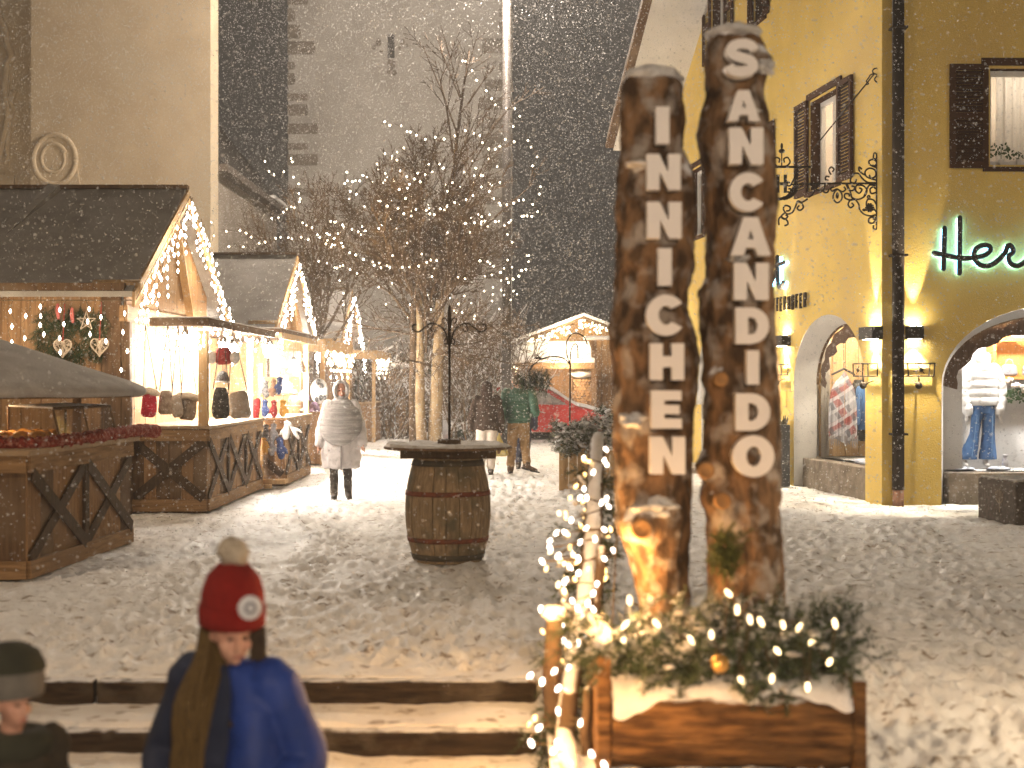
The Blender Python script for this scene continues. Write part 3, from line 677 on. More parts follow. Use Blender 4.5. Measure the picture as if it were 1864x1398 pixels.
for i, (hx, hy, lab) in enumerate(((114, 632, 'wicker heart hanging at the left of the two, against the fir branches'), (181, 630, 'wicker heart hanging near the corner post of the hut'))):
    c0 = px(hx, hy, WY-.16); t = thing('wicker_heart', lab, 'wicker heart', c0, group='wicker hearts on the hut wall')
    H = lambda a: Vector((.105*math.sin(a)**3*1.05, 0, .0078*(13*math.cos(a)-5*math.cos(2*a)-2*math.cos(3*a)-math.cos(4*a))))
    b = MB()
    for k in range(34):
        a0 = random.uniform(0, 2*PI); a1 = a0+random.uniform(1.2, 3.4)
        b.tube([c0+H(a0)*.97, c0+(H(a0)+H(a1))*.5*random.uniform(.6, 1.1)+Vector((0, random.uniform(-.03, .03), 0)), c0+H(a1)*.97], .0042, 3)
    b.tube([c0+H(a) for a in np.linspace(0, 2*PI, 30)], .009, 5); b.build('wickerwork', M_wick, t)
    b = MB(); b.tube([c0+Vector((0, 0, .05)), c0+Vector((.01, .05, .55))], .005, 4); b.build('ribbon', mat('red_ribbon', (.4, .05, .04)), t)
st = thing('straw_star', 'straw star hanging between the two wicker hearts', 'star ornament', px(157, 585, WY-.15)); c0 = px(157, 585, WY-.15); b = MB()
for k in range(5):
    a = PI/2+2*PI*k/5; a2 = PI/2+2*PI*(k+2)/5; b.tube([c0+Vector((.12*math.cos(a), 0, .12*math.sin(a))), c0+Vector((.12*math.cos(a2), .004*k, .12*math.sin(a2)))], .006, 4)
b.tube([c0+Vector((0, .02, .12)), c0+Vector((0, .05, .4))], .003, 3)
b.build('straw', M_wick, st)
for i, (x, y) in enumerate(((105, 555), (131, 562))):
    c0 = px(x, y, WY-.14); b = MB(); b.tube([c0, c0+Vector((.0, 0, -.07)), c0+Vector((.01, 0, -.16))], [.02, .028, .02], 8, True); o = b.build('ribbon_bow', mat('pink_felt', (.5, .16, .13), (.4, .1, .1)), None, True)
    tag(o, ('pink felt ribbon above the left wicker heart', 'pink felt ribbon beside the straw star')[i], 'ribbon', 'felt ribbons on the hut wall')
# ================================================================== FRONT BOOTH
bo = thing('snack_booth', 'low dark plank booth with round snowy roof at the left edge', 'market booth', (-4.9, 13.4, 0))
xpanel(bo, xf((-5.9, 12.0, 0), (1, 0, 0)), 0, 1.82, .02, 1.06, 6, 0, M_woodd)
xpanel(bo, xf((-4.075, 12.0, 0), (.045, 1, 0), (-1, .045, 0)), 0, 2.76, .02, 1.06, 9, 2, M_wood)
b = MB(); b.box(-5.9, -4.12, 12.05, 14.72, 0, 1.05); b.build('carcass', M_woodd, bo)
b = MB(); b.prism([[(-5.9, 11.92), (-4.03, 11.92), (-3.87, 14.85), (-5.9, 14.85)]], 1.063, 1.105, 'xy'); o = b.build('counter_top', M_top, bo); bevel(o, .008)
b = MB(); b.box(-5.9, -4.12, 12.0-.01, 12.12, 1.107, 1.58); b.build('side_panel', M_woodd, bo) if False else None
for k in range(5):
    b = MB(); b.box(-5.9+.29*k, -5.9+.29*k+.283, 12.25, 12.29, 1.107, 1.60); b.build('wall_board', M_wood, bo)
b = MB(); b.tube([(-4.42, 14.5, 1.107), (-4.42, 14.5, 1.62)], .04, 8); b.build('post', M_wood, bo)
pr = [(0.01, .60), (.5, .44), (1.1, .235), (1.55, .08), (1.70, .025), (1.73, -.02), (1.70, -.06), (1.5, -.055)]
vs_ = MB()
for i in range(len(pr)-1): pass
vs_.lathe(pr, 48, (-5.22, 13.45, 1.60))
for v_ in vs_.v: v_.z += .02*noise.noise(v_*2.2)
vs_.build('snowy_roof', mat('thin_snow_on_felt', (.44, .42, .40), (.33, .31, .29), 5, .85, .6, 40, c3=(.42, .40, .38)), bo, True)
b = MB(); b.lathe([(1.68, .0), (1.68, -.05), (.02, -.05)], 48, (-5.22, 13.45, 1.58)); b.build('roof_underside', M_woodd, bo)
# glass display with pastries
gc = thing('glass_display', 'slanted glass display case on the booth counter', 'display case', (-4.3, 13.9, 1.11))
b = MB()
A = [(-4.12, 13.05, 1.11), (-4.02, 14.55, 1.11), (-4.55, 14.55, 1.11), (-4.6, 13.05, 1.11)]; T_ = [(-4.20, 13.05, 1.43), (-4.10, 14.55, 1.43), (-4.55, 14.55, 1.45), (-4.6, 13.05, 1.45)]
fz = mat('snow_dusted_glass', (.45, .40, .36), (.30, .25, .21), 12, .4, .2, 40, contrast=(.3, .7))
g = glassmat('case_glass', .16, (.8, .78, .75))
b.add([A[0], A[1], T_[1], T_[0]], [(0, 1, 2, 3)]); b.build('front_pane', g, gc)
b = MB(); b.add([A[3], A[0], T_[0], T_[3]], [(0, 1, 2, 3)]); b.build('end_pane', g, gc)
b = MB(); b.add([Vector(p) for p in T_]+[Vector(p)+Vector((0, 0, .012)) for p in T_], [(3, 2, 1, 0), (4, 5, 6, 7), (0, 1, 5, 4), (1, 2, 6, 5), (2, 3, 7, 6), (3, 0, 4, 7)]); b.build('top_shelf', M_snow, gc)
b = MB()
for i in range(4): b.tube([A[i], T_[i]], .014, 5)
b.tube([T_[0], T_[1]], .014, 5); b.tube([A[0], A[1]], .014, 5); b.tube([(-4.07, 13.8, 1.11), (-4.15, 13.8, 1.43)], .009, 5); b.build('frame', M_woodd, gc)
M_bread = mat('golden_pastry', (.55, .29, .08), (.38, .17, .05), 14, .5)
tray = MB(); tray.box(-4.62, -4.25, 12.72, 13.6, 1.107, 1.14); tt = tray.build('pastry_tray', mat('tray_red', (.25, .06, .04)), None); tag(tt, 'red tray holding golden pastries in the booth', 'tray')
for k in range(9):
    c0 = Vector((-4.56+.14*(k % 3)+random.uniform(-.02, .02), 12.82+.26*(k//3), 1.185)); b = MB(); b.ell(c0, .075, .10, .05, noise_=.3); o = b.build('pastry', M_bread, None, True)
    tag(o, 'golden brown pastry piled on the red tray in the booth', 'pastry', 'pastries on the red tray')
b = MB(); b.tube([(-4.5, 12.42, 1.107), (-4.5, 12.42, 1.22)], .05, 12, False); o = b.build('white_mug', M_paint, None, True); tag(o, 'white mug beside the pastry tray in the booth', 'mug')
light('booth_lamp', 'POINT', (-4.75, 13.0, 1.50), 5, (1, .66, .34), bo, .05)
gar = thing('plush_garland', 'red plush garland along the edge of the booth counter', 'garland', (-4, 13.5, 1.13))
path = smoothpts([(-4.60, 12.2, 1.15), (-4.3, 12.28, 1.14), (-4.09, 12.42, 1.13), (-4.02, 13.0, 1.14), (-3.96, 14.0, 1.15), (-3.91, 15.0, 1.16), (-3.92, 15.7, 1.13)], 12)
b = MB(); b.tube(path, [.058+.016*math.sin(i*1.7)+random.uniform(0, .006) for i in range(len(path))], 10, True); b.build('plush', mat('red_plush', (.30, .05, .035), (.18, .03, .02), 40, .95, .8, 60, c3=(.45, .22, .17), s3=25), gar, True)
fz_ = MB()
for i in range(2600):
    k = random.randrange(len(path)-1); q = path[k].lerp(path[k+1], random.random()); a = Vector((random.gauss(0, 1), random.gauss(0, 1), random.gauss(0, 1))).normalized()
    s_ = a.orthogonal().normalized()*.002; fz_.add([q+a*.05+s_, q+a*.05-s_, q+a*.085], [(0, 1, 2)])
fz_.build('fluff', mat('red_fluff', (.36, .08, .06), (.5, .25, .2), 30), gar, kind='stuff')
# ================================================================== GOODS ON THE STALLS
def fur(name, c1, c2): return mat(name, c1, c2, 18, .95, .9, 45, contrast=(.3, .7))
def sway(mb, c, w_, h_, d_, tilt=0, tw_=0, top=.8, nz=.12):
    """soft bag body: a lofted pouch, narrower at its top"""
    R = Matrix.Rotation(tilt, 3, 'Y'); n = 18; secs = []
    for i in range(9):
        t = i/8; z = -h_/2+h_*t; k = (1-(2*abs(t-.5))**6*.35)*(1+(top-1)*t)
        secs.append((z, w_/2*k, d_/2*k))
    vs_ = []; fs = []
    for (z, rx, ry) in secs:
        for k in range(n):
            a = 2*PI*k/n; ca, sa = math.cos(a), math.sin(a)
            p = Vector((rx*math.copysign(abs(ca)**.6, ca), ry*math.copysign(abs(sa)**.8, sa), z)); p *= 1+nz*noise.noise(p*9+Vector(c)*5)
            vs_.append(Vector(c)+R @ p)
    for i in range(8):
        for k in range(n):
            a, b = i*n+k, i*n+(k+1) % n; fs.append((a, b, b+n, a+n))
    fs.append(tuple(range(n-1, -1, -1))); fs.append(tuple(8*n+k for k in range(n))); mb.add(vs_, fs)
def bag(x, y, Y, w_, h_, m_, lab, strap_to, tilt=0, trim=None, flap=False):
    c = px(x, y, Y); t = thing('fur_bag', lab, 'bag', c, group='fur bags hanging over the counter')
    b = MB(); sway(b, c, w_, h_, .10, tilt); b.build('pouch', m_, t, True)
    if trim:
        b = MB(); R = Matrix.Rotation(tilt, 3, 'Y'); b.tube([c+R @ Vector((-w_*.46, -.03, h_*.44)), c+R @ Vector((0, -.06, h_*.50)), c+R @ Vector((w_*.46, -.03, h_*.42))], .045, 10, True); b.build('fur_trim', trim, t, True)
    b = MB(); s = Vector((c.x+strap_to, c.y+.03, 2.40)); R = Matrix.Rotation(tilt, 3, 'Y')
    for sx in (-.42, .42): b.tube([c+R @ Vector((sx*w_, 0, h_*.45)), s], .006, 4)
    b.build('strap', M_brace, t)
F_red = fur('crimson_fur', (.52, .035, .07), (.36, .02, .04)); F_gry = fur('grey_brown_fur', (.16, .12, .09), (.32, .27, .22)); F_wht = fur('cream_fur', (.66, .58, .48), (.5, .42, .34)); F_blk = fur('black_fur', (.03, .03, .032), (.10, .10, .10)); F_tau = fur('taupe_fur', (.30, .25, .20), (.42, .36, .30))
bag(272, 735, 18.28, .21, .34, F_red, 'crimson bag with cream fur trim hanging over the counter', -.06, .08, F_wht)
bag(302, 733, 18.35, .20, .31, F_gry, 'grey brown fur bag next to the crimson one', .02)
bag(323, 740, 18.22, .15, .29, F_tau, 'narrow taupe fur bag between two grey fur bags', 0, -.08)
bag(342, 742, 18.3, .25, .32, F_gry, 'grey fur bag with white band at the post', -.03, .12, F_wht)
bag(402, 735, 18.5, .24, .40, F_blk, 'black fur bag hanging right of the post', .02)
bag(436, 737, 18.9, .30, .36, F_tau, 'taupe fur bag hanging right of the black one', -.1, -.12)
# caps and small things above
def cap(x, y, Y, r, m_, lab, pom=None, grp='caps hung in the stands', h_=1.1, trim=None):
    c = px(x, y, Y); t = thing('knitted_cap', lab, 'cap', c, group=grp)
    b = MB(); b.lathe([(r*.98, -r*.7), (r*1.05, -r*.3), (r, 0), (r*.86, r*.45*h_), (r*.5, r*.85*h_), (.01, r*1.0*h_)], 16, c)
    b.build('cap_body', m_, t, True)
    b = MB(); b.tube([c+Vector((r*1.02*math.cos(a), r*1.02*math.sin(a), -r*.6)) for a in np.linspace(0, 2*PI, 20)], r*.17, 6); b.build('cuff', trim or m_, t, True)
    if pom:
        b = MB(); b.ell(c+Vector((0, 0, r*1.25*h_)), r*.42, noise_=.4); b.build('pompom', pom, t, True)
    b = MB(); b.tube([c+Vector((0, 0, r)), c+Vector((0, 0, 2.44-c.z))], .003, 3); b.build('cord', M_cable, t)
    return t
K = lambda n, a, b_=None: mat('knit_'+n, a, b_, 30, .95, .7, 70)
k_red, k_wht, k_blk, k_blu, k_yel, k_pur, k_mix, k_teal, k_brn, k_gry = K('red', (.34, .05, .05), (.2, .03, .03)), K('white', (.74, .72, .70)), K('black', (.03, .03, .03), (.2, .2, .2)), K('blue', (.05, .075, .19), (.03, .05, .13)), K('mustard', (.48, .27, .06), (.36, .2, .04)), K('purple', (.20, .12, .22), (.35, .25, .33)), mat('knit_speckled', (.08, .07, .06), (.62, .58, .52), 40, .95, contrast=(.46, .54)), K('teal', (.08, .24, .30)), K('brown', (.25, .15, .10)), K('grey', (.25, .25, .27))
c0 = px(407, 648, 18.7); t = thing('felt_figure', 'red felt ornament with two white balls under the canopy', 'ornament', c0)
b = MB(); sway(b, c0, .21, .22, .14, 0, 0, .9); b.build('body', k_red, t, True)
for dx in (-.15, .15): b = MB(); b.ell(c0+Vector((dx, -.02, -.02)), .068, .06, .085); b.build('ball', k_wht, t, True)
b = MB(); b.tube([c0+Vector((0, 0, .1)), Vector((c0.x, c0.y, 2.44))], .003, 3); b.build('cord', M_cable, t)
cap(405, 688, 18.9, .085, k_blk, 'black knitted cap with white fur cuff above the black bag', None, trim=k_wht)
caps = [(538, 668, 25.3, .13, k_mix, 'speckled cap with earflaps high on the mitten stand', None), (560, 672, 26.0, .09, k_mix, 'small speckled cap beside the larger speckled one', None),
        (535, 732, 25.3, .12, k_brn, 'brown cap low on the mitten stand', k_wht), (553, 722, 25.8, .11, k_pur, 'purple cap at the end of the mitten stand', None), (520, 706, 25.0, .12, k_wht, 'pale fur cap on the mitten stand', k_wht), (572, 742, 26.2, .10, k_pur, 'purple grey cap nearest the hooded person', None), (509, 660, 25.0, .11, k_wht, 'white cap beside the lowest lamp', None)]
for c_ in caps: cap(*c_[:6], pom=c_[6])
c0 = px(581, 722, 26.4); t = thing('animal_cap', 'white plush cap with black patches hanging by the hooded person', 'cap', c0)
b = MB(); b.ell(c0+Vector((0, 0, .10)), .17, .15, .24); b.build('plush_body', k_wht, t, True)
for (dx, dz, r) in ((.0, .27, .045), (.06, .20, .04), (.05, -.02, .04), (-.03, -.05, .035), (.12, -.02, .035)): b = MB(); b.ell(c0+Vector((dx, -.135, dz)), r, .03, r*1.3); b.build('black_patch', k_blk, t, True)
b = MB(); b.tube([c0+Vector((0, 0, .3)), Vector((c0.x, c0.y, 2.44))], .003, 3); b.build('cord', M_cable, t)
# mittens: palm and thumb, hung in rows
def mitten(x, y, Y, L_, m_, lab, tilt=0, flip=1):
    c = px(x, y, Y); R = Matrix.Rotation(tilt, 3, 'Y'); t = thing('mitten', lab, 'mitten', c, group='mittens on the rack')
    b = MB(); P = lambda p: c+R @ (Vector(p)*L_)
    b.tube([P((0, 0, .48)), P((0, 0, .25)), P((0, 0, -.05)), P((0, 0, -.33))], [.17*L_, .17*L_, .23*L_, .19*L_], 12, True, .55)
    b.tube([P((.12*flip, 0, .12)), P((.27*flip, -.02, -.05)), P((.31*flip, -.02, -.2))], [.10*L_, .10*L_, .08*L_], 8, True, .8); o = b.build('knitted_hand', m_, t, True); remesh(o, .012, 2)
    b = MB(); b.tube([P((0, 0, .56)), P((0, 0, .42))], .19*L_, 12, False, .6); b.build('cuff', m_, t, True)
    b = MB(); b.tube([P((0, 0, .5)), P((.02, .06, .9))], .004, 3); b.build('loop', M_cable, t)
mi = [(484, 710, k_blk, 'charcoal mitten in the top row of the rack'), (497, 708, k_brn, 'brown mitten in the top row of the rack'), (508, 704, k_blu, 'blue mitten in the top row by the lamp'), (482, 745, k_blu, 'blue mitten in the middle row behind the red scarves'), (499, 746, k_red, 'red patterned mitten in the middle row'), (515, 745, k_yel, 'mustard yellow mitten in the middle row of the rack'),
      (484, 790, k_blk, 'black mitten just below the counter top'), (497, 788, k_gry, 'grey mitten just below the counter top'), (483, 813, k_yel, 'mustard mitten in the lowest row'), (494, 815, k_gry, 'grey blue mitten in the lowest row'), (511, 818, k_blu, 'large navy mitten at the end of the lowest row')]
for i, (x, y, m_, lab) in enumerate(mi): mitten(x, y, 22.3, .25 if i < 10 else .31, m_, lab, random.uniform(-.1, .1), random.choice([-1, 1]))
mitten(521, 785, 22.15, .27, k_wht, 'white mitten dangling left in front of the counter planks', .1, -1); mitten(536, 786, 22.15, .27, k_wht, 'white mitten dangling at a slant in front of the counter planks', -.55, 1)
rk = thing('mitten_rack', 'pale wooden mitten rack with foot boards in front of the counter', 'display rack', (-4.0, 22.3, 0))
for y in (700, 732, 775, 803):
    a, b_ = px(474, y-12, 22.36), px(524, y-12, 22.36); b = MB(); b.tube([a, b_], .012, 6); b.build('rail', M_woodl, rk)
b = MB(); b.box(-3.98, -3.90, 22.37, 22.42, .1, 1.95); b.build('upright', M_woodl, rk)
b = MB(); b.box(-4.02, -3.52, 22.15, 22.5, .08, .14); b.build('foot', M_woodl, rk)
b = MB(); b.box(-4.0, -3.6, 21.6, 21.75, .02, .08) if False else b.box(-4.05, -3.72, 21.98, 22.14, .02, .08); b.build('foot', M_woodl, rk)
for i, x in enumerate((464, 470)):
    pts = [px(x+random.uniform(-1.5, 1.5), y, 22.02) for y in np.linspace(730, 850, 10)]; b = MB(); b.tube(pts, [.03+.02*math.sin(k*1.3+i) for k in range(10)], 8, True, .6)
    o = b.build('scarf', K('crimson', (.42, .03, .04), (.25, .02, .02)), None, True); tag(o, ('red scarf hanging against the counter corner', 'red scarf hanging nearest the mitten rails')[i], 'scarf', 'red scarves by the mitten rack')
# ================================================================== BARREL TABLE
bx0, by0 = -.60, 13.38
ba = thing('barrel_table', 'old wine barrel with rusty hoops carrying a round snowy table top', 'barrel table', (bx0, by0, 0))
M_stave = mat('barrel_oak', (.32, .23, .135), (.19, .135, .08), 4, .8, .5, 22, (9, 9, 1.2), c3=(.115, .10, .065), s3=4, snow=(1.55, 30))
M_rust = mat('rusty_hoop', (.20, .055, .028), (.12, .035, .02), 18, .75, .3, 60, c3=(.09, .05, .035), s3=7)
Hb = .965
br = lambda t: .315+.085*(1-(2*t-1)**2)
NS = 20
for k in range(NS):
    a0 = 2*PI*k/NS+.008; a1 = 2*PI*(k+1)/NS-.008; b = MB(); n = 12; vs_ = []; dr = random.uniform(-.003, .003)
    for i in range(n+1):
        t = i/n; r = br(t)+dr
        for rr in (r, r-.03):
            for a in (a0, (a0+a1)/2, a1): vs_.append((bx0+rr*math.cos(a), by0+rr*math.sin(a), t*Hb+.0))
    fs = []
    for i in range(n):
        o = i*6; q = o+6
        fs += [(o, o+1, q+1, q), (o+1, o+2, q+2, q+1), (o+4, o+3, q+3, q+4), (o+5, o+4, q+4, q+5), (o+3, o, q, q+3), (o+2, o+5, q+5, q+2)]
    fs += [(0, 3, 4, 1), (1, 4, 5, 2), (n*6, n*6+1, n*6+4, n*6+3), (n*6+1, n*6+2, n*6+5, n*6+4)]
    b.add(vs_, fs); b.build('stave', M_stave, ba, False)
M_hoopd = mat('dark_hoop', (.05, .045, .035), (.08, .065, .045), 14, .7, .3, 60)
for (t0, t1, m_) in ((.20, .245, M_rust), (.645, .69, M_rust), (.93, .985, M_hoopd), (.03, .085, M_hoopd)):
    b = MB(); b.lathe([(br(t0)+.001, t0*Hb), (br(t0)+.008, t0*Hb), (br(t1)+.008, t1*Hb), (br(t1)+.001, t1*Hb)], 40, (bx0, by0, 0)); b.build('hoop', m_, ba, True)
b = MB(); b.lathe([(.0, .96), (.31, .96)], 30, (bx0, by0, 0)); b.build('barrel_head', M_stave, ba)
for y in (-.17, .17):
    b = MB(); b.box(bx0-.43, bx0+.45, by0+y-.05, by0+y+.05, .966, 1.046); b.build('bearer', M_brace, ba)
b = MB(); b.lathe([(.0, 1.048), (.585, 1.048), (.60, 1.055), (.60, 1.07), (.585, 1.076), (.0, 1.076)], 56, (bx0, by0, 0)); b.build('table_top', M_woodd, ba, False)
sn = MB(); R_, A_ = 22, 64; vs_ = []; fs = []
for i in range(R_+1):
    for k in range(A_):
        r = .59*i/R_; a = 2*PI*k/A_; x, y = r*math.cos(a), r*math.sin(a)
        h_ = max(0, .03*(noise.noise(Vector((x*5, y*5, 1)))+.35)+.012*noise.noise(Vector((x*19, y*19, 3)))) * (1 if i < R_ else 0) + (.006 if i < R_ else -.006)
        vs_.append((bx0+x, by0+y, 1.079+h_))
for i in range(R_):
    for k in range(A_): a, c_ = i*A_+k, i*A_+(k+1) % A_; fs.append((a, c_, c_+A_, a+A_))
sn.add(vs_, fs); sn.build('snow', mat('table_snow', (.70, .68, .66), (.5, .45, .40), 14, .7, .5, 50, contrast=(.45, .7)), ba, True)
# iron stand with scrolls on the table
def spiral(c, r, turns, a0, sgn=1, n=26, taper=.25):
    return [Vector(c)+Vector((r*(1-(1-taper)*i/n)*math.cos(a0+sgn*2*PI*turns*i/n), 0, r*(1-(1-taper)*i/n)*math.sin(a0+sgn*2*PI*turns*i/n))) for i in range(n+1)]
ir = thing('iron_stand', 'tall wrought iron stand with curled arms on the barrel table', 'iron stand', (bx0, by0, 1.09))
ix, iy = px(818, 700, by0).x, by0
b = MB(); b.box(ix-.105, ix+.105, iy-.105, iy+.105, 1.085, 1.135); b.build('base_block', M_brace, ir)
b = MB(); b.tube([(ix, iy, 1.13), (ix, iy, 2.05)], .012, 8); b.tube([(ix, iy, 2.05), (ix, iy, 2.24), (ix, iy, 2.36), (ix, iy, 2.40)], [.013, .022, .014, .004], 8); b.build('pole', M_iron, ir, True)
for s in (-1, 1):
    b = MB(); Z = lambda x, y: px(818+s*x, y, by0)
    b.tube(smoothpts([Z(2, 628), Z(8, 604), Z(20, 592), Z(34, 589), Z(46, 597), Z(56, 604), Z(66, 600), Z(66, 592), Z(60, 591)]), .008, 6)
    b.tube(smoothpts([Z(2, 588), Z(8, 579), Z(13, 583), Z(9, 590)]), .006, 5); b.tube(smoothpts([Z(2, 612), Z(9, 620), Z(8, 627), Z(3, 624)]), .006, 5)
    b.tube(smoothpts([Z(30, 590), Z(34, 600), Z(28, 604), Z(25, 598)]), .006, 5); b.build('scroll', M_iron, ir, True)

# ================================================================== NAME POSTS: two tree trunks with letters
M_bark = mat('peeled_bark', (.24, .135, .068), (.05, .028, .015), 9, .85, 1.0, 22, (1.5, 1.5, .7), c3=(.34, .29, .25), s3=9, snow=(.90, 15), contrast=(.36, .60), detail=9)
M_cut = mat('cut_wood', (.40, .22, .09), (.28, .14, .05), 12, .75, .3, 30)
M_let = mat('cream_letters', (.84, .79, .76), (.80, .75, .72), 3, .55)
TY = 6.92
def trunk(prof, lab, knots, zb, word, lets, seed):
    zs = []; 
    prof = [(EYE-(y-692)/2600*(TY-.17), (a-932)/2600*TY, (b-932)/2600*TY) for y, a, b in prof]; prof.sort()
    zt = prof[-1][0]; cx0 = (prof[0][1]+prof[0][2])/2
    t = thing('name_post', lab, 'name post', (cx0, TY, zb), group='tree trunk name posts in the planter')
    Zp = [p[0] for p in prof]; n = 56; rows = 190; vs_ = []; fs = []
    for i in range(rows+1):
        z = zb+(zt-zb)*i/rows; a = np.interp(z, Zp, [p[1] for p in prof]); c_ = np.interp(z, Zp, [p[2] for p in prof]); cx = (a+c_)/2; r0 = (c_-a)/2
        edge = min(1, (zt-z)/.03); r0 *= .90+.10*math.sqrt(max(0, edge))
        for k in range(n):
            an = 2*PI*k/n; d = Vector((math.cos(an), math.sin(an), 0))
            r = r0*.955*(1+.06*noise.noise(Vector((d.x*1.6, d.y*1.6, z*3.2+seed)))+.075*noise.noise(Vector((d.x*3.2, d.y*3.2, z*9+seed)))+.04*noise.noise(Vector((d.x*9, d.y*9, z*22+seed)))+.02*noise.noise(Vector((d.x*22, d.y*22, z*50+seed))))
            ry = 1.0
            for (kx, kz, kr, kh) in knots:
                if d.y < 0: q = ((cx+r*d.x-kx)/kr)**2+((z-kz)/kr)**2; r += kh*math.exp(-q)
            vs_.append((cx+r*d.x, TY+r*d.y*.95, z))
    for i in range(rows):
        for k in range(n): a, b_ = i*n+k, i*n+(k+1) % n; fs.append((a, b_, b_+n, a+n))
    fs.append(tuple(rows*n+k for k in range(n)))
    b = MB(); b.add(vs_, fs); T_ = b.build('trunk', M_bark, t, True)
    for (kx, kz, kr, kh) in knots:
        if kh > .03:
            b = MB(); yk = TY-.20-kh*.9; b.lathe([(kr*.62, .0), (kr*.60, .03), (kr*.42, .036), (kr*.40, .026), (kr*.2, .03), (0.001, .024)], 20)
            for v_ in b.v: v_ += Vector((0, 0, 0))
            Rm = Matrix.Rotation(PI/2, 3, 'X'); b.v = [Vector((kx, yk+.03, kz))+Rm @ v_ for v_ in b.v]; b.build('branch_stub', M_cut, T_, True)
    # snow: cap on the top and ledges
    ax, bx_ = prof[-1][1], prof[-1][2]; b = MB(); b.ell(((ax+bx_)/2, TY, zt+.005), (bx_-ax)/2*.94, .17, .045, 28, 10, noise_=.35); b.build('snow_cap', M_snowg, t, True)
    for (kx, kz, w_, h_) in SNOWLEDGE[word]:
        b = MB(); b.ell((kx, TY-.165, kz), w_*.9, .05, h_*.8, 26, 12, noise_=1.1); b.build('snow_patch', M_snowg, t, True)
    for (ch_, x, y0, y1) in lets:
        S = 2600/6.66; zc = EYE-((y0+y1)/2-692)/S; h_ = (y1-y0)/S; xc = (x-932)/S
        b = MB(); glyph(b, ch_, xc, zc, h_); o = b.build('letter_'+ch_.lower(), M_let, t)
M_snowg = mat('clinging_snow', (.66, .65, .65), (.42, .40, .38), 16, .8, .6, 40, contrast=(.4, .72))
def arc(cx, cz, rx, rz, a0, a1, n=20): return [(cx+rx*math.cos(a), cz+rz*math.sin(a)) for a in np.linspace(a0, a1, n)]
def glyph(b, c, X, Z, h, Y0=6.645, Y1=6.72):
    s = .36; G = None   # stroke width in units of the letter height; box is x in -w..w, z in -.5...5
    if c == 'I': G = [[(-.18, -.5), (.18, -.5), (.18, .5), (-.18, .5)]]
    if c == 'N': G = [[(-.47, -.5), (-.12, -.5), (-.12, .02), (.13, -.5), (.47, -.5), (.47, .5), (.12, .5), (.12, -.02), (-.13, .5), (-.47, .5)]]
    if c == 'H': G = [[(-.46, -.5), (-.12, -.5), (-.12, -.15), (.12, -.15), (.12, -.5), (.46, -.5), (.46, .5), (.12, .5), (.12, .15), (-.12, .15), (-.12, .5), (-.46, .5)]]
    if c == 'E': G = [[(-.40, -.5), (.40, -.5), (.40, -.24), (-.06, -.24), (-.06, -.12), (.34, -.12), (.34, .12), (-.06, .12), (-.06, .24), (.39, .24), (.39, .5), (-.40, .5)]]
    if c == 'C': G = [arc(0, 0, .50, .52, .62, 2*PI-.62, 30)+list(reversed(arc(.0, 0, .19, .24, .75, 2*PI-.75, 20)))]
    if c == 'O': G = [arc(0, 0, .52, .52, 0, 2*PI, 37)[:-1], arc(0, 0, .18, .25, 0, 2*PI, 25)[:-1]]
    if c == 'D': G = [[(-.46, -.5)]+arc(-.04, 0, .50, .5, -PI/2, PI/2, 20)+[(-.46, .5)], [(-.12, -.24)]+arc(-.06, 0, .20, .24, -PI/2, PI/2, 12)+[(-.12, .24)]]
    if c == 'A': G = [[(-.53, -.5), (-.18, -.5), (-.12, -.30), (.12, -.30), (.18, -.5), (.53, -.5), (.19, .5), (-.19, .5)], [(-.07, -.08), (.07, -.08), (0, .20)]]
    if c == 'S':
        cl = [Vector((x, z, 0)) for x, z in ((.33, .20), (.24, .335), (0, .375), (-.22, .32), (-.29, .19), (-.20, .07), (0, .0), (.21, -.07), (.29, -.19), (.22, -.32), (0, -.375), (-.25, -.335), (-.35, -.20))]
        P = smoothpts(cl, 5); l_, r_ = [], []
        for i in range(len(P)):
            t = (P[min(i+1, len(P)-1)]-P[max(i-1, 0)]).normalized(); nn = Vector((-t.y, t.x, 0))*(.135 if 6 < i < len(P)-7 else .125); l_.append(P[i]+nn); r_.append(P[i]-nn)
        G = [[(p.x, p.y) for p in l_]+[(p.x, p.y) for p in reversed(r_)]]
    b.prism([[(X+p[0]*h, Z+p[1]*h) for p in lp] for lp in G], Y0, Y1)
TP = lambda x, y: ((x-932)/2600*6.74, EYE-(y-692)/2600*6.74)
SNOWLEDGE = {'INNICHEN': [], 'SANCANDIDO': []}
for wd, L_ in (('INNICHEN', [(1175, 300, .085, .028), (1135, 312, .05, .02), (1140, 400, .05, .018), (1250, 455, .06, .02), (1150, 575, .07, .022), (1245, 585, .06, .025), (1135, 640, .05, .035), (1255, 690, .05, .07), (1150, 765, .06, .035), (1190, 925, .10, .045)]),
               ('SANCANDIDO', [(1390, 120, .05, .04), (1290, 215, .07, .022), (1400, 372, .06, .03), (1300, 530, .08, .025), (1405, 570, .05, .022), (1310, 668, .07, .035), (1300, 820, .06, .03), (1335, 875, .07, .028), (1350, 200, .07, .016), (1345, 470, .05, .018)])):
    for (x, y, w_, h_) in L_: SNOWLEDGE[wd].append((*TP(x, y), w_, h_))
SNOWLEDGE = {k_: v_[:1]+v_[-2:] for k_, v_ in SNOWLEDGE.items()}
kn = lambda x, y, r, h: (*TP(x, y), r, h)
INN = [('I', 1206, 195, 262), ('N', 1208, 281, 346), ('N', 1209, 368, 434), ('I', 1210, 452, 520), ('C', 1212, 538, 610), ('H', 1214, 625, 692), ('E', 1213, 711, 780), ('N', 1215, 795, 863)]
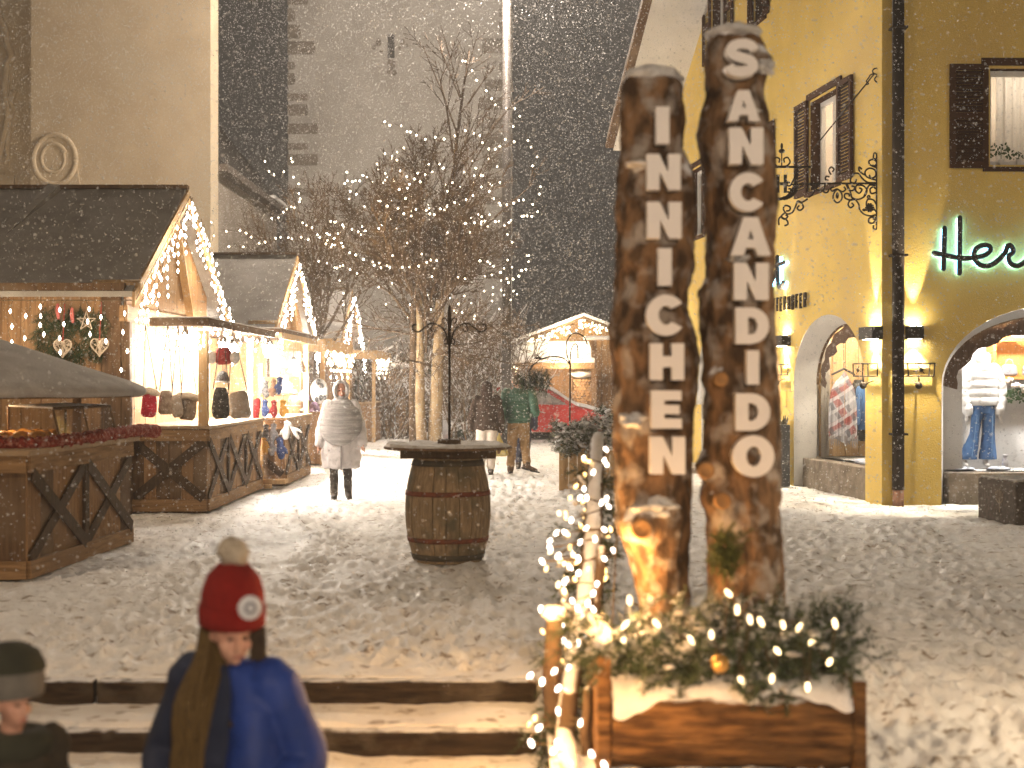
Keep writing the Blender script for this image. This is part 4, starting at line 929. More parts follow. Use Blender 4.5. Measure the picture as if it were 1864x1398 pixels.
SAN = [('S', 1350, 72, 140), ('A', 1353, 165, 221), ('N', 1358, 233, 299), ('C', 1361, 316, 384), ('A', 1366, 396, 465), ('N', 1367, 479, 546), ('D', 1369, 560, 626), ('I', 1370, 638, 700), ('D', 1370, 716, 784), ('O', 1371, 794, 867)]
trunk([(128, 1130, 1243), (200, 1128, 1252), (260, 1126, 1244), (300, 1120, 1262), (350, 1117, 1270), (420, 1118, 1268), (480, 1115, 1270), (520, 1118, 1256), (560, 1112, 1250), (600, 1106, 1266), (650, 1108, 1273), (700, 1112, 1273), (760, 1110, 1268), (850, 1115, 1263), (950, 1120, 1262), (1050, 1148, 1256), (1110, 1160, 1258), (1400, 1165, 1258)],
      'shorter snowy trunk lettered INNICHEN, lit orange at its foot', [kn(1165, 960, .08, .07), kn(1145, 620, .09, .02), kn(1250, 330, .06, .02)], -.05, 'INNICHEN', INN, 3.0)
trunk([(50, 1285, 1388), (100, 1279, 1401), (160, 1283, 1394), (200, 1271, 1404), (240, 1266, 1410), (300, 1280, 1414), (360, 1281, 1417), (430, 1284, 1411), (500, 1282, 1411), (530, 1268, 1411), (600, 1271, 1414), (700, 1278, 1419), (800, 1276, 1423), (900, 1281, 1424), (1000, 1285, 1427), (1110, 1286, 1431), (1400, 1286, 1431)],
      'taller snowy trunk lettered SANCANDIDO', [kn(1310, 690, .055, .045), kn(1282, 855, .065, .06), kn(1312, 910, .065, .055), kn(1400, 95, .05, .03)], -.05, 'SANCANDIDO', SAN, 17.0)

# ================================================================== LOG PLANTER WITH FIR GREENERY
M_log = mat('rough_log', (.24, .12, .045), (.075, .036, .015), 3.2, .9, 1.0, 7, (1.6, 9, 9), c3=(.15, .08, .035), s3=6, contrast=(.38, .60), snow=(1.12, 7))
pl = thing('log_planter', 'hollowed log planter with snow on its rim at the foot of the name posts', 'planter', (1.0, 6.45, -.05))
b = MB(); n = 36; rows = 60; vs_ = []; fs = []; x0, x1 = .44, 1.50
for i in range(rows+1):
    x = x0+(x1-x0)*i/rows
    for k in range(n+1):
        a = -PI*.98+PI*1.30*k/n - .25
        r = .225*(1+.05*noise.noise(Vector((x*2.2, math.cos(a)*2, math.sin(a)*2)))+.03*noise.noise(Vector((x*3, math.cos(a)*9, math.sin(a)*9))))
        vs_.append((x, 6.50-r*1.0*math.cos(a+PI/2+.25+PI*.0)*0+r*math.sin(a)*1.0*0 + 0, 0))
vs_ = []
for i in range(rows+1):
    x = x0+(x1-x0)*i/rows
    for k in range(n+1):
        a = -PI*.62+PI*1.24*k/n          # 0 = facing the camera, negative = below
        r = .205*(1+.09*noise.noise(Vector((x*1.8, math.cos(a)*2, math.sin(a)*2)))+.07*noise.noise(Vector((x*2.6, math.cos(a)*7, math.sin(a)*7)))+.03*noise.noise(Vector((x*5, math.cos(a)*25, math.sin(a)*25))))
        vs_.append((x, 6.47-r*math.cos(a), .145+r*math.sin(a)))
for i in range(rows):
    for k in range(n): a_, c_ = i*(n+1)+k, i*(n+1)+k+1; fs.append((a_, a_+n+1, c_+n+1, c_))
fs.append(tuple(range(n+1))); fs.append(tuple(rows*(n+1)+k for k in range(n, -1, -1)))
b.add(vs_, fs); b.build('log_side', M_log, pl, True)
b = MB(); b.box(.42, 1.50, 6.56, 6.72, -.05, .36); b.build('rear_board', M_woodd, pl)
b = MB(); b.box(.44, 1.49, 6.42, 6.60, -.05, .27); b.build('soil', M_brace, pl)
for (xa, m_) in ((.375, M_log), (1.502, M_log)):
    b = MB(); b.box(xa, xa+.06, 6.28, 7.15, -.06, .50 if xa < 1 else .37); o = b.build('end_board', m_, pl); bevel(o, .012)
b = MB(); b.box(.44, 1.50, 7.09, 7.15, -.06, .38); b.build('back_board', M_woodd, pl)
for (xa, xb_) in ((.50, .62), (1.05, 1.2), (1.42, 1.5)):
    b = MB(); b.box(xa, xb_, 6.3, 7.1, -.115, -.055); b.build('bearer', M_brace, pl)
b = MB(); vs_ = []; fs = []; nn = 70; mm = 12
for i in range(nn+1):
    x = .445+1.055*i/nn; low = .275+.12*noise.noise(Vector((x*3.1, 4, 0)))+.05*noise.noise(Vector((x*9, 1, 0)))+.03*(x-1)
    for k in range(mm+1):
        t = k/mm; z = .36-(.36-min(low, .345))*t if True else 0
        a = math.asin(max(-1, min(1, (z-.145)/.215))); r = .212+.018*math.sin(PI*min(1, t*1.0))*(1 if 0 < i < nn else 0)
        vs_.append((x, 6.47-r*math.cos(a)-.004, z+.012*math.sin(PI*t)))
for i in range(nn):
    for k in range(mm): a_ = i*(mm+1)+k; fs.append((a_, a_+1, a_+mm+2, a_+mm+1))
b.add(vs_, fs); b.build('rim_snow', M_snow, pl, True)
b = MB(); b.ell((.41, 6.75, .50), .06, .42, .045, 16, 10, noise_=.3); b.build('end_snow', M_snow, pl, True)
gr = thing('fir_greenery', 'snow dusted fir branches filling the log planter', 'fir branches', (1.0, 6.6, .3))
b = MB(); sb = MB()
for k in range(240):
    x = random.uniform(.42, 1.47); y = random.uniform(6.33, 6.80); z = .30+random.uniform(0, .20); d = Vector((random.uniform(-1, 1)+(x-1)*.5, random.uniform(-1.1, .3), random.uniform(-.1, 1.0)))
    L_ = random.uniform(.14, .30); fir_twig(b, (x, y, z), d, L_, .042, 12)
    if random.random() < .38:
        q = Vector((x, y, z))+d.normalized()*L_*random.uniform(.3, .8); sb.ell(q+Vector((0, 0, .01)), random.uniform(.02, .05), random.uniform(.02, .035), random.uniform(.010, .018), 8, 5, Matrix.Rotation(random.uniform(0, 3), 3, 'Z'), .6)
for k in range(40):   # taller sprays on the right and at the posts
    x = random.choice([random.uniform(1.3, 1.52), random.uniform(1.0, 1.35), random.uniform(.85, .95)]); fir_twig(b, (x, 6.55, .42), (random.uniform(-.3, .4), random.uniform(-.4, .2), 1), random.uniform(.22, .34), .042, 13)
b.build('branches', M_firs, gr, kind='stuff'); sb.build('snow_clumps', M_snowg, gr, True, kind='stuff')
ev = thing('fir_spray', 'upright green fir spray leaning on the taller name post', 'fir branch', (1.04, 6.62, .5)); b = MB()
for k in range(14): fir_twig(b, px(1320+random.uniform(-25, 15), random.uniform(1010, 1090), 6.62), (random.uniform(-.25, .25), -.2, 1), random.uniform(.14, .2), .03, 12)
b.build('branches', mat('lit_fir', (.06, .08, .02), (.10, .11, .03), 10, .7), ev, kind='stuff')
M_bulbf = emit('warm_garland_bulb', (1.0, .68, .34), 1.9)
def bulbs_each(parent, pts, r=.011, h=.024, m_=None):
    first = None
    for q in pts:
        if first is None:
            mb = MB(); mb.ell((0, 0, 0), r, r, h, 8, 6); first = mb.build('bulb', m_ or M_bulbf, parent, True, world=False); o = first
        else:
            o = bpy.data.objects.new('bulb', first.data); C.objects.link(o); o.parent = parent
        o.location = Vector(q)-WL[parent.name]; o.rotation_euler = (random.uniform(-.8, .8), random.uniform(-.8, .8), 0)
pb = thing('fairy_lights', 'fairy lights scattered over the fir branches in the log planter', 'string lights', (1, 6.4, .45))
pbp = [px(x, y, 6.24+.0006*(1240-y)) for x, y in ((1326, 1080), (1342, 1110), (1365, 1128), (1385, 1132), (1425, 1137), (1455, 1142), (1520, 1135), (1510, 1205), (1258, 1165), (1312, 1205), (1350, 1240), (1470, 1250), (1405, 1235), (1195, 1135), (1135, 1165), (1138, 1137), (1295, 1155), (1146, 1093), (1415, 1185), (1478, 1168))]
b = MB(); b.tube(smoothpts(sorted(pbp, key=lambda v_: v_.x), 3), .003, 4); b.build('cable', M_cable, pb); bulbs_each(pb, pbp)
gb = MB(); c0 = px(1310, 1208, 6.2); gb.ell(c0, .042, seg=16, rings=10); o = gb.build('bauble', mat('gold_bauble', (.75, .45, .15), (.7, .4, .12), 4, .25, metal=.7), None, True); tag(o, 'gold bauble among the fir branches of the log planter', 'bauble')
# ================================================================== RUSTIC RAILING WITH LIGHTS
ra = thing('rustic_railing', 'rustic branch railing with snow beside the steps, wound with lights', 'railing', (.25, 7.3, -.1))
M_branch = mat('railing_branch', (.13, .08, .045), (.07, .045, .028), 6, .85, .7, 20, snow=(1.0, 9))
rail = smoothpts([(.56, 9.3, 1.28), (.50, 8.7, 1.02), (.47, 8.3, .83), (.42, 7.9, .58), (.35, 7.5, .36), (.28, 7.1, .12), (.245, 6.7, -.02), (.28, 6.2, -.12)], 8)
b = MB(); b.tube(rail, [.052+.016*noise.noise(Vector((i*.23, 3, 0))) for i in range(len(rail))], 12, True); b.build('rail', M_branch, ra, True)
b = MB(); b.tube([p+Vector((.0, -.015, .045)) for p in rail], [.036+.022*noise.noise(Vector((i*.21, 9, 0))) for i in range(len(rail))], 10, True, .8); b.build('rail_snow', M_snow, ra, True)
for (p, q, r) in (((.17, 7.05, -.7), (.21, 7.05, .53), .055), ((.33, 7.6, -.5), (.36, 7.65, .45), .045), ((.52, 8.75, -.1), (.52, 8.72, 1.05), .045), ((.36, 7.35, -.3), (.50, 7.9, .75), .035), ((.22, 6.7, -.6), (.27, 6.75, .2), .05), ((.22, 7.1, -.2), (.42, 8.2, .62), .03), ((.33, 6.6, -.5), (.36, 6.62, .25), .03)):
    b = MB(); pts = [Vector(p).lerp(Vector(q), i/8)+Vector((.02*noise.noise(Vector((i*.9, r*50, 0))), .02*noise.noise(Vector((i*.9, r*90, 5))), 0)) for i in range(9)]; b.tube(pts, [r*(1-.03*i) for i in range(9)], 10, True); b.build('post', M_branch, ra, True)
b = MB(); b.ell((.205, 7.05, .54), .065, .06, .04, 12, 8, noise_=.3); b.build('post_snow', M_snow, ra, True)
b = MB()
for k in range(150):
    q = rail[random.randrange(4, len(rail)-6)]; fir_twig(b, q+Vector((random.uniform(-.06, .06), -.02, random.uniform(-.12, .02))), (random.uniform(-1, 1), random.uniform(-.6, .4), random.uniform(-1, .2)), random.uniform(.12, .22), .035, 9)
b.build('fir_sprigs', M_firs, ra, kind='stuff')
rl = thing('fairy_lights', 'dense fairy lights wound round the rustic railing by the steps', 'string lights', (.3, 7.3, .3))
pts = [(1103, 818), (1100, 838), (1104, 845), (1063, 834), (1080, 860), (1063, 890), (1056, 906), (1068, 906), (1095, 915), (1104, 908), (1108, 922), (1040, 947), (1067, 962), (1100, 964), (1013, 970), (1028, 969), (1001, 985), (1001, 997), (1083, 981), (1056, 987), (1016, 1012), (1053, 1017), (987, 1022), (1100, 1017), (1117, 1002), (1038, 1034), (1053, 1043), (1030, 1056), (1027, 1060), (1087, 1063), (1080, 1080), (1042, 1094), (985, 1109), (1022, 1112), (1051, 1107), (1070, 1098), (1080, 1109), (1008, 1135), (1022, 1137), (1025, 1166), (1034, 1172), (1053, 1172), (1068, 1160), (965, 1230), (987, 1241), (1034, 1215), (1009, 1222), (1016, 1253), (1031, 1260), (1040, 1266), (1017, 1295), (1058, 1315), (981, 1325), (967, 1353), (1014, 1353), (1008, 1367), (1077, 1373), (1100, 1393), (1125, 925), (1131, 940)]
rp = []
for (x, y) in pts:
    t = min(1, max(0, (y-818)/570)); Y = 8.7-2.35*t**.8+random.uniform(-.12, .12); rp.append(px(x, y, Y))
b = MB(); b.tube(smoothpts(rp, 3), .004, 4); b.build('cable', M_cable, rl); bulbs_each(rl, rp, .012, .020, M_bulbw)
extra = [px(random.gauss(1045, 26), random.uniform(930, 1180), random.uniform(7.4, 8.3)) for k in range(16)]
bulbs_each(rl, extra, .012, .02, M_bulbf)
more = [rail[random.randrange(3, len(rail)-4)]+Vector((random.gauss(-.03, .09), random.gauss(0, .1), random.gauss(-.06, .10))) for k in range(60)]
bulbs_each(rl, more, .011, .018, emit('golden_garland_bulb', (1.0, .55, .18), 2.2))
sm = MB()
for k in range(60):
    q = rail[random.randrange(3, len(rail)-4)]+Vector((random.gauss(-.02, .06), random.gauss(-.03, .05), random.gauss(-.06, .08))); sm.ell(q, random.uniform(.015, .045), random.uniform(.015, .03), random.uniform(.01, .02), 8, 5, Matrix.Rotation(random.uniform(-1, 1), 3, 'Y'), .6)
sm.build('snow_clumps', M_snowg, ra, True, kind='stuff')
for (x, y, Y, p_) in ((1010, 990, 7.2, 6), (985, 1120, 6.8, 6), (1110, 900, 7.4, 4), (965, 1290, 6.4, 5.5), (1128, 1010, 6.7, 7.5), (1140, 1250, 5.9, 4)): light('garland_glow', 'POINT', px(x, y, Y), p_, (1, .52, .17), rl, .12)
light('garland_glow', 'POINT', px(1250, 1290, 5.5), 2.6, (1, .50, .16), pb, .12); light('garland_glow', 'POINT', px(1150, 1110, 6.5), 2.5, (1, .56, .22), pb, .08)
# ================================================================== ON THE YELLOW BUILDING
M_beam = emit('lamp_lens', (1, .9, .7), 30)
def wall_lamp(M, u, z, lab, w_=.26, pu=95, pd=80):
    loc = M @ Vector((u, -.07, z)); t = thing('wall_lamp', lab, 'wall lamp', loc, group='black up and down wall lamps')
    b = MB(M); b.box(u-w_/2, u+w_/2, -.155, -.004, z-.085, z+.085); b.build('housing', M_black, t)
    for s_ in (-1, 1):
        b = MB(M); zz = z+s_*.0865; b.add([(u-w_*.4, -.13, zz), (u+w_*.4, -.13, zz), (u+w_*.4, -.04, zz), (u-w_*.4, -.04, zz)], [(0, 1, 2, 3)]); b.build('lens', M_beam, t)
    a = M @ Vector((u, -.105, z+.12)); light('up_light', 'SPOT', a, pu, (1, .84, .58), t, .02, M @ Vector((u, -.060, z+2)), 36, .5)
    a = M @ Vector((u, -.105, z-.12)); light('down_light', 'SPOT', a, pd, (1, .84, .58), t, .02, M @ Vector((u, -.085, z-2)), 84, .6)
def sconce(M, u, z, lab):
    loc = M @ Vector((u, -.2, z)); t = thing('iron_bracket', lab, 'wall bracket', loc, group='iron flower box brackets')
    b = MB(M); w_, h_ = .17, .085
    for v in (-.03, -.24):
        P = [(u-w_, v, z-h_), (u+w_, v, z-h_), (u+w_*1.08, v, z+h_), (u-w_*1.08, v, z+h_)]
        for i in range(4): b.tube([P[i], P[(i+1) % 4]], .010, 5)
    for (su, sz) in ((-1, -1), (1, -1), (1.08, 1), (-1.08, 1)): b.tube([(u+su*w_, -.03, z+sz*h_), (u+su*w_, -.24, z+sz*h_)], .008, 5)
    b.build('basket', M_iron, t)
    b = MB(M); b.ell((u, -.24, z), .032, .02, .032, 8, 6)
    for k in range(4): b.tube([(u, -.24, z), (u+.12*math.cos(k*PI/2+.4), -.24, z+.06*math.sin(k*PI/2+.4))], .006, 4)
    b.build('rosette', M_iron, t)
    b = MB(M); b.ell((u-.01, -.17, z-.21), .05, seg=12, rings=8); b.tube([(u-.01, -.17, z-.16), (u-.01, -.17, z-h_)], .012, 6); b.tube(smoothpts([(u, -.02, z-.15), (u-.05, -.10, z-.17), (u-.02, -.15, z-.21)]), .009, 5); b.build('drop', M_iron, t, True)
wall_lamp(MR, .42, 2.33, 'black wall lamp between the downpipe and the wide shop window', .21)
wall_lamp(ML, .20, 2.33, 'black wall lamp between the downpipe and the narrow arched window', .5)
wall_lamp(ML, 4.02, 2.33, 'black wall lamp close to the taller name post', .42)
sconce(MR, .46, 1.83, 'iron flower bracket casting shadows right of the downpipe')
sconce(ML, .25, 1.83, 'iron flower bracket left of the downpipe beside the plaid poncho'); sconce(ML, 4.05, 1.86, 'iron flower bracket close to the taller name post')
# plaque hanging below the far bracket
c0 = ML @ Vector((3.98, -.2, 1.42)); t = thing('hanging_plaque', 'small brown plaque hanging below the iron bracket by the name post', 'sign', c0)
b = MB(ML); b.box(3.86, 4.10, -.215, -.195, 1.26, 1.54); b.build('board', M_shut, t); b = MB(ML); b.tube([(3.98+.06*math.cos(a), -.219, 1.42+.085*math.sin(a)) for a in np.linspace(0, 2*PI, 20)], .010, 5); b.build('oval', M_let, t); b = MB(ML); b.tube([(3.98, -.205, 1.54), (3.98, -.205, 1.72)], .004, 4); b.build('chain', M_iron, t)
# backlit script sign
M_mint = emit('mint_backlight', (.20, .62, 1.0), 7, 'AUTO')
def script(M, strokes, r, lab, cat, loc):
    t = thing('script_sign', lab, cat, loc, group='backlit script lettering')
    for s_ in strokes:
        b = MB(M); b.tube(s_, r, 8, True); o = b.build('letter_stroke', M_black, t, True)
        g = MB(M); g.tube([(p[0], -.022, p[2]) for p in s_], r*.62, 6); g.build('backlight', M_mint, o)
su = lambda x, y: ((x-1605)/134.7, -.085, EYE-(y-692)/134.7)
S_ = [[su(1716, 417), su(1714, 490)], [su(1744, 398), su(1743, 498)], smoothpts([su(1697, 462), su(1715, 465), su(1745, 471), su(1768, 470), su(1788, 466), su(1799, 457), su(1797, 449), su(1784, 448), su(1772, 456), su(1770, 470), su(1779, 482), su(1795, 485), su(1812, 476), su(1826, 461), su(1832, 448), su(1838, 450), su(1841, 459), su(1833, 468), su(1836, 480), su(1848, 485), su(1860, 479), su(1872, 466), su(1880, 440), su(1884, 420)], 5), smoothpts([su(1884, 415), su(1882, 470), su(1892, 485), su(1905, 476), su(1900, 455), su(1886, 460)], 5)]
script(MR, S_, .036, 'dark script shop sign reading Her with pale green back lighting', 'sign', MR @ Vector((1.3, 0, 3.4)))
def lu(x, y):   # pixel to (u, z) on the gable wall
    k = (x-932)/2600; u = (CX-k*CY)/(k*UL.y-UL.x); Y = CY+UL.y*u; return (u, -.085, EYE-(y-692)/2600*Y)
S2 = [smoothpts([lu(1424, 468), lu(1424.5, 505), lu(1426, 518), lu(1430, 524), lu(1435, 514)], 4), [lu(1418, 485), lu(1436, 478)], smoothpts([lu(1408, 520), lu(1414, 512), lu(1421, 495)], 3)]
script(ML, S2, .036, 'backlit letter t of a script sign beside the taller name post', 'sign', ML @ Vector((4.2, 0, 3.3)))
# raised metal lettering
SEG = {'T': [((-.4, 1), (.4, 1)), ((0, 1), (0, 0))], 'E': [((-.35, 0), (-.35, 1)), ((-.35, 1), (.35, 1)), ((-.35, .5), (.25, .5)), ((-.35, 0), (.35, 0))], 'R': [((-.35, 0), (-.35, 1)), ((-.35, 1), (.35, 1)), ((.35, 1), (.35, .5)), ((.35, .5), (-.35, .5)), ((-.05, .5), (.38, 0))], 'H': [((-.35, 0), (-.35, 1)), ((.35, 0), (.35, 1)), ((-.35, .5), (.35, .5))], 'O': [((-.35, 0), (-.35, 1)), ((-.35, 1), (.35, 1)), ((.35, 1), (.35, 0)), ((.35, 0), (-.35, 0))], 'F': [((-.35, 0), (-.35, 1)), ((-.35, 1), (.35, 1)), ((-.35, .5), (.25, .5))]}
t = thing('metal_lettering', 'dark metal letters TTERHOFER on the yellow wall above the narrow arch', 'sign', ML @ Vector((3.6, 0, 2.95)))
ua, ub = lu(1415, 555)[0]+.15, lu(1475, 548)[0]; zt = 2.83
for i, c_ in enumerate('TTERHOFER'):
    uu = ua+(ub-ua)*(i+.5)/9; hw = abs(ub-ua)/9*.42
    b = MB(ML)
    for j, ((x0, z0), (x1, z1)) in enumerate(SEG[c_]):
        p, q = (uu-x0*hw, -.05-.001*j, zt+z0*.21), (uu-x1*hw, -.05-.001*j, zt+z1*.21); b.beam(p, q, .03, .034, (0, 1, 0))
    b.build('letter_'+c_.lower(), M_iron, t)
# wrought iron hanging sign, standing out from the gable wall near the corner
bs = thing('wrought_iron_sign', 'ornate wrought iron hanging sign with letter H on the yellow house corner', 'hanging sign', (4.9, 19.45, 3.8))
BY = 19.45
Q = lambda x, y: px(x, y, BY)
def crv(part, pts, r=.012, k=5, n=5):
    part.tube(smoothpts([Q(*p) for p in pts], k), r, n)
b = MB(); b.tube([Q(1597, 282), Q(1597, 410)], .022, 6); b.tube(smoothpts([Q(1597, 283), Q(1592, 278), Q(1590, 287), Q(1594, 290)]), .012, 5); b.tube(smoothpts([Q(1597, 408), Q(1595, 417), Q(1590, 416), Q(1590, 410)]), .012, 5); b.build('wall_bar', M_iron, bs)
b = MB(); b.tube([Q(1597, 334), Q(1500, 334)], .014, 6); b.tube([Q(1500, 334), Q(1440, 336)], .012, 6); b.tube([Q(1476, 304), Q(1392, 304)], .016, 6); b.build('arm_bar', M_iron, bs)
b = MB()
for pts in ([(1596, 305), (1584, 300), (1582, 293), (1590, 290), (1596, 296), (1592, 302), (1588, 300)], [(1596, 328), (1578, 322), (1575, 312), (1583, 306), (1593, 310), (1594, 320), (1586, 324), (1582, 318)], [(1594, 333), (1580, 332), (1570, 325), (1563, 316), (1555, 316), (1549, 323)], [(1576, 319), (1570, 316), (1564, 310), (1564, 304), (1569, 308)], [(1549, 323), (1548, 331), (1556, 333), (1559, 326)],
            [(1542, 336), (1548, 350), (1551, 360), (1562, 363), (1573, 358), (1578, 346), (1571, 338), (1560, 337), (1557, 346), (1564, 352), (1569, 345), (1564, 342)], [(1596, 338), (1583, 337), (1577, 347), (1572, 360)], [(1595, 350), (1586, 352), (1584, 344), (1590, 340), (1594, 344)], [(1557, 363), (1547, 364), (1538, 360), (1538, 353), (1545, 353), (1546, 358)], [(1557, 363), (1548, 364), (1544, 372), (1548, 378), (1554, 374), (1550, 369)],
            [(1557, 363), (1563, 372), (1565, 382), (1573, 390), (1584, 393), (1595, 391)], [(1595, 372), (1590, 364), (1580, 363), (1577, 372), (1582, 380), (1590, 380), (1595, 386)], [(1582, 363), (1579, 358), (1582, 356), (1584, 360)], [(1596, 397), (1588, 395), (1582, 398), (1582, 405), (1589, 406), (1593, 400), (1589, 398)], [(1540, 335), (1545, 345), (1552, 347), (1556, 341), (1550, 338)],
            [(1524, 344), (1518, 352), (1517, 362), (1524, 369), (1532, 363), (1532, 352), (1524, 344), (1515, 348), (1512, 342), (1517, 340)], [(1524, 344), (1533, 349), (1539, 345), (1536, 340)], [(1509, 344), (1506, 350), (1500, 350), (1500, 345)], [(1513, 318), (1509, 310), (1513, 304), (1518, 308), (1515, 313)], [(1510, 322), (1504, 321), (1503, 327), (1508, 328)],
            [(1502, 336), (1497, 347), (1488, 346), (1485, 339), (1491, 333)], [(1475, 336), (1482, 346), (1478, 355), (1472, 359)], [(1470, 362), (1460, 368), (1452, 366), (1448, 376), (1442, 387), (1432, 389), (1426, 380), (1430, 374), (1438, 377), (1437, 383), (1431, 384)], [(1452, 367), (1459, 370), (1462, 378), (1456, 383), (1451, 379), (1455, 374)], [(1428, 388), (1422, 394), (1428, 399), (1434, 394), (1430, 391)], [(1423, 396), (1432, 401), (1434, 408), (1428, 411)], [(1424, 393), (1418, 398), (1418, 410)]):
    crv(b, pts, .0125)
b.build('scrollwork', M_iron, bs, True)
b = MB(); c0 = Q(1583, 378)
for k in range(10): a = 2*PI*k/10; b.tube([c0, c0+Vector((.05*math.cos(a), 0, .05*math.sin(a)))], [.012, .016], 5, True)
b.ell(c0, .03, .02, .03); b.ell(Q(1573, 382), .028, .015, .02); b.ell(Q(1524, 356), .022, .012, .045); b.build('rosette', M_iron, bs)
b = MB()   # finial with scrolls above, curved frame and letter H
b.tube([Q(1423, 304), Q(1423, 262)], .009, 5); b.ell(Q(1423, 275), .045, .04, .03); b.ell(Q(1423, 266), .018, .018, .045, 8, 6)
crv(b, [(1423, 303), (1432, 302), (1438, 295), (1434, 287), (1427, 289), (1428, 296)]); crv(b, [(1423, 303), (1414, 302), (1408, 295), (1412, 287), (1419, 289), (1418, 296)]); b.build('finial', M_iron, bs, True)
b = MB(); crv(b, [(1452, 306), (1450, 320), (1446, 338), (1438, 352), (1428, 360), (1412, 362), (1398, 355), (1393, 340), (1392, 320), (1392, 304)], .022, 6)
for k in range(9): a = .15+k*.16; q = Q(1424+27*math.cos(a), 334+27*math.sin(a)); b.ell(q, .03, .018, .03, 8, 5)
b.build('sign_frame', M_iron, bs, True)
b = MB(); crv(b, [(1450, 308), (1446, 312), (1447, 320), (1443, 330), (1438, 338), (1433, 337), (1434, 331), (1438, 333)]); crv(b, [(1433, 349), (1438, 350), (1439, 344), (1435, 344)]); b.build('inner_scroll', M_iron, bs, True)
b = MB(); b.beam(Q(1429.5, 318), Q(1429.5, 351), .02, .042, (1, 0, 0)); b.beam(Q(1416, 318), Q(1416, 351), .02, .042, (1, 0, 0)); b.beam(Q(1419.5, 334.5), Q(1426, 334.5), .02, .04); b.build('letter_h', M_black, bs)
b = MB(); b.tube([Q(1592, 134), Q(1481, 270)], .010, 5); b.tube([Q(1481, 270), Q(1476, 303)], .006, 4); b.tube([Q(1598, 122), Q(1598, 150)], .010, 5)
for pts in ([(1597, 136), (1589, 132), (1590, 126), (1596, 124)], [(1597, 137), (1592, 144), (1596, 150)], [(1592, 134), (1585, 136), (1581, 142), (1577, 148), (1581, 152), (1577, 154)]): crv(b, pts, .010)
b.build('stay_rod', M_iron, bs, True)
# little hook at the upper shutter
b = MB(ML); b.tube([(4.9, -.02, 8.02), (4.9, -.22, 8.02), (4.86, -.24, 7.95)], .016, 5); o = b.build('iron_hook', M_iron, None); tag(o, 'small iron hook below the upper shutter of the yellow house', 'hook')
# ------------------------------------------------------------------ plants on the upstairs sill
for i, (u, s_) in enumerate(((1.66, .17), (1.90, .09), (2.1, .08))):
    t = thing('potted_plant', ('larger potted plant on the upstairs window sill', 'small plant right of the larger one upstairs', 'second small plant upstairs')[i], 'plant', MR @ Vector((u, .12, 4.63)), group='plants on the upstairs sill'); b = MB(MR)
    for k in range(46):
        d = Vector((random.gauss(0, 1), random.gauss(0, .35), abs(random.gauss(.6, .6)))).normalized()*s_*random.uniform(.4, 1.25); c0 = Vector((u, .11, 4.70))+d; R = Matrix.Rotation(random.uniform(0, 6), 3, 'Y'); b.ell(c0, s_*.15, .006, s_*.08, 5, 3, R)
    b.tube([(u, .11, 4.66), (u, .11, 4.70+s_*.8)], .006, 4); b.build('leaves', mat('pot_plant_leaf', (.035, .07, .025), (.05, .09, .03), 10, .6), t)
    b = MB(MR); b.lathe([(.03, 4.605), (.04, 4.69), (.0, 4.69)], 10, (u, .11, 0)); b.build('pot', M_white, t)
bk = thing('book_shelf', 'upstairs shelf of orange backed books beside the curtain', 'shelf', MR @ Vector((1.5, 1.2, 5)))
for k in range(8): b = MB(MR); b.box(1.3, 1.75, 1.0, 1.1, 4.75+.15*k, 4.75+.15*k+(.045)); b.build('shelf_board', mat('orange_board', (.45, .14, .04)), bk)
# ------------------------------------------------------------------ display behind the wide shop window
M_man = mat('mannequin_white', (.78, .75, .72), (.74, .71, .68), 3, .45); M_puff = mat('white_down_jacket', (.76, .74, .71), (.72, .70, .67), 5, .6, .2, 20); M_jean = mat('blue_denim', (.075, .16, .32), (.05, .11, .24), 12, .85, .3, 120)
mu, mv, mf = 1.70, .95, .45
mn = thing('shop_mannequin', 'headless white mannequin in white down jacket and flared jeans', 'mannequin', MR @ Vector((mu, mv, mf)))
def mrow(*a): return [(mu+x, mv+y, z, rx, ry) for (x, y, z, rx, ry) in a]
b = MB(MR); b.loft(mrow((.02, 0, 1.55, .10, .09), (.02, 0, 1.9, .08, .07), (.02, 0, 2.04, .055, .05)), 16); 
for s_ in (-1, 1):
    b.tube([(mu+s_*.10, mv, 1.35), (mu+s_*(.17 if s_ < 0 else .08)-.03, mv, .9), (mu+s_*(.22 if s_ < 0 else .08)-.04, mv, .52)], [.07, .05, .035], 10); b.tube([(mu+s_*(.22 if s_ < 0 else .08)-.04, mv, .52), (mu+s_*(.22 if s_ < 0 else .08)-.04, mv-.10, .49)], [.04, .03], 8, True)
    b.tube([(mu+s_*.22, mv-.02, 1.24), (mu+s_*.24, mv-.05, 1.13)], [.028, .03], 8, True)
    for k in range(4): b.tube([(mu+s_*.24-.018+.012*k, mv-.055, 1.12), (mu+s_*.245-.018+.012*k, mv-.07, 1.05+.008*abs(k-1.5))], [.007, .005], 5, True)
b.build('body', M_man, mn, True)
b = MB(MR)
secs = []
for i in range(41):
    z = 1.33+.60*i/40; t_ = i/40; w_ = np.interp(t_, [0, .15, .5, .8, .95, 1], [.215, .225, .215, .205, .13, .08]); pf = 1+.07*abs(math.sin(PI*t_*5))
    secs.append((mu+.01, mv, z, w_*pf, .13*pf*(.8 if t_ > .9 else 1)))
b.loft(secs, 28)
for s_ in (-1, 1):
    P = smoothpts([(mu+s_*.17, mv, 1.86), (mu+s_*.25, mv, 1.66), (mu+s_*.27, mv-.01, 1.45), (mu+s_*.22, mv-.04, 1.25)], 10); b.tube(P, [.075*(1+.10*abs(math.sin(i*.62))) for i in range(len(P))], 14, True)
o = b.build('down_jacket', M_puff, mn, True); remesh(o, .010, 1)
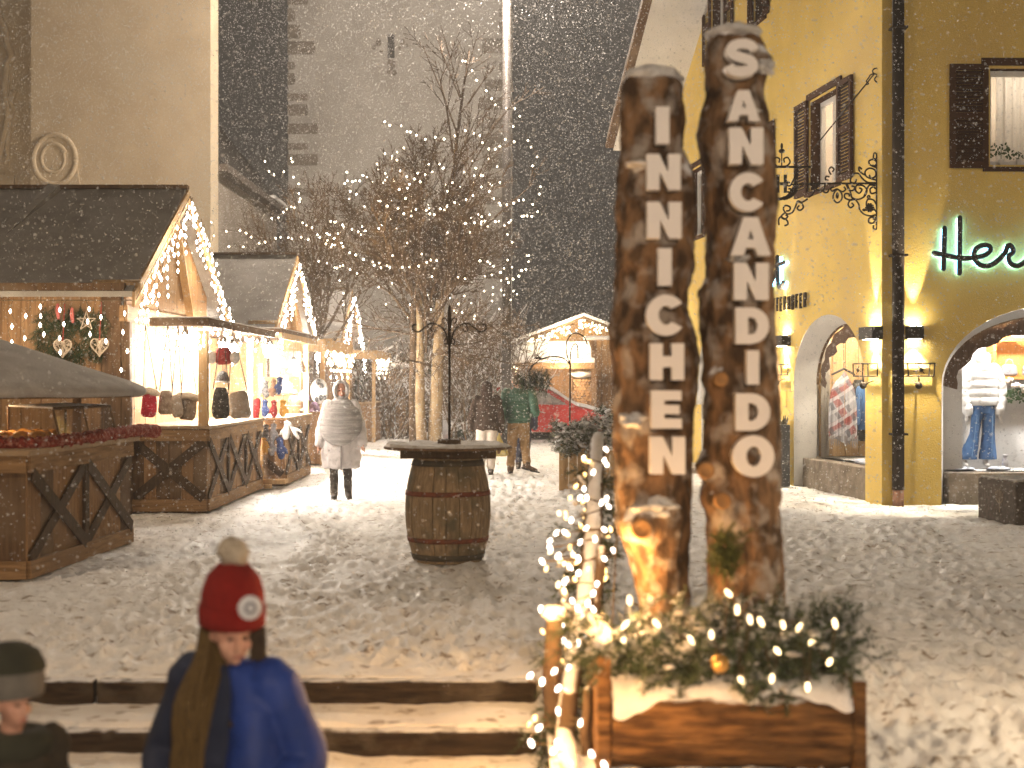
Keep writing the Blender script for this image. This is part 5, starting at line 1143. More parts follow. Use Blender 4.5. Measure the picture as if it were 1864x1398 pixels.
b = MB(MR); b.lathe([(.085, 1.90), (.105, 1.96), (.10, 2.03), (.075, 2.08), (.068, 2.04), (.06, 1.98)], 20, (mu+.01, mv, 0)); b.tube([(mu-.03, mv-.10, 1.96), (mu-.035, mv-.135, 1.80)], .006, 4); b.tube([(mu+.05, mv-.10, 1.96), (mu+.055, mv-.135, 1.80)], .006, 4); b.build('collar', M_puff, mn, True)
b = MB(MR); b.loft(mrow((.0, 0, 1.22, .165, .115), (.0, 0, 1.36, .17, .12)), 20)
for (xa, xb_, xc) in ((-.085, -.13, -.205), (.09, .085, .075)):
    b.loft([(mu+xc, mv, .57, .125, .115), (mu+xc, mv, .62, .125, .112), (mu+(xb_+xc)/2, mv, .75, .105, .10), (mu+xb_, mv, .95, .085, .09), (mu+xa, mv, 1.28, .092, .11)], 20)
o = b.build('jeans', M_jean, mn, True); remesh(o, .010, 1)
b = MB(MR)
for (x, z0, x2) in ((-.19, .60, -.115), (.09, .60, .105)): b.tube([(mu+x, mv-.122, z0), (mu+x2, mv-.112, 1.2)], .006, 4)
b.build('crease', mat('pale_denim', (.16, .28, .46)), mn)
for i, (u, w_) in enumerate(((1.25, .55), (1.8, .3))):
    b = MB(MR); b.ell((u, .62, .455), w_/2, .14, .03, 14, 6, noise_=.6); o = b.build('folded_cloth', mat('pale_blue_cloth', (.45, .52, .68), (.75, .76, .8), 9), None, True); tag(o, ('pale blue folded cloth on the wide shop window floor', 'crumpled white blue cloth near the bottle in the shop window')[i], 'cloth')
b = MB(MR); b.lathe([(.0, .432), (.042, .432), (.044, .56), (.028, .59), (.028, .62), (.034, .622), (.034, .645), (0, .65)], 14, (1.95, .75, 0)); o = b.build('ceramic_bottle', mat('pale_ceramic', (.62, .60, .62), (.3, .3, .4), 20, .3, contrast=(.55, .6)), None, True); tag(o, 'small pale patterned bottle on the shop window floor', 'bottle')
sh = thing('wooden_hutch', 'orange wooden hutch behind the mannequin with shaped top', 'hutch', MR @ Vector((2.0, 1.2, 1.8)))
M_or = mat('orange_pine', (.50, .22, .06), (.42, .17, .045), 3, .5, .1, 20, (8, 8, 1))
b = MB(MR); b.box(1.86, 1.91, .98, 1.25, 1.55, 2.28); b.build('side_panel', M_or, sh); b = MB(MR); b.box(1.91, 3.3, 1.2, 1.25, 1.7, 2.3); b.build('back_panel', M_or, sh); b = MB(MR); b.box(1.86, 3.3, .98, 1.25, 1.70, 1.74); b.build('shelf', M_or, sh)
b = MB(MR); b.prism([[(1.86, 2.24), (3.3, 2.24), (3.3, 2.42)]+[(3.3-1.44*k/20, 2.34+.06*math.sin(k*.75)) for k in range(1, 21)]], .97, 1.0); b.build('cornice', M_or, sh)
M_lea = mat('grey_leather', (.22, .22, .23), (.17, .17, .18), 10, .5)
for i, u in enumerate((2.12, 2.42)):
    c0 = MR @ Vector((u, 1.05, 1.83)); t = thing('handbag', ('grey handbag on the hutch shelf above the white flowers', 'second grey handbag at the right end of the hutch shelf')[i], 'handbag', c0); b = MB(); sway(b, c0, .24, .17, .10, 0, 0, .85, .04); b.build('pouch', M_lea, t, True); b = MB(); b.tube([c0+Vector((.06*math.cos(a), 0, .06+.10*math.sin(a))) for a in np.linspace(0, PI, 12)], .009, 5); b.build('handle', M_lea, t)
fg = thing('flower_garland', 'green garland with cream flowers hung across the shop window', 'garland', MR @ Vector((1.9, .8, 1.65))); b = MB(MR); g = MB(MR)
for k in range(26): b.ell((2.02+.02*k+random.uniform(-.05, .05), .85+random.uniform(-.05, .05), 1.64-.007*k+random.uniform(-.03, .07)), .035, .03, .03, 7, 5, noise_=.8)
for k in range(150): g.ell((2.02+random.uniform(0, .6), .87+random.uniform(-.06, .06), 1.55-.003*k*.3+random.uniform(-.06, .05)), .028, .004, .014, 5, 3, Matrix.Rotation(random.uniform(0, 6), 3, 'Y'))
b.build('flowers', mat('cream_petals', (.74, .60, .45), (.7, .66, .6), 14), fg, True); g.build('leaves', mat('garland_leaf', (.04, .09, .03), (.07, .12, .05), 10), fg)
# ------------------------------------------------------------------ display behind the narrow arch
po = thing('plaid_poncho', 'red and grey plaid poncho on a black hanger in the narrow arched window', 'poncho', ML @ Vector((3.1, .6, .8)))
def plaid():
    m = mat('plaid_cloth', (.46, .46, .49), (.38, .38, .42), 20, .9, .3, 60); t = m.node_tree; N = t.nodes; L = t.links; b = N['Principled BSDF']; tc = N.new('ShaderNodeTexCoord'); src = b.inputs['Base Color'].links[0].from_socket
    for (ang, sc_, c_) in ((.5, .85, (.30, .07, .06, 1)), (-1.0, .75, (.30, .07, .06, 1)), (.55, 1.5, (.16, .16, .18, 1)), (-1.0, 1.9, (.62, .62, .65, 1))):
        mp = N.new('ShaderNodeMapping'); mp.inputs['Rotation'].default_value = (0, ang, 0); L.new(tc.outputs['Object'], mp.inputs[0]); wv = N.new('ShaderNodeTexWave'); wv.inputs['Scale'].default_value = sc_; wv.inputs['Distortion'].default_value = .6; L.new(mp.outputs[0], wv.inputs[0])
        r = N.new('ShaderNodeMapRange'); r.inputs[1].default_value = .72; r.inputs[2].default_value = .85; r.inputs[4].default_value = .75; L.new(wv.outputs['Fac'], r.inputs[0]); x = N.new('ShaderNodeMix'); x.data_type = 'RGBA'; x.inputs[7].default_value = c_; L.new(src, x.inputs[6]); L.new(r.outputs[0], x.inputs[0]); src = x.outputs[2]
    L.new(src, b.inputs['Base Color']); return m
b = MB(ML); n = 44; rows = 24; vs_ = []; uc = 1.95
for i in range(rows+1):
    t_ = i/rows; z = 1.83-1.06*t_; w_ = np.interp(t_, [0, .06, .2, .45, .8, 1], [.10, .26, .42, .50, .52, .50])
    for k in range(n+1):
        q = -1+2*k/n; fold = .035*math.sin(q*13)*t_+.02*math.sin(q*29+1)*t_
        zz = z-.10*abs(q)**2*(1-t_)-(.14*max(0, 1-abs(q)*2.2)*(1 if t_ > .75 else 0))*(-1)*(t_-.75)*4*-.6
        vs_.append((3.15-.10*math.sqrt(max(0, 1-q*q))*(1-.3*t_)+fold, .62+q*w_*.46, zz))
b.add(vs_, [(i*(n+1)+k, i*(n+1)+k+1, (i+1)*(n+1)+k+1, (i+1)*(n+1)+k) for i in range(rows) for k in range(n) if not (abs(k-n/2) < .6 and i > -1)]); b.build('cloth', plaid(), po, True)
b = MB(ML); b.tube([(3.12, .44, 1.78), (3.1, .58, 1.85), (3.1, .62, 1.87), (3.1, .66, 1.85), (3.12, .80, 1.78)], .018, 6, True); b.tube(smoothpts([(3.1, .62, 1.87), (3.1, .62, 1.95), (3.1, .65, 1.98), (3.1, .62, 2.01), (3.1, .62, 2.6)]), .005, 4); b.build('hanger', M_black, po)
b = MB(ML)
for k in range(90): u = .62+random.uniform(-.23, .23); b.tube([(3.08, u, .82), (3.08, u+random.uniform(-.01, .01), .82-random.uniform(.08, .18))], .004, 3)
b.build('fringe', mat('grey_fringe', (.30, .27, .26)), po, kind='stuff')
jk = thing('denim_jacket', 'blue denim jacket on a dark coat at the edge of the narrow arch', 'jacket', ML @ Vector((3.3, 1.0, .8)))
b = MB(ML); b.loft([(3.45, 1.0, .72, .10, .15), (3.45, 1.0, 1.2, .11, .17), (3.45, 1.0, 1.55, .10, .15), (3.45, 1.0, 1.70, .06, .07)], 18); b.build('dark_coat', M_black, jk, True); b = MB(ML); b.loft([(3.36, 1.08, .9, .09, .13), (3.36, 1.08, 1.4, .10, .14), (3.36, 1.08, 1.58, .09, .12), (3.36, 1.08, 1.66, .05, .05)], 18); b.tube([(3.33, .97, 1.54), (3.30, .93, 1.3), (3.30, .92, 1.02)], [.06, .055, .045], 10, True); b.build('denim', M_jean, jk, True)
b = MB(ML); vs_ = []; n = 24
for k in range(n+1): v = .40+.16*k/n; u = 3.50+.04*math.sin(k*1.4); vs_ += [(u, v*.82+.07, .46), (u, v, 2.55)]
b.add(vs_, [(2*k, 2*k+2, 2*k+3, 2*k+1) for k in range(n)]); o = b.build('window_drape', M_curtain, None, True); tag(o, 'white drape at the side of the narrow arched window', 'drape')
b = MB(ML); b.ell((1.9, .58, .47), .75, .16, .035, 20, 7, noise_=.6); o = b.build('folded_cloth', MATS['pale_blue_cloth'], None, True); tag(o, 'white cloth spread on the sill of the narrow arched window', 'cloth')
# ------------------------------------------------------------------ stone block, pot, parasol
sb_ = thing('stone_block', 'dark stone block with carved emblem and snow at the right edge', 'stone block', (6.3, 17.3, 0), math.radians(9))
M_gran = mat('dark_granite', (.11, .09, .075), (.06, .05, .042), 20, .85, .6, 40, snow=(1.5, 16))
b = MB(); b.box(-.55, 1.2, -.62, .3, -.05, .50); o = b.build('block', M_gran, sb_, world=False); bevel(o, .02)
b = MB(); b.box(-.52, 1.17, -.58, .28, .501, .53); o = b.build('snow', mat('thin_grey_snow', (.5, .48, .46), (.28, .25, .22), 12, .8, .6, 40), sb_, world=False); bevel(o, .015)
b = MB()
for pts in ([(-.555, -.25, .12), (-.555, -.25, .40)], [(-.555, -.33, .36), (-.555, -.32, .27), (-.555, -.25, .23), (-.555, -.18, .27), (-.555, -.17, .36)], [(-.555, -.29, .38), (-.555, -.285, .30), (-.555, -.25, .27), (-.555, -.215, .30), (-.555, -.21, .38)]): b.tube(smoothpts(pts, 4), .010, 5)
b.build('emblem', M_stone, sb_, world=False)
pt = thing('tall_planter', 'tall dark planter with low plants against the yellow wall', 'planter', (4.30, 22.9, 0)); b = MB(); b.box(4.13, 4.42, 22.7, 23.2, 0, .98); o = b.build('pot', mat('dark_fibre_pot', (.05, .05, .052), (.08, .08, .08), 30), pt); bevel(o, .01); b = MB()
for k in range(40): x, y = random.uniform(4.15, 4.4), random.uniform(22.72, 23.1); b.tube([(x, y, .97), (x+random.uniform(-.05, .05), y, .97+random.uniform(.06, .16))], [.014, .005], 4)
b.build('plants', mat('grey_heather', (.18, .14, .13), (.12, .14, .08)), pt)
pa = thing('closed_parasol', 'closed white parasol seen between the two name posts', 'parasol', (3.47, 26, 0)); b = MB(); b.tube([(3.47, 26, 0), (3.47, 26, 2.3)], .022, 8); b.build('pole', M_white, pa); b = MB(); b.lathe([(.13, 1.25), (.12, 1.3), (.085, 1.75), (.06, 2.1), (.02, 2.28), (0, 2.3)], 14, (3.47, 26, 0)); b.build('canopy', M_white, pa, True); b = MB(); b.lathe([(0, .0), (.28, .0), (.26, .08), (.05, .1), (.04, .4)], 20, (3.47, 26, 0)); b.build('base', M_stone, pa)
# ================================================================== BARE TREES
M_tbark = mat('pale_trunk_bark', (.34, .25, .15), (.22, .155, .09), 5, .9, .6, 14, (2, 2, .7), c3=(.40, .32, .20), s3=2)
M_twigs = mat('bare_twigs', (.115, .072, .04), (.07, .045, .025), 6, .85)
M_twigsn = mat('snowy_twigs', (.20, .14, .09), (.12, .085, .05), 6, .85, snow=(.72, 6))
def branch(mb, p, d, L_, r, lev, cfg):
    n = 7 if lev < 2 else 5; P = [Vector(p)]; d = Vector(d).normalized(); R = []
    for i in range(n):
        d = (d+Vector((random.gauss(0, cfg['j']), random.gauss(0, cfg['j']), random.gauss(0, cfg['j'])+cfg['up'][min(lev, len(cfg['up'])-1)]))).normalized(); P.append(P[-1]+d*(L_/n))
    r1 = max(cfg['rmin'], r*.30); R = [r+(r1-r)*i/n for i in range(n+1)]
    mb.tube(P, R, 6 if lev == 0 else (4 if lev == 1 else 3))
    if lev >= cfg['max']: return
    k = cfg['kids'][lev]
    for c in range(k):
        t = random.uniform(.22, .97); i = min(int(t*n), n-1); q = P[i].lerp(P[i+1], t*n-i); dd = (P[i+1]-P[i]).normalized(); u = dd.orthogonal().normalized(); a = random.uniform(0, 2*PI)
        side = u*math.cos(a)+dd.cross(u)*math.sin(a); sp = cfg['spread'][lev]*random.uniform(.7, 1.2)
        branch(mb, q, dd+side*sp, L_*random.uniform(.28, .62)*(1.05-.45*t), max(cfg['rmin'], R[i]*.6), lev+1, cfg)
tx, ty = -1.93, 34.0
tr = thing('bare_tree', 'tall bare deciduous tree hung with warm lights in the middle of the square', 'tree', (tx, ty, 0))
for i, (xa, xb_, r) in enumerate(((-.20, -.28, .115), (.06, .22, .15), (-.42, -.42, .10))):
    b = MB(); pts = smoothpts([(tx+xa, ty+.2*i-.1, -.05), (tx+(xa+xb_)/2-.02, ty+.1*i, 1.2), (tx+xb_*.7+xa*.3, ty, 2.4), (tx+xb_, ty-.05, 3.6)], 5); b.tube(pts, [r*(1.18-.5*k/len(pts)) for k in range(len(pts))], 12); b.build('trunk', M_tbark if i < 2 else M_twigs, tr, True)
cfg = dict(j=.085, up=[.09, .06, .03, .0], rmin=.0075, max=3, kids=[17, 8, 4], spread=[.75, .8, .8])
b = MB()
branch(b, (tx+.2, ty, 3.2), (.09, 0, 1), 5.9, .085, 0, dict(cfg, kids=[17, 5, 3], j=.03, up=[.0, .02, .02, 0]))
for k in range(19):
    a = 2*PI*k/19+random.uniform(-.2, .2); sp = random.uniform(.35, 1.2); z = random.uniform(2.3, 3.7)
    branch(b, (tx+random.uniform(-.2, .25), ty+random.uniform(-.1, .1), z), (math.cos(a)*sp, math.sin(a)*sp, 1), random.uniform(2.6, 4.0)*(1.1-.25*sp), .045, 0, cfg)
for k in range(16):   # low spreading limbs with drooping twigs
    a = random.uniform(0, 2*PI); branch(b, (tx, ty, random.uniform(2.0, 2.8)), (math.cos(a), math.sin(a), random.uniform(.12, .5)), random.uniform(1.7, 2.7), .03, 1, dict(cfg, up=[.0, .0, -.02, 0], kids=[12, 10, 5]))
b.build('crown', M_twigs, tr, kind='stuff')
def string(name, lab, paths, Yf, gap, m_, grp, r=.021):
    allp = [px(x, y, Yf(x, y)) for pth in paths for (x, y) in pth]; c = sum(allp, Vector())/len(allp)
    t = thing(name, lab, 'string lights', c, group=grp); cb, bb = MB(), MB()
    for pth in paths:
        P = smoothpts([px(x, y, Yf(x, y)) for x, y in pth], 8); cb.tube(P, .005, 3); acc = 0
        for i in range(len(P)-1):
            acc += (P[i+1]-P[i]).length
            if acc > gap: acc = random.uniform(-.3, .2)*gap; bulb(bb, P[i]+Vector((random.uniform(-.05, .05), random.uniform(-.1, .1), random.uniform(-.06, .06))), r*random.uniform(.75, 1.25), r*1.2)
    cb.build('cable', M_cable, t, kind='stuff'); bb.build('bulbs', m_, t, kind='stuff'); return t
M_bt = emit('tree_bulb', (1.0, .84, .58), 7)
yt = lambda x, y: ty-1.9+random.uniform(-.25, .25)+abs(x-800)/180
string('tree_lights', 'light string looping down the upper right of the tall bare tree', [[(838, 100), (862, 135), (885, 170), (910, 198), (943, 200), (941, 222), (930, 230)], [(957, 243), (966, 262), (978, 288), (968, 303)], [(980, 335), (986, 350), (982, 360), (972, 372), (978, 384), (955, 395), (950, 390), (968, 400)]], yt, .20, M_bt, 'light strings in the bare trees')
string('tree_lights', 'light string sagging across the middle of the tall bare tree', [[(685, 223), (705, 226), (723, 227), (752, 245), (770, 250), (788, 255), (803, 252), (834, 246), (852, 238), (868, 246), (880, 262), (895, 268), (910, 264), (924, 252), (944, 257)], [(691, 267), (708, 285), (725, 290), (745, 265)], [(636, 312), (628, 318), (630, 330), (648, 330), (664, 320), (670, 306)], [(624, 330), (632, 346), (646, 350), (656, 352)]], yt, .20, M_bt, 'light strings in the bare trees')
string('tree_lights', 'light strings through the dense lower crown of the tall bare tree', [[(700, 318), (718, 335), (735, 342), (760, 325), (765, 340)], [(680, 365), (700, 372), (720, 380), (740, 385), (770, 385), (785, 390), (800, 385), (835, 370), (880, 352), (905, 365), (930, 370), (955, 368)], [(600, 402), (615, 405), (640, 420), (690, 412)], [(605, 430), (620, 445), (640, 460), (660, 475), (690, 483), (730, 490), (775, 478), (803, 477)], [(865, 482), (880, 472), (894, 480), (910, 495), (920, 510), (940, 505), (950, 495), (966, 485)], [(835, 405), (860, 400), (900, 405), (925, 406)], [(720, 300), (735, 320), (745, 345), (730, 380)], [(860, 300), (878, 330), (868, 350)]], yt, .20, M_bt, 'light strings in the bare trees')
sc_l = thing('tree_lights', 'small lights scattered through the branches of the tall bare tree', 'string lights', (tx, ty, 5), group='light strings in the bare trees'); b = MB()
for k in range(150):
    a = random.uniform(0, 2*PI); z = random.uniform(3.2, 7.0); r = random.uniform(.3, 1.0)**.6*np.interp(z, [3, 5, 6.5, 7.5], [2.2, 2.4, 1.9, .9]); bulb(b, (tx+r*math.cos(a), ty+r*math.sin(a), z), .016, .02)
b.build('bulbs', M_bt, sc_l, kind='stuff')
for (x, y, p_) in ((750, 330, 15), (900, 390, 15), (690, 430, 15), (850, 540, 14), (700, 540, 14)): light('tree_glow', 'POINT', px(x, y, ty-2.4), p_, (1, .72, .40), None, .35).parent = None
tr2 = thing('bare_tree', 'smaller dark bare tree with lights between the second and farthest huts', 'tree', (-5.1, 37.0, 0)); b = MB(); b.tube([(-5.1, 37, -.05), (-5.05, 37, 1.5), (-5.0, 37, 2.6)], [.14, .12, .10], 10); b.build('trunk', M_twigs, tr2, True); b = MB()
for k in range(13):
    a = 2*PI*k/13; sp = random.uniform(.25, .9); branch(b, (-5.0, 37, random.uniform(2.2, 3.2)), (math.cos(a)*sp, math.sin(a)*sp, 1), random.uniform(2.6, 4.2), .045, 0, dict(cfg, kids=[10, 5, 3]))
b.build('crown', M_twigs, tr2, kind='stuff')
y2 = lambda x, y: 36.0+random.uniform(-.3, .3)
string('tree_lights', 'light string forming zigzags in the smaller bare tree behind the second hut', [[(478, 286), (483, 300), (487, 310), (500, 322)], [(524, 285), (530, 295), (518, 303), (514, 316)], [(536, 312), (537, 328), (543, 343), (550, 362), (545, 372), (530, 380), (522, 385), (508, 392), (497, 396)], [(543, 396), (560, 415), (575, 425), (592, 440), (605, 450)], [(382, 402), (390, 415), (386, 440)], [(400, 417), (437, 422), (452, 424), (465, 438), (482, 442), (497, 438), (515, 433), (528, 437), (545, 436), (560, 432)], [(600, 403), (616, 402), (622, 420), (617, 445), (600, 448), (588, 455)], [(570, 470), (590, 476), (605, 485), (618, 486), (632, 486), (650, 492)], [(410, 455), (440, 447), (445, 463)], [(590, 430), (600, 425), (598, 437)]], y2, .20, M_bt, 'light strings in the bare trees')
for (x, y) in ((520, 380), (620, 440)): light('tree_glow', 'POINT', px(x, y, 36.0), 12, (1, .72, .40), None, .35)
# snowy shrub behind the pole
for i, (x, Y, n, L_, lab) in enumerate(((850, 39.0, 26, 3.0, 'snow laden bare shrub behind the people and the lamp pole'), (715, 41.0, 14, 2.2, 'bare snowy shrub beside the stacked firewood'))):
    s_ = thing('bare_shrub', lab, 'shrub', (px(x, 800, Y).x, Y, 0), group='bare shrubs'); b = MB()
    for k in range(n): a = random.uniform(0, 2*PI); sp = random.uniform(.3, 1.1); branch(b, (px(x, 800, Y).x+random.uniform(-.5, .5), Y+random.uniform(-.3, .3), .0), (math.cos(a)*sp+.2, math.sin(a)*sp*.6, 1), L_*random.uniform(.7, 1.15), .03, 0, dict(cfg, max=2, kids=[9, 4], rmin=.010))
    b.build('branches', M_twigsn, s_, kind='stuff')
# ================================================================== TALL LAMP POLE
px0 = px(922, 700, 36).x
lp = thing('lamp_pole', 'tall dark lamp pole beside the man in the green jacket, lit at its top', 'lamp pole', (px0, 36, 0)); b = MB(); b.tube([(px0, 36, -.05), (px0, 36, 4), (px0, 36, 13.2)], [.13, .115, .09], 14); b.build('pole', mat('grey_pole_paint', (.10, .09, .085), (.075, .068, .064), 8, .5, metal=.2), lp, True)
b = MB(); b.tube([(px0, 36, .0), (px0, 36, .5)], .15, 14); b.build('foot_sleeve', M_black, lp, True)
b = MB(); b.box(px0-.35, px0+.35, 35.6, 36.5, 13.2, 13.32); b.build('lamp_head', M_black, lp)
b = MB(); b.add([(px0-.3, 35.65, 13.195), (px0+.3, 35.65, 13.195), (px0+.3, 36.45, 13.195), (px0-.3, 36.45, 13.195)], [(0, 1, 2, 3)]); b.build('lamp_lens', emit('cool_lens', (.9, .95, 1), 40), lp)
light('pole_light', 'POINT', (px0-.15, 35.5, 12.9), 2200, (1.0, .84, .68), lp, .25)
# floodlight for the tower and for the church front, standing behind the huts
def flood(loc, target, power, c, lab, spot=70):
    t = thing('floodlight', lab, 'floodlight', loc); b = MB(); d = (Vector(target)-Vector(loc)).normalized(); b.beam(Vector(loc)-d*.18, Vector(loc)-d*.02, .3, .24); b.build('housing', M_black, t); b = MB(); b.tube([(loc[0], loc[1], 0), (loc[0], loc[1], loc[2]-.12)], .03, 6); b.build('stake', M_black, t); light('flood_beam', 'SPOT', loc, power, c, t, .12, target, spot, .9)
flood((-9.2, 25.4, 4.75), (-10.9, 38, 9.2), 340, (1, .68, .36), 'floodlight aimed at the church front from behind the huts', 76)
flood((-3.2, 45.6, 1.0), (-4.2, 50, 15), 90, (1, .86, .70), 'floodlight at the foot of the tower', 80)
# unseen street lamps on the street side, where the photographer stands
def street_lamp(x, y, z, power, c, lab, size=.25):
    t = thing('street_lamp', lab, 'street lamp', (x, y, -.6), group='street lamps along the street'); b = MB(); b.tube([(x, y, -.6), (x, y, z)], [.07, .05], 10); b.build('post', M_black, t, True); b = MB(); b.lathe([(.0, .02), (.30, .0), (.22, .14), (.06, .26), (0, .28)], 18, (x, y, z)); b.build('lamp_shade', M_black, t, True); b = MB(); b.ell((x, y, z-.05), .12, .12, .06); b.build('globe', M_lamp, t, True); light('street_light', 'POINT', (x, y, z-.2), power, c, t, size)
street_lamp(-9.0, 6.0, 8.0, 430, (1, .74, .49), 'street lamp left of the steps towards the street')
street_lamp(.9, -3.0, 3.3, 760, (1, .79, .58), 'street lamp on the street behind the name posts')
street_lamp(8.6, 13.5, 5.6, 78, (1, .80, .58), 'added unseen lamp beyond the stone block for the yellow front')  # added out of view to brighten the yellow front
def path_light(x, y, h, power, lab):
    t = thing('path_light', lab, 'path light', (x, y, -.05)); b = MB(); b.tube([(x, y, -.06), (x, y, h-.14)], .055, 12); b.build('post', M_black, t, True); b = MB(); b.tube([(x, y, h-.14), (x, y, h-.02)], .05, 12); b.build('diffuser', emit('path_diffuser', (1, .78, .5), 6), t, True); b = MB(); b.lathe([(.0, .0), (.075, .0), (.07, .03), (0, .045)], 14, (x, y, h-.02)); b.build('lid', M_black, t, True)
    light('path_glow', 'POINT', (x-.16, y, h-.08), power, (1, .74, .46), t, .06)
path_light(3.35, 6.5, 1.15, 22, 'low path light beyond the right end of the log planter')
# ================================================================== BACKGROUND OF THE SQUARE
def logpile(x0, x1, y, z0, z1, lab):
    t = thing('firewood_stack', lab, 'firewood stack', ((x0+x1)/2, y, z0), group='stacks of split firewood'); b = MB(); z = z0+.05; row = 0
    while z < z1:
        x = x0+.05+(row % 2)*.045
        while x < x1:
            r = random.uniform(.035, .055); b.tube([(x+random.uniform(-.01, .01), y-random.uniform(0, .06), z+random.uniform(-.01, .01)), (x, y+.4, z)], r, 7); x += .092
        z += .085; row += 1
    b.build('logs', mat('log_ends', (.42, .27, .14), (.22, .13, .07), 9, .85, .3, 30), t, kind='stuff')
    b = MB(); b.box(x0-.05, x0-.005, y-.02, y+.42, z0-.02, z1+.05); b.box(x1+.04, x1+.085, y-.02, y+.42, z0-.02, z1+.05); b.build('frame', M_woodd, t)
    b = MB(); b.ell(((x0+x1)/2+.02, y+.16, z1+.11), (x1-x0)/2+.10, .33, .10, 16, 8, noise_=.5); b.build('snow_cap', M_snow, t, True)
logpile(px(700, 0, 41.5).x, px(738, 0, 41.5).x, 41.5, .05, 2.0, 'tall firewood stack with snow cap left of the bare tree trunks')
logpile(px(1042, 0, 43.4).x, px(1076, 0, 43.4).x, 43.4, .95, 1.75, 'firewood stack with snow under the chalet roof')
hd = thing('dark_hedge', 'dark evergreen hedge at the back of the square behind the hooded person', 'hedge', (-3, 46.5, 0)); b = MB()
for k in range(5200):
    c0 = Vector((random.uniform(-7, 7.5), 46.4+random.uniform(-.3, .5), random.uniform(0, 2.5))); R = Matrix.Rotation(random.uniform(0, 6), 3, 'Y'); d = R @ Vector((random.uniform(.06, .13), 0, 0)); e = Vector((0, random.uniform(-.05, .05), .05)); b.add([c0-d, c0+d, c0+e*1.6], [(0, 1, 2)])
b.build('foliage', mat('hedge_leaf', (.04, .045, .025), (.065, .06, .035), 4, .85), hd, kind='stuff'); b = MB(); b.box(-7, 7.5, 46.7, 47.0, 0, 2.3); b.build('core', M_brace, hd)
ln = thing('lattice_fence', 'weathered lattice fence in front of the hedge left of the firewood', 'fence', (-4, 43.5, 0))
for k in range(10): x = -4.4+.17*k; b = MB(); b.beam((x, 44, 0), (x+.5, 44, 1.7), .02, .05, (0, 1, 0)); b.build('slat', M_woodd, ln); b = MB(); b.beam((x+.5, 44.03, 0), (x, 44.03, 1.7), .02, .05, (0, 1, 0)); b.build('slat', M_woodd, ln)
# low snow bank along the edge of the square
b = MB(); vs_ = []; n = 90
for k in range(n+1):
    x = -5+13*k/n; h_ = .13+.10*noise.noise(Vector((x*1.1, 0, 0)))
    vs_ += [(x, 42.3+.1*math.sin(x), -.05), (x, 42.6, h_), (x, 43.1, h_*1.1), (x, 43.6, -.05)]
b.add(vs_, [(4*k+j, 4*k+4+j, 4*k+5+j, 4*k+1+j) for k in range(n) for j in range(3)]); o = b.build('snow_bank', M_snow, None, True); tag(o, 'low bank of snow along the back of the square', None, None, 'structure')
# dark information stand with poster
Yw = 39.8; xa, xb_ = px(806, 0, Yw).x, px(866, 0, Yw).x
ki = thing('market_wagon', 'dark grey wagon with snowy roof behind the barrel table stand', 'wagon', ((xa+xb_)/2, Yw+.5, 0))
b = MB(); b.box(xa, xb_, Yw, Yw+1.1, .25, 1.42); b.build('body', mat('dark_grey_paint', (.06, .062, .068), (.04, .042, .046), 6, .5), ki)
b = MB(); b.box(xa-.06, xa+.52, Yw-.06, Yw+1.2, 1.43, 1.56); o = b.build('roof_snow', M_snow, ki); bevel(o, .05); b = MB(); b.box(xa+.53, xb_+.06, Yw-.06, Yw+1.2, 1.30, 1.44); b.ell((xb_-.2, Yw+.2, 1.47), .2, .3, .06, noise_=.5); b.build('rear_snow', M_snow, ki, True)
for x in (xa+.2, xb_-.2): b = MB(); b.tube([(x, Yw-.03, .22), (x, Yw+.08, .22)], .22, 16); b.build('wheel', M_black, ki)
b = MB(); b.box(xa+.08, xb_-.10, Yw-.012, Yw, .92, 1.25); b.build('window', M_black, ki)
b = MB(); b.box(xa+.0, px(837, 0, Yw).x, Yw-.10, Yw-.07, .06, .96); o = b.build('poster_board', mat('poster_print', (.60, .60, .62), (.42, .42, .45), 5, .5, contrast=(.5, .62), c3=(.5, .4, .4), s3=3), None); tag(o, 'white poster board leaning on the dark wagon', 'poster')
b = MB(); b.tube([px(842, 735, Yw-.3), px(842, 795, Yw-.3)], .03, 6); b.lathe([(.07, -.02), (.06, .16), (.12, .17), (.03, .25), (0, .26)], 8, px(842, 735, Yw-.3)); o = b.build('garden_lantern', M_iron, None); tag(o, 'small dark lantern on a post beside the wagon', 'lantern')
cr = thing('slatted_crate', 'bluish slatted crate beside the person in the dark coat', 'crate', px(857, 798, 39.2)); 
for k in range(6): z = .02+.115*k; b = MB(); b.box(px(846, 0, 39.2).x, px(872, 0, 39.2).x, 39.2, 39.22, z, z+.09); b.build('slat', mat('bluish_plastic', (.30, .33, .42), (.24, .27, .35), 9), cr)
for x in (846, 859, 871): b = MB(); b.box(px(x, 0, 39.2).x-.02, px(x, 0, 39.2).x+.02, 39.222, 39.26, 0, .72); b.build('upright', MATS['bluish_plastic'], cr)
# small snowy fir beside the poster
sf = thing('small_fir', 'little snow covered fir next to the white poster board', 'fir tree', px(838, 800, 39.0)); b = MB(); c0 = px(838, 798, 39.0)
for k in range(90): t_ = random.random(); a = random.uniform(0, 2*PI); fir_twig(b, c0+Vector((0, 0, .06+.42*t_)), (math.cos(a), math.sin(a), -.1), .34*(1-t_*.7), .05, 7, False)
b.build('branches', M_firs, sf, kind='stuff'); b = MB()
for k in range(9): b.ell(c0+Vector((random.uniform(-.25, .25), -.12, random.uniform(.12, .5))), .12, .07, .035, 8, 5, Matrix.Rotation(random.uniform(-.5, .5), 3, 'Y'), .4)
b.build('snow', M_snow, sf, True)
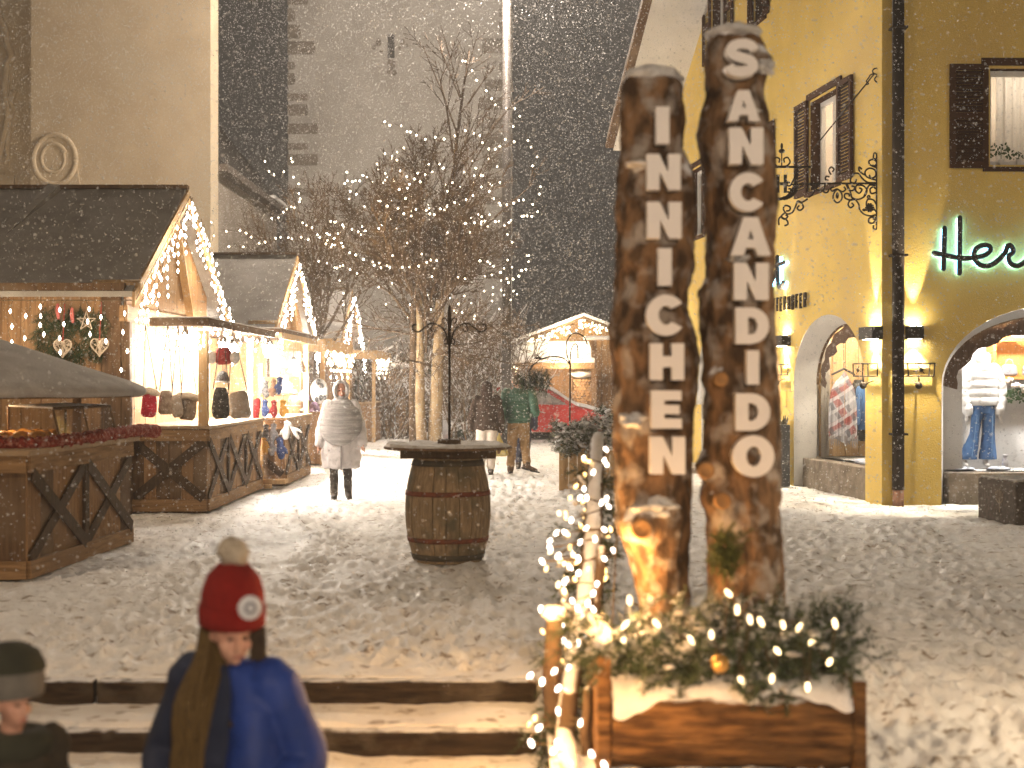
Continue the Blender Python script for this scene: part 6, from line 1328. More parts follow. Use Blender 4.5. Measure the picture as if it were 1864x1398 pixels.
# ------------------------------------------------------------------ red car
ca = thing('parked_car', 'red parked hatchback with snow on roof and windscreen', 'car', (.78, 41.2, 0)); cxm = .78; Yc = 40.4
M_red = mat('red_car_paint', (.62, .03, .03), (.56, .025, .025), 3, .3, spec=.5)
def cp(*pts): return [(cxm+x, z) for x, z in pts]
b = MB(); b.prism([cp((-1.98, .32), (-1.95, .75), (-1.85, .95), (-1.2, .98), (.75, .96), (1.35, .88), (1.80, .74), (1.93, .55), (1.93, .30), (1.62, .24), (1.55, .45), (1.35, .56), (1.15, .56), (.95, .45), (.88, .24), (-.92, .24), (-.98, .45), (-1.18, .56), (-1.38, .56), (-1.58, .45), (-1.65, .24))], Yc, Yc+1.68); o = b.build('body', M_red, ca); bevel(o, .05, 3)
b = MB(); b.prism([cp((-1.78, .95), (-1.45, 1.42), (-.9, 1.51), (-.1, 1.50), (.25, 1.42), (1.02, .94))], Yc+.12, Yc+1.56); o = b.build('cabin', M_red, ca); bevel(o, .06, 3)
M_frost = mat('frosted_car_glass', (.36, .34, .33), (.22, .21, .21), 9, .5, .3, 40)
for pts in (((-.28, 1.0), (-.28, 1.42), (.14, 1.38), (.80, .99)), ((-1.45, 1.02), (-1.22, 1.38), (-.40, 1.43), (-.40, 1.0))): b = MB(); b.prism([cp(*pts)], Yc+.105, Yc+.125); b.build('side_window', M_frost, ca)
b = MB(); b.add([(cxm+.27, Yc+.2, 1.435), (cxm+1.04, Yc+.2, .97), (cxm+1.04, Yc+1.48, .97), (cxm+.27, Yc+1.48, 1.435)], [(0, 1, 2, 3)]); b.build('windscreen', M_frost, ca)
for x in (-1.28, 1.25):
    for y in (Yc+.02, Yc+1.46):
        b = MB(); b.tube([(cxm+x, y, .30), (cxm+x, y+.2, .30)], .30, 22); Wh = b.build('wheel', M_black, ca); b = MB(); b.tube([(cxm+x, y-.012, .30), (cxm+x, y+.05, .30)], .18, 16); b.build('rim', mat('alloy', (.4, .4, .4), metal=.8, rough=.4), Wh)
for y in (Yc+.12, Yc+1.38): b = MB(); b.ell((cxm+1.80, y+.08, .66), .13, .10, .07); b.build('headlight', M_frost, ca, True)
b = MB(); b.box(cxm-.25, cxm-.08, Yc-.025, Yc, .80, .83); b.build('door_handle', M_black, ca)
b = MB(); vs_ = []; prof = [(-1.75, 1.02), (-1.42, 1.47), (-.9, 1.57), (-.1, 1.57), (.28, 1.50), (.65, 1.28), (1.02, 1.05), (1.4, .96), (1.82, .82), (1.92, .70)]; P = smoothpts([Vector((x, 0, z)) for x, z in prof], 5)
for p in P:
    for j, y in enumerate((Yc+.06, Yc+.16, Yc+.84, Yc+1.52, Yc+1.62)): vs_.append((cxm+p.x, y, p.z+(-.07 if j in (0, 4) else .02)+.02*noise.noise(Vector((p.x*4, y*3, 0)))))
b.add(vs_, [(5*i+j, 5*i+j+1, 5*i+j+6, 5*i+j+5) for i in range(len(P)-1) for j in range(4)]); b.build('snow_cover', M_snow, ca, True)
b = MB(); b.tube([(cxm-1.4, Yc+.3, .12), (cxm+1.6, Yc+.3, .12)], .1, 6); b.build('underbody', M_black, ca)
# ------------------------------------------------------------------ chalet stall
cl = thing('wooden_chalet', 'wooden chalet stall with snowy gable roof and light garland behind the red car', 'chalet', (2.25, 45, 0)); Yh = 44.2; rx, rz, ez, hw = px(1062, 0, 44).x, 3.66, 2.82, 2.2
for s_ in (-1, 1):
    b = MB(); b.add([(rx, Yh-.4, rz), (rx+s_*hw, Yh-.4, ez), (rx+s_*hw, Yh+2, ez), (rx, Yh+2, rz), (rx, Yh-.4, rz-.08), (rx+s_*hw, Yh-.4, ez-.08), (rx+s_*hw, Yh+2, ez-.08), (rx, Yh+2, rz-.08)], [(0, 1, 2, 3), (4, 5, 6, 7), (0, 4, 5, 1), (1, 5, 6, 2)]); b.build('roof', M_woodd, cl)
    b = MB(); b.add([(rx, Yh-.43, rz+.09), (rx+s_*(hw+.03), Yh-.43, ez+.09), (rx+s_*(hw+.03), Yh+2, ez+.09), (rx, Yh+2, rz+.09), (rx, Yh-.43, rz), (rx+s_*(hw+.03), Yh-.43, ez), (rx+s_*(hw+.03), Yh+2, ez), (rx, Yh+2, rz)], [(0, 1, 2, 3), (0, 4, 5, 1), (1, 5, 6, 2)]); b.build('roof_snow', M_snow, cl)
for k in range(22):
    xa = rx-hw+.1+(2*hw-.2)*k/22; xb_ = xa+(2*hw-.2)/22-.01; f = lambda x: rz-.10-abs(x-rx)*(rz-ez)/hw; b = MB(); b.prism([[(xa, .0), (xb_, .0), (xb_, f(xb_)), (xa, f(xa))]], Yh, Yh+.04); b.build('wall_board', M_wood, cl)
for x in (-.68, -.40): b = MB(); b.beam((rx+x+.3, Yh-.05, 2.4), (rx+x+.3, Yh-.05, rz-.35), .05, .20, (1, 0, 0)) if x > -.5 else b.beam((rx-.35, Yh-.06, 2.75), (rx-.35, Yh-.06, 3.4), .06, .22, (1, 0, 0)); b.build('gable_post', M_woodd, cl)
b = MB(); b.add([(px(934, 0, 43.2).x, Yh-1.1, 2.22), (px(1082, 0, 43.2).x, Yh-1.1, 2.22), (px(1072, 0, 44).x, Yh-.05, 2.82), (px(934, 0, 44).x, Yh-.05, 2.82), (px(934, 0, 43.2).x, Yh-1.1, 2.34), (px(1082, 0, 43.2).x, Yh-1.1, 2.34), (px(1072, 0, 44).x, Yh-.05, 2.90), (px(934, 0, 44).x, Yh-.05, 2.90)], [(0, 1, 2, 3), (4, 5, 6, 7), (0, 4, 5, 1), (1, 5, 6, 2), (3, 7, 4, 0)]); b.build('awning_snow', M_snow, cl)
b = MB(); b.box(px(934, 0, 43.2).x, px(1082, 0, 43.2).x, Yh-1.08, Yh-1.0, 2.04, 2.218); b.build('awning_beam', M_woodh, cl)
for x in (938, 1080): b = MB(); xx = px(x, 0, 43.2).x; b.box(xx-.06, xx+.10, Yh-1.05, Yh-.9, 0, 2.038 if x < 1000 else 2.9); b.build('post', M_woodd, cl)
b = MB(); b.box(px(1064, 0, 43).x, px(1125, 0, 43).x, Yh-1.3, Yh-.5, 2.92, 3.02); o = b.build('side_roof_snow', M_snow, cl); bevel(o, .03)
gl = thing('chalet_lights', 'clustered warm lights under the chalet gable', 'string lights', (rx, Yh-.4, 3.1)); b = MB(); cb = MB()
for s_ in (-1, 1):
    cb.tube([(rx, Yh-.42, rz-.1), (rx+s_*hw, Yh-.42, ez-.1)], .006, 3)
    for k in range(110): t_ = random.random(); x = rx+s_*hw*t_; z = rz-.1-(rz-ez)*t_-abs(random.gauss(0, .16)); (bulb(b, (x, Yh-.44, z), .026, .032) if z > 2.86 else None)
cb.build('cable', M_cable, gl); b.build('bulbs', emit('chalet_bulb', (1, .86, .50), 4.5), gl, kind='stuff')
b = MB(); [bulb(b, px(x, y, 43), .03, .035) for x, y in ((935, 668), (941, 670), (938, 676), (930, 671))]; o = b.build('lights', MATS.get('x') or bpy.data.materials['chalet_bulb'], gl)
light('chalet_glow', 'POINT', (rx-.5, Yh-.8, 3.25), 40, (1, .78, .48), gl, .3); light('chalet_glow', 'POINT', (rx-.6, Yh-1.5, 1.9), 50, (1, .74, .45), gl, .2)
# ------------------------------------------------------------------ fir planter with shepherd's hook
def woodbox(x0, x1, y0, y1, z1, lab):
    t = thing('wooden_planter', lab, 'planter', ((x0+x1)/2, y0, 0), group='wooden planter boxes'); n = 3
    for k in range(n): b = MB(); b.box(x0+(x1-x0)*k/n+.003, x0+(x1-x0)*(k+1)/n-.003, y0, y0+.03, .02, z1-.06); b.build('board', M_woodl, t)
    for k in range(3): b = MB(); b.box(x0, x0+.03, y0+.03+(y1-y0-.03)*k/3, y0+.03+(y1-y0-.03)*(k+1)/3-.006, .02, z1-.06); b.build('board', M_woodl, t)
    b = MB(); b.box(x1-.03, x1, y0+.031, y1, .02, z1-.06); b.build('board', M_woodl, t); b = MB(); b.box(x0-.02, x0+.05, y0-.02, y0+.04, 0, z1-.062); b.build('corner_post', M_woodl, t); b = MB(); b.box(x1-.05, x1+.02, y0-.02, y0+.04, 0, z1-.062); b.build('corner_post', M_woodl, t); b = MB(); b.box(x0-.03, x1+.03, y0-.03, y1+.02, z1-.058, z1); b.build('rim', M_woodl, t); b = MB(); b.box(x0-.02, x1+.02, y0-.02, y1, z1+.001, z1+.03); o = b.build('snow', M_snow, t); bevel(o, .012)
woodbox(px(1020, 0, 21.9).x, px(1066, 0, 21.9).x, 21.9, 22.5, .71, 'pale wooden planter with snowy fir right of the walkers'); woodbox(px(1071, 0, 21.7).x, px(1130, 0, 21.7).x, 21.7, 22.3, .62, 'pale wooden planter half hidden by the lit railing')
fs_ = thing('snowy_fir', 'snow dusted fir branches spreading from the pale wooden planters', 'fir branches', (1.2, 22.1, .7)); b = MB()
for k in range(300):
    x = random.uniform(1012, 1118); top = np.interp(x, [1012, 1030, 1050, 1075, 1095, 1118], [770, 772, 775, 765, 745, 742]); y = random.uniform(top, 826); fir_twig(b, px(x, y, 21.85+random.uniform(-.15, .35)), (random.uniform(-1, 1), random.uniform(-.8, .2), random.uniform(-.3, .9)), random.uniform(.10, .2), .05, 8)
b.build('branches', mat('fir_under_snow', (.05, .065, .035), (.09, .10, .06), 12, .8, snow=(.86, 16)), fs_, kind='stuff'); b = MB()
for k in range(70): x = random.uniform(1015, 1112); top = np.interp(x, [1012, 1075, 1095, 1118], [772, 765, 748, 742]); b.ell(px(x, random.uniform(top, 815), 21.75), random.uniform(.03, .07), .05, random.uniform(.015, .03), 7, 5, Matrix.Rotation(random.uniform(-.7, .7), 3, 'Y'), .7)
b.build('snow_clumps', M_snowg, fs_, True, kind='stuff')
hk = thing('shepherd_hook', 'thin iron garden hook with drooping arms above the pale planter', 'garden hook', (px(1040, 0, 22.1).x, 22.1, .7)); b = MB(); Hq = lambda x, y: px(x, y, 22.1)
b.tube([Hq(1037, 805), Hq(1038, 664)], .014, 6); b.build('pole', M_iron, hk, True)
for pts in ([(1038, 664), (1032, 645), (1031, 625), (1040, 609), (1052, 607), (1064, 615), (1069, 627)], [(1038, 664), (1039, 640), (1045, 627), (1051, 630), (1052, 652)], [(1038, 664), (1025, 652), (1005, 649), (985, 654), (970, 665), (962, 678)]): b = MB(); b.tube(smoothpts([Hq(*p) for p in pts]), .011, 5); b.build('arm', M_iron, hk, True)
b = MB(); b.ell(Hq(980, 652), .05, .02, .02); b.tube([Hq(984, 652), Hq(977, 645)], .008, 4); b.build('bird', M_iron, hk)
b = MB()
for k in range(46): x = random.uniform(948, 1000); fir_twig(b, Hq(x, random.uniform(668, 690)), (random.uniform(-.7, .7), random.uniform(-.3, .3), -1), random.uniform(.12, .3), .045, 9, True)
o = b.build('hanging_fir', M_firs, hk, kind='stuff')
# ================================================================== PEOPLE (local frame: facing -y, z up)
def joints(H, **k):
    J = dict(head=(0, 0, .925*H), neck=(0, .01, .845*H), chest=(0, 0, .72*H), pel=(0, 0, .53*H))
    for s_, n in ((-1, 'l'), (1, 'r')):
        J['sh'+n] = (s_*.108*H, 0, .805*H); J['el'+n] = (s_*.135*H, .01, .625*H); J['wr'+n] = (s_*.14*H, -.03, .475*H)
        J['hp'+n] = (s_*.05*H, 0, .52*H); J['kn'+n] = (s_*.055*H, -.01, .285*H); J['an'+n] = (s_*.055*H, .02, .05*H)
    J.update(k); return {a: Vector(b) for a, b in J.items()}
def hand(mb, w_, d, s_, sc_=1.0, grip=False):
    """palm, four unequal fingers and a thumb, slightly curled; d = direction from the wrist"""
    d = Vector(d).normalized(); fwd = Vector((0, -1, 0)); fwd = (fwd-d*fwd.dot(d)).normalized(); side = d.cross(fwd)*s_
    c = Vector(w_); mb.tube([c, c+d*.045*sc_, c+d*.085*sc_], [.026*sc_, .034*sc_, .034*sc_], 8, True, .55)
    for i, L_ in enumerate((.062, .075, .070, .052)):
        b = c+d*.085*sc_+fwd*((1.5-i)*.019*sc_); cu = -side*(.016 if not grip else .03)*sc_
        mb.tube([b, b+d*L_*.45*sc_+cu*.4, b+d*L_*(.9 if not grip else .55)*sc_+cu*1.4], [.0095*sc_, .009*sc_, .0075*sc_], 6, True)
    t = c+d*.03*sc_+fwd*.028*sc_; mb.tube([t, t+d*.03*sc_+fwd*.022*sc_-side*.008, t+d*.062*sc_+fwd*.026*sc_-side*.014], [.012*sc_, .011*sc_, .009*sc_], 6, True)
def face(mb, hd, H, look=0.0, tilt=0.0):
    """head with brow, nose, lips, chin and ears"""
    R = Matrix.Rotation(look, 3, 'Z') @ Matrix.Rotation(tilt, 3, 'X'); k = H/1.7; P = lambda x, y, z: Vector(hd)+R @ (Vector((x, y, z))*k)
    mb.ell(P(0, .015, .025), .078*k, .095*k, .105*k, 16, 12); mb.ell(P(0, -.025, -.04), .060*k, .065*k, .075*k, 14, 10); mb.ell(P(0, -.07, -.095), .025*k, .02*k, .018*k)
    mb.tube([P(0, -.088, .015), P(0, -.105, -.02), P(0, -.112, -.036)], [.008*k, .011*k, .015*k], 8, True); mb.tube([P(-.045, -.078, .03), P(0, -.092, .034), P(.045, -.078, .03)], .011*k, 6, True)
    mb.tube([P(-.022, -.086, -.066), P(0, -.094, -.064), P(.022, -.086, -.066)], .008*k, 6, True)
    for s_ in (-1, 1): mb.ell(P(s_*.08, .02, -.005), .012*k, .022*k, .034*k, 8, 6); mb.ell(P(s_*.045, -.055, -.03), .026*k, .022*k, .026*k)
    return P
def body(parent, J, H, hands, look=0, tilt=0, vox=.008, skin=None):
    b = MB(); P = face(b, J['head'], H, look, tilt); k = H/1.7
    b.tube([J['neck']-Vector((0, 0, .05)), J['neck']+Vector((0, 0, .05*k))], .052*k, 10, True)
    b.loft([(J['pel'].x, J['pel'].y, J['pel'].z-.03, .12*k, .09*k), (J['pel'].x, J['pel'].y, J['pel'].z+.05, .14*k, .10*k), (J['chest'].x, J['chest'].y, J['chest'].z, .14*k, .10*k), (J['neck'].x, J['neck'].y, J['neck'].z-.06*k, .12*k, .07*k), (J['neck'].x, J['neck'].y, J['neck'].z-.02*k, .05*k, .05*k)], 16)
    for n, s_ in (('l', -1), ('r', 1)):
        b.tube([J['sh'+n], J['el'+n], J['wr'+n]], [.052*k, .042*k, .028*k], 10, True); b.tube([J['hp'+n], J['kn'+n], J['an'+n]], [.078*k, .052*k, .036*k], 10, True); b.ell(J['an'+n]+Vector((0, -.01, -.01)), .03*k, .05*k, .03*k)
        if hands.get(n): hand(b, J['wr'+n], J['wr'+n]-J['el'+n] if hands[n] is True else hands[n], s_, k, hands.get('grip') == n)
    o = b.build('body', skin or M_skin, parent, True, world=False); remesh(o, vox, 1)
    e = MB()
    for s_ in (-1, 1): e.ell(P(s_*.032, -.082, .008), .013*k, .007*k, .007*k, 8, 6)
    e.build('eyes', M_black, parent, True, world=False)
    l = MB(); l.tube([P(-.02, -.096, -.066), P(0, -.103, -.065), P(.02, -.096, -.066)], .005*k, 5, True); l.build('lips', mat('lips', (.42, .14, .12)), parent, True, world=False)
    return P
def boots(parent, J, H, m_, toe=None):
    k = H/1.7
    for n in 'lr':
        a = J['an'+n]; t = Vector((toe or {}).get(n, (0, -1, 0))).normalized(); kn = J['kn'+n]; up = (kn-a).normalized()
        b = MB(); b.tube([a+up*.16, a+up*.04, a-up*.02], [.062*k, .06*k, .056*k], 12, True); b.tube([a-up*.03-t*.05, a-up*.035+t*.06, a-up*.045+t*.15], [.05*k, .052*k, .042*k], 10, True, .8); o = b.build('boot', m_, parent, True, world=False); remesh(o, .012, 1)
        b = MB(); b.tube([a-up*.066-t*.08, a-up*.075+t*.06, a-up*.075+t*.19], [.045*k, .05*k, .04*k], 10, True, .35); b.build('sole', M_black, parent, True, world=False)
def trousers(parent, J, H, m_, wd=1.0, hem=.0):
    k = H/1.7; b = MB(); b.loft([(J['pel'].x, J['pel'].y, J['pel'].z-.09*k, .165*k, .125*k), (J['pel'].x, J['pel'].y, J['pel'].z+.0, .18*k, .135*k), (J['pel'].x, J['pel'].y, J['pel'].z+.13*k, .16*k, .12*k)], 20)
    for n in 'lr':
        kn, hp, a = J['kn'+n], J['hp'+n], J['an'+n]; e = kn.lerp(a, .80); b.tube([hp, hp.lerp(kn, .5), kn, kn.lerp(a, .4), e], [.105*k*wd, .095*k*wd, .080*k*wd, .074*k*wd, .072*k*wd], 14, True)
    o = b.build('trousers', m_, parent, True, world=False); remesh(o, .014, 2); wrinkle(o, .03, .07)
def sleeve(mb, J, n, k, r0=.075, r1=.058, puff=0, m=28):
    P = smoothpts([J['sh'+n], J['sh'+n].lerp(J['el'+n], .5), J['el'+n], J['el'+n].lerp(J['wr'+n], .55), J['wr'+n]-(J['wr'+n]-J['el'+n]).normalized()*.015], 8); N_ = len(P)
    mb.tube(P, [(r0+(r1-r0)*i/N_)*k*(1+puff*abs(math.sin(i*PI/4.2))) for i in range(N_)], 14, True)
# ---- 1. hooded person walking towards the camera
H = 1.66; p1 = px(621, 908, 20.35); w1 = thing('person', 'person in pale hooded coat and grey knitted poncho walking towards the camera', 'person', (p1.x, p1.y, 0), .12); WL.pop(w1.name)
J = joints(H, ell=(-.27, .03, 1.02), wrl=(-.30, -.05, .79), elr=(.27, .03, 1.02), wrr=(.30, -.08, .79), knl=(-.10, -.05, .47), anl=(-.10, -.10, .08), knr=(.09, -.03, .46), anr=(.10, .12, .11))
body(w1, J, H, dict(l=True, r=True), .1, .05)
M_coat = mat('pale_grey_coat', (.72, .69, .70), (.64, .61, .62), 6, .7, .25, 14); M_knit = mat('grey_rib_knit', (.52, .50, .50), (.36, .35, .35), 3, .95, .8, 9, (1, 1, 16), contrast=(.4, .6))
b = MB(); b.loft([(0, 0, .44, .26, .19), (0, 0, .47, .275, .20), (0, 0, .56, .275, .20), (0, 0, .60, .285, .205), (0, 0, .74, .27, .195), (0, 0, .80, .275, .195), (0, 0, 1.0, .24, .17), (0, 0, 1.25, .21, .14), (0, 0, 1.36, .15, .11)], 32)
for n in 'lr': sleeve(b, J, n, 1.0, .085, .075, .06)
o = b.build('coat', M_coat, w1, True, world=False); remesh(o, .013, 2); wrinkle(o, .035, .09)
b = MB(); b.box(-.012, .012, -.212, -.19, .42, .76); b.build('zip', mat('zip_grey', (.35, .33, .33)), w1, world=False)
b = MB(); secs = []
for i in range(40):
    t_ = i/39; z = .72+.72*t_; wd = np.interp(t_, [0, .05, .35, .7, .88, 1], [.295, .30, .305, .27, .19, .085]); dp = np.interp(t_, [0, .05, .4, .8, 1], [.205, .215, .205, .155, .085]); secs.append((0, -.005, z, wd*(1+.012*math.sin(i*2.2)), dp*(1+.012*math.sin(i*2.2))))
b.loft(secs, 40); b.v = [Vector((v.x, v.y, (lambda t_, hm: hm+(1.44-hm)*t_)((v.z-.72)/.72, .76+2.0*v.x*v.x+.10*v.x))) for v in b.v]; o = b.build('poncho', M_knit, w1, True, world=False); wrinkle(o, .016, .2)
# hood: open shell round the face
b = MB(); hd = J['head']; vs_ = []; n = 20; rows = 12
for i in range(rows+1):
    ph = PI*(.02+.98*i/rows)-PI/2
    for k in range(n+1):
        a = -PI*.30+(PI*1.60)*k/n; r = .145; q = Vector((math.cos(a)*math.cos(ph)*.112, math.sin(a)*math.cos(ph)*.125, math.sin(ph)*.145)); q.y += .02; vs_.append(hd+Vector((q.x, q.y if True else 0, q.z+.01)))
b.add(vs_, [(i*(n+1)+k, i*(n+1)+k+1, (i+1)*(n+1)+k+1, (i+1)*(n+1)+k) for i in range(rows) for k in range(n)]); o = b.build('hood', M_coat, w1, True, world=False); so = o.modifiers.new('solid', 'SOLIDIFY'); so.thickness = .022; so.offset = 0
b = MB(); rim = [hd+Vector((.092*math.sin(a), -.078-.03*max(0, math.cos(a)), .0+.122*math.cos(a))) for a in np.linspace(0, 2*PI, 28)]; b.tube(rim[15:27]+rim[:14] if False else rim, .012, 8); b.build('hood_rim', M_knit, w1, True, world=False)
b = MB(); b.lathe([(.10, 1.36), (.105, 1.42), (.088, 1.47), (.075, 1.46)], 20); b.build('knit_collar', M_knit, w1, True, world=False)
M_dark = mat('dark_trousers', (.045, .038, .034), (.07, .06, .052), 10, .9); trousers(w1, J, H, M_dark, .85); boots(w1, J, H, mat('dark_boots', (.06, .05, .045), (.1, .085, .07), 12), dict(l=(0, -1, .05), r=(.1, -1, -.25)))
b = MB()
for n in 'lr': b.tube([J['wr'+n]+Vector((0, 0, .035)), J['wr'+n]+Vector((0, 0, -.012))], .045, 12)
b.build('cuffs', M_dark, w1, True, world=False)
# ---- 2. man in green jacket, walking away
H = 1.80; p2 = px(944, 862, 25.8); w2 = thing('person', 'person in green down jacket and tan trousers walking away with a yellow bag', 'person', (p2.x, p2.y, 0), PI); WL.pop(w2.name)
# facing +y after the turn: local x is mirrored, so the photo's left side is local +x
J = joints(H, elr=(.30, .02, 1.08), wrr=(.325, -.03, .80), ell=(-.30, .06, 1.10), wrl=(-.24, -.16, 1.16), knr=(.115, -.02, .50), anr=(.145, .02, .09), knl=(-.11, .02, .50), anl=(-.155, .16, .15), head=(.03, 0, 1.665), shr=(.215, 0, 1.46), shl=(-.215, 0, 1.46))
body(w2, J, H, dict(r=True, grip='r'), 0, .15)
M_green = mat('green_down', (.055, .125, .09), (.04, .10, .07), 6, .55, .2, 24); M_tan = mat('tan_trousers', (.30, .19, .095), (.24, .15, .07), 8, .9, .3, 20)
b = MB(); secs = []
for i in range(76):
    t_ = i/75; z = .915+.63*t_; wd = np.interp(t_, [0, .1, .55, .84, .94, 1], [.205, .215, .225, .225, .15, .08]); dp = np.interp(t_, [0, .5, .85, .95, 1], [.15, .16, .14, .10, .07]); pf = .96+.085*abs(math.sin(PI*t_*11)); secs.append((0, 0, z, wd*pf, dp*pf))
b.loft(secs, 36)
for n in 'lr': sleeve(b, J, n, 1.06, .088, .060, .10)
b.lathe([(.085, 1.50), (.09, 1.57), (.082, 1.61), (.06, 1.60)], 18); o = b.build('down_jacket', M_green, w2, True, world=False); remesh(o, .009, 0); wrinkle(o, .02, .1)
trousers(w2, J, H, M_tan, 1.0); boots(w2, J, H, mat('brown_boots', (.10, .06, .035), (.06, .04, .025), 12, .8), dict(r=(0.05, -1, 0), l=(-1, -.25, -.25)))
b = MB(); b.ell(J['head']+Vector((0, .025, .035)), .088, .10, .105, 16, 12, noise_=.15); b.build('hair', mat('brown_hair', (.08, .055, .035), (.05, .035, .022), 20, .8), w2, True, world=False)
b = MB(); b.box(.10, .185, .128, .140, .70, .76) if False else b.tube([(.06, .14, .82), (.15, .135, .80)], .006, 4); b.build('pocket', M_brace, w2, world=False)
bc = px(905, 812, 25.75); sb = thing('shopping_bag', 'yellow plastic shopping bag in the hand of the person in green', 'bag', bc); b = MB(); hx = p2.x-.325; hz = .72
vs_ = []; n = 20
for i, (z, w_, d_) in enumerate(((.70, .02, .02), (.62, .05, .03), (.52, .10, .06), (.40, .15, .08), (.34, .16, .08), (.32, .13, .06))):
    for k in range(n): a = 2*PI*k/n; vs_.append((hx-.03+w_*math.cos(a)*(1+.12*math.sin(a*5)), 25.72+d_*math.sin(a)*(1+.15*math.sin(a*4+i)), z))
b.add(vs_, [(i*n+k, i*n+(k+1) % n, (i+1)*n+(k+1) % n, (i+1)*n+k) for i in range(5) for k in range(n)]+[tuple(5*n+k for k in range(n))]); b.build('bag_film', mat('yellow_plastic', (.72, .60, .24), (.62, .48, .14), 7, .4, .3, 18), sb, True)
b = MB(); b.tube([(hx-.03, 25.72, .70), (hx, 25.78, .76)], .018, 6); b.build('handle', MATS['yellow_plastic'], sb); b = MB(); b.ell((hx-.03, 25.635, .43), .035, .01, .06, 8, 6, noise_=.5); b.build('print', mat('brown_print', (.16, .09, .04)), sb)
# ---- 3. dark coat and white trousers beside him
H = 1.66; p3 = px(886, 868, 25.5); w3 = thing('person', 'person with dark brown coat, dark hair and cream trousers beside the green jacket', 'person', (p3.x, p3.y, 0), PI-.05); WL.pop(w3.name)
J = joints(H, elr=(.27, .03, .99), wrr=(.28, -.04, .82), ell=(-.24, .02, 1.0), wrl=(-.24, -.05, .80), knl=(-.08, -.03, .46), anl=(-.07, -.04, .08), knr=(.09, .0, .46), anr=(.11, .03, .08)); body(w3, J, H, dict(), 0, .05)
M_fleece = mat('dark_brown_fleece', (.035, .024, .018), (.06, .04, .03), 30, .98, .9, 60); b = MB(); b.loft([(0, 0, .80, .225, .16), (0, 0, .90, .235, .17), (0, 0, 1.1, .22, .16), (0, 0, 1.3, .205, .14), (0, 0, 1.38, .13, .10), (0, 0, 1.42, .08, .08)], 28)
for n in 'lr': sleeve(b, J, n, 1.0, .088, .075)
o = b.build('coat', M_fleece, w3, True, world=False); remesh(o, .014, 1); wrinkle(o, .04, .1)
M_cream = mat('cream_trousers', (.62, .55, .48), (.55, .48, .41), 7, .9, .3, 16); trousers(w3, J, H, M_cream, 1.12); boots(w3, J, H, MATS['dark_boots'])
b = MB(); b.ell(J['head']+Vector((0, .03, .02)), .105, .115, .125, 16, 12, noise_=.2); b.tube([J['head']+Vector((0, .07, .0)), J['head']+Vector((0, .085, -.14)), J['head']+Vector((0, .09, -.26))], [.10, .10, .06], 12, True, .7); b.build('hair', mat('dark_hair', (.045, .026, .018), (.03, .018, .012), 25, .85, .8, 40, (8, 8, 1)), w3, True, world=False)
# ---- 4. companion almost hidden in front of the man
H = 1.62; w4 = thing('person', 'person in navy clothes almost hidden behind the man in green', 'person', (.33, 27.2, 0), PI); WL.pop(w4.name)
p4x = px(952, 862, 27.2).x; w4.location.x = p4x; J = joints(H, knl=(-.07, 0, .45), anl=(-.05, .05, .08)); body(w4, J, H, dict(), 0, 0)
M_navy = mat('navy_cloth', (.03, .035, .06), (.05, .055, .085), 14, .9); trousers(w4, J, H, M_navy, .95); boots(w4, J, H, MATS['dark_boots']); b = MB(); b.loft([(0, 0, .78, .20, .15), (0, 0, 1.0, .20, .15), (0, 0, 1.25, .19, .13), (0, 0, 1.36, .08, .08)], 24)
for n in 'lr': sleeve(b, J, n, .95, .08, .06)
o = b.build('coat', M_navy, w4, True, world=False); remesh(o, .014, 1); b = MB(); b.ell(J['head']+Vector((0, .02, .03)), .095, .11, .11); b.build('hair', MATS['dark_hair'], w4, True, world=False)
# ---- 5. near figure with the red bobble hat
H = 1.60; w5 = thing('person', 'blurred person in red bobble hat and blue jacket on the steps', 'person', ((422-932)/2600*5.25, 5.25, -.60), -.30); WL.pop(w5.name)
hz = EYE-(1148-692)/2600*5.25+.60   # head centre above the feet
H = hz/.925; J = joints(H, ell=(-.30, .06, .98*H/1.6), wrl=(-.25, -.10, .80*H/1.6), elr=(.27, .05, .98*H/1.6), wrr=(.22, -.14, .86*H/1.6), head=(.03, -.05, .925*H))
P = body(w5, J, H, dict(l=True, r=True), .75, .22, .009)
M_blue = mat('blue_jacket', (.018, .05, .26), (.012, .035, .18), 6, .6, .3, 12); M_nvy = mat('navy_jacket', (.015, .02, .045), (.02, .028, .06), 6, .7, .3, 12)
k = H/1.7; b = MB(); b.loft([(0, .02, .42*H, .25*k, .19*k), (0, .02, .50*H, .255*k, .19*k), (0, .02, .62*H, .245*k, .185*k), (0, .02, .74*H, .235*k, .16*k), (0, .02, .81*H, .18*k, .12*k), (0, .02, .845*H, .09*k, .09*k)], 30)
sleeve(b, J, 'l', 1.1, .085, .065); o = b.build('jacket', M_nvy, w5, True, world=False); remesh(o, .012, 2); wrinkle(o, .035, .2)
b = MB(); b.loft([(.14*k, -.02, .42*H, .135*k, .19*k), (.14*k, -.02, .60*H, .135*k, .185*k), (.13*k, -.01, .74*H, .12*k, .15*k), (.09*k, .0, .83*H, .08*k, .10*k)], 24); sleeve(b, J, 'r', 1.12, .09, .07); b.ell((.10*k, .0, .83*H), .12*k, .10*k, .06*k); o = b.build('blue_panel', M_blue, w5, True, world=False); remesh(o, .012, 2); wrinkle(o, .035, .2)
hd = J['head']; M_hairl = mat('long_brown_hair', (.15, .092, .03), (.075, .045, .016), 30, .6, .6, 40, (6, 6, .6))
b = MB()
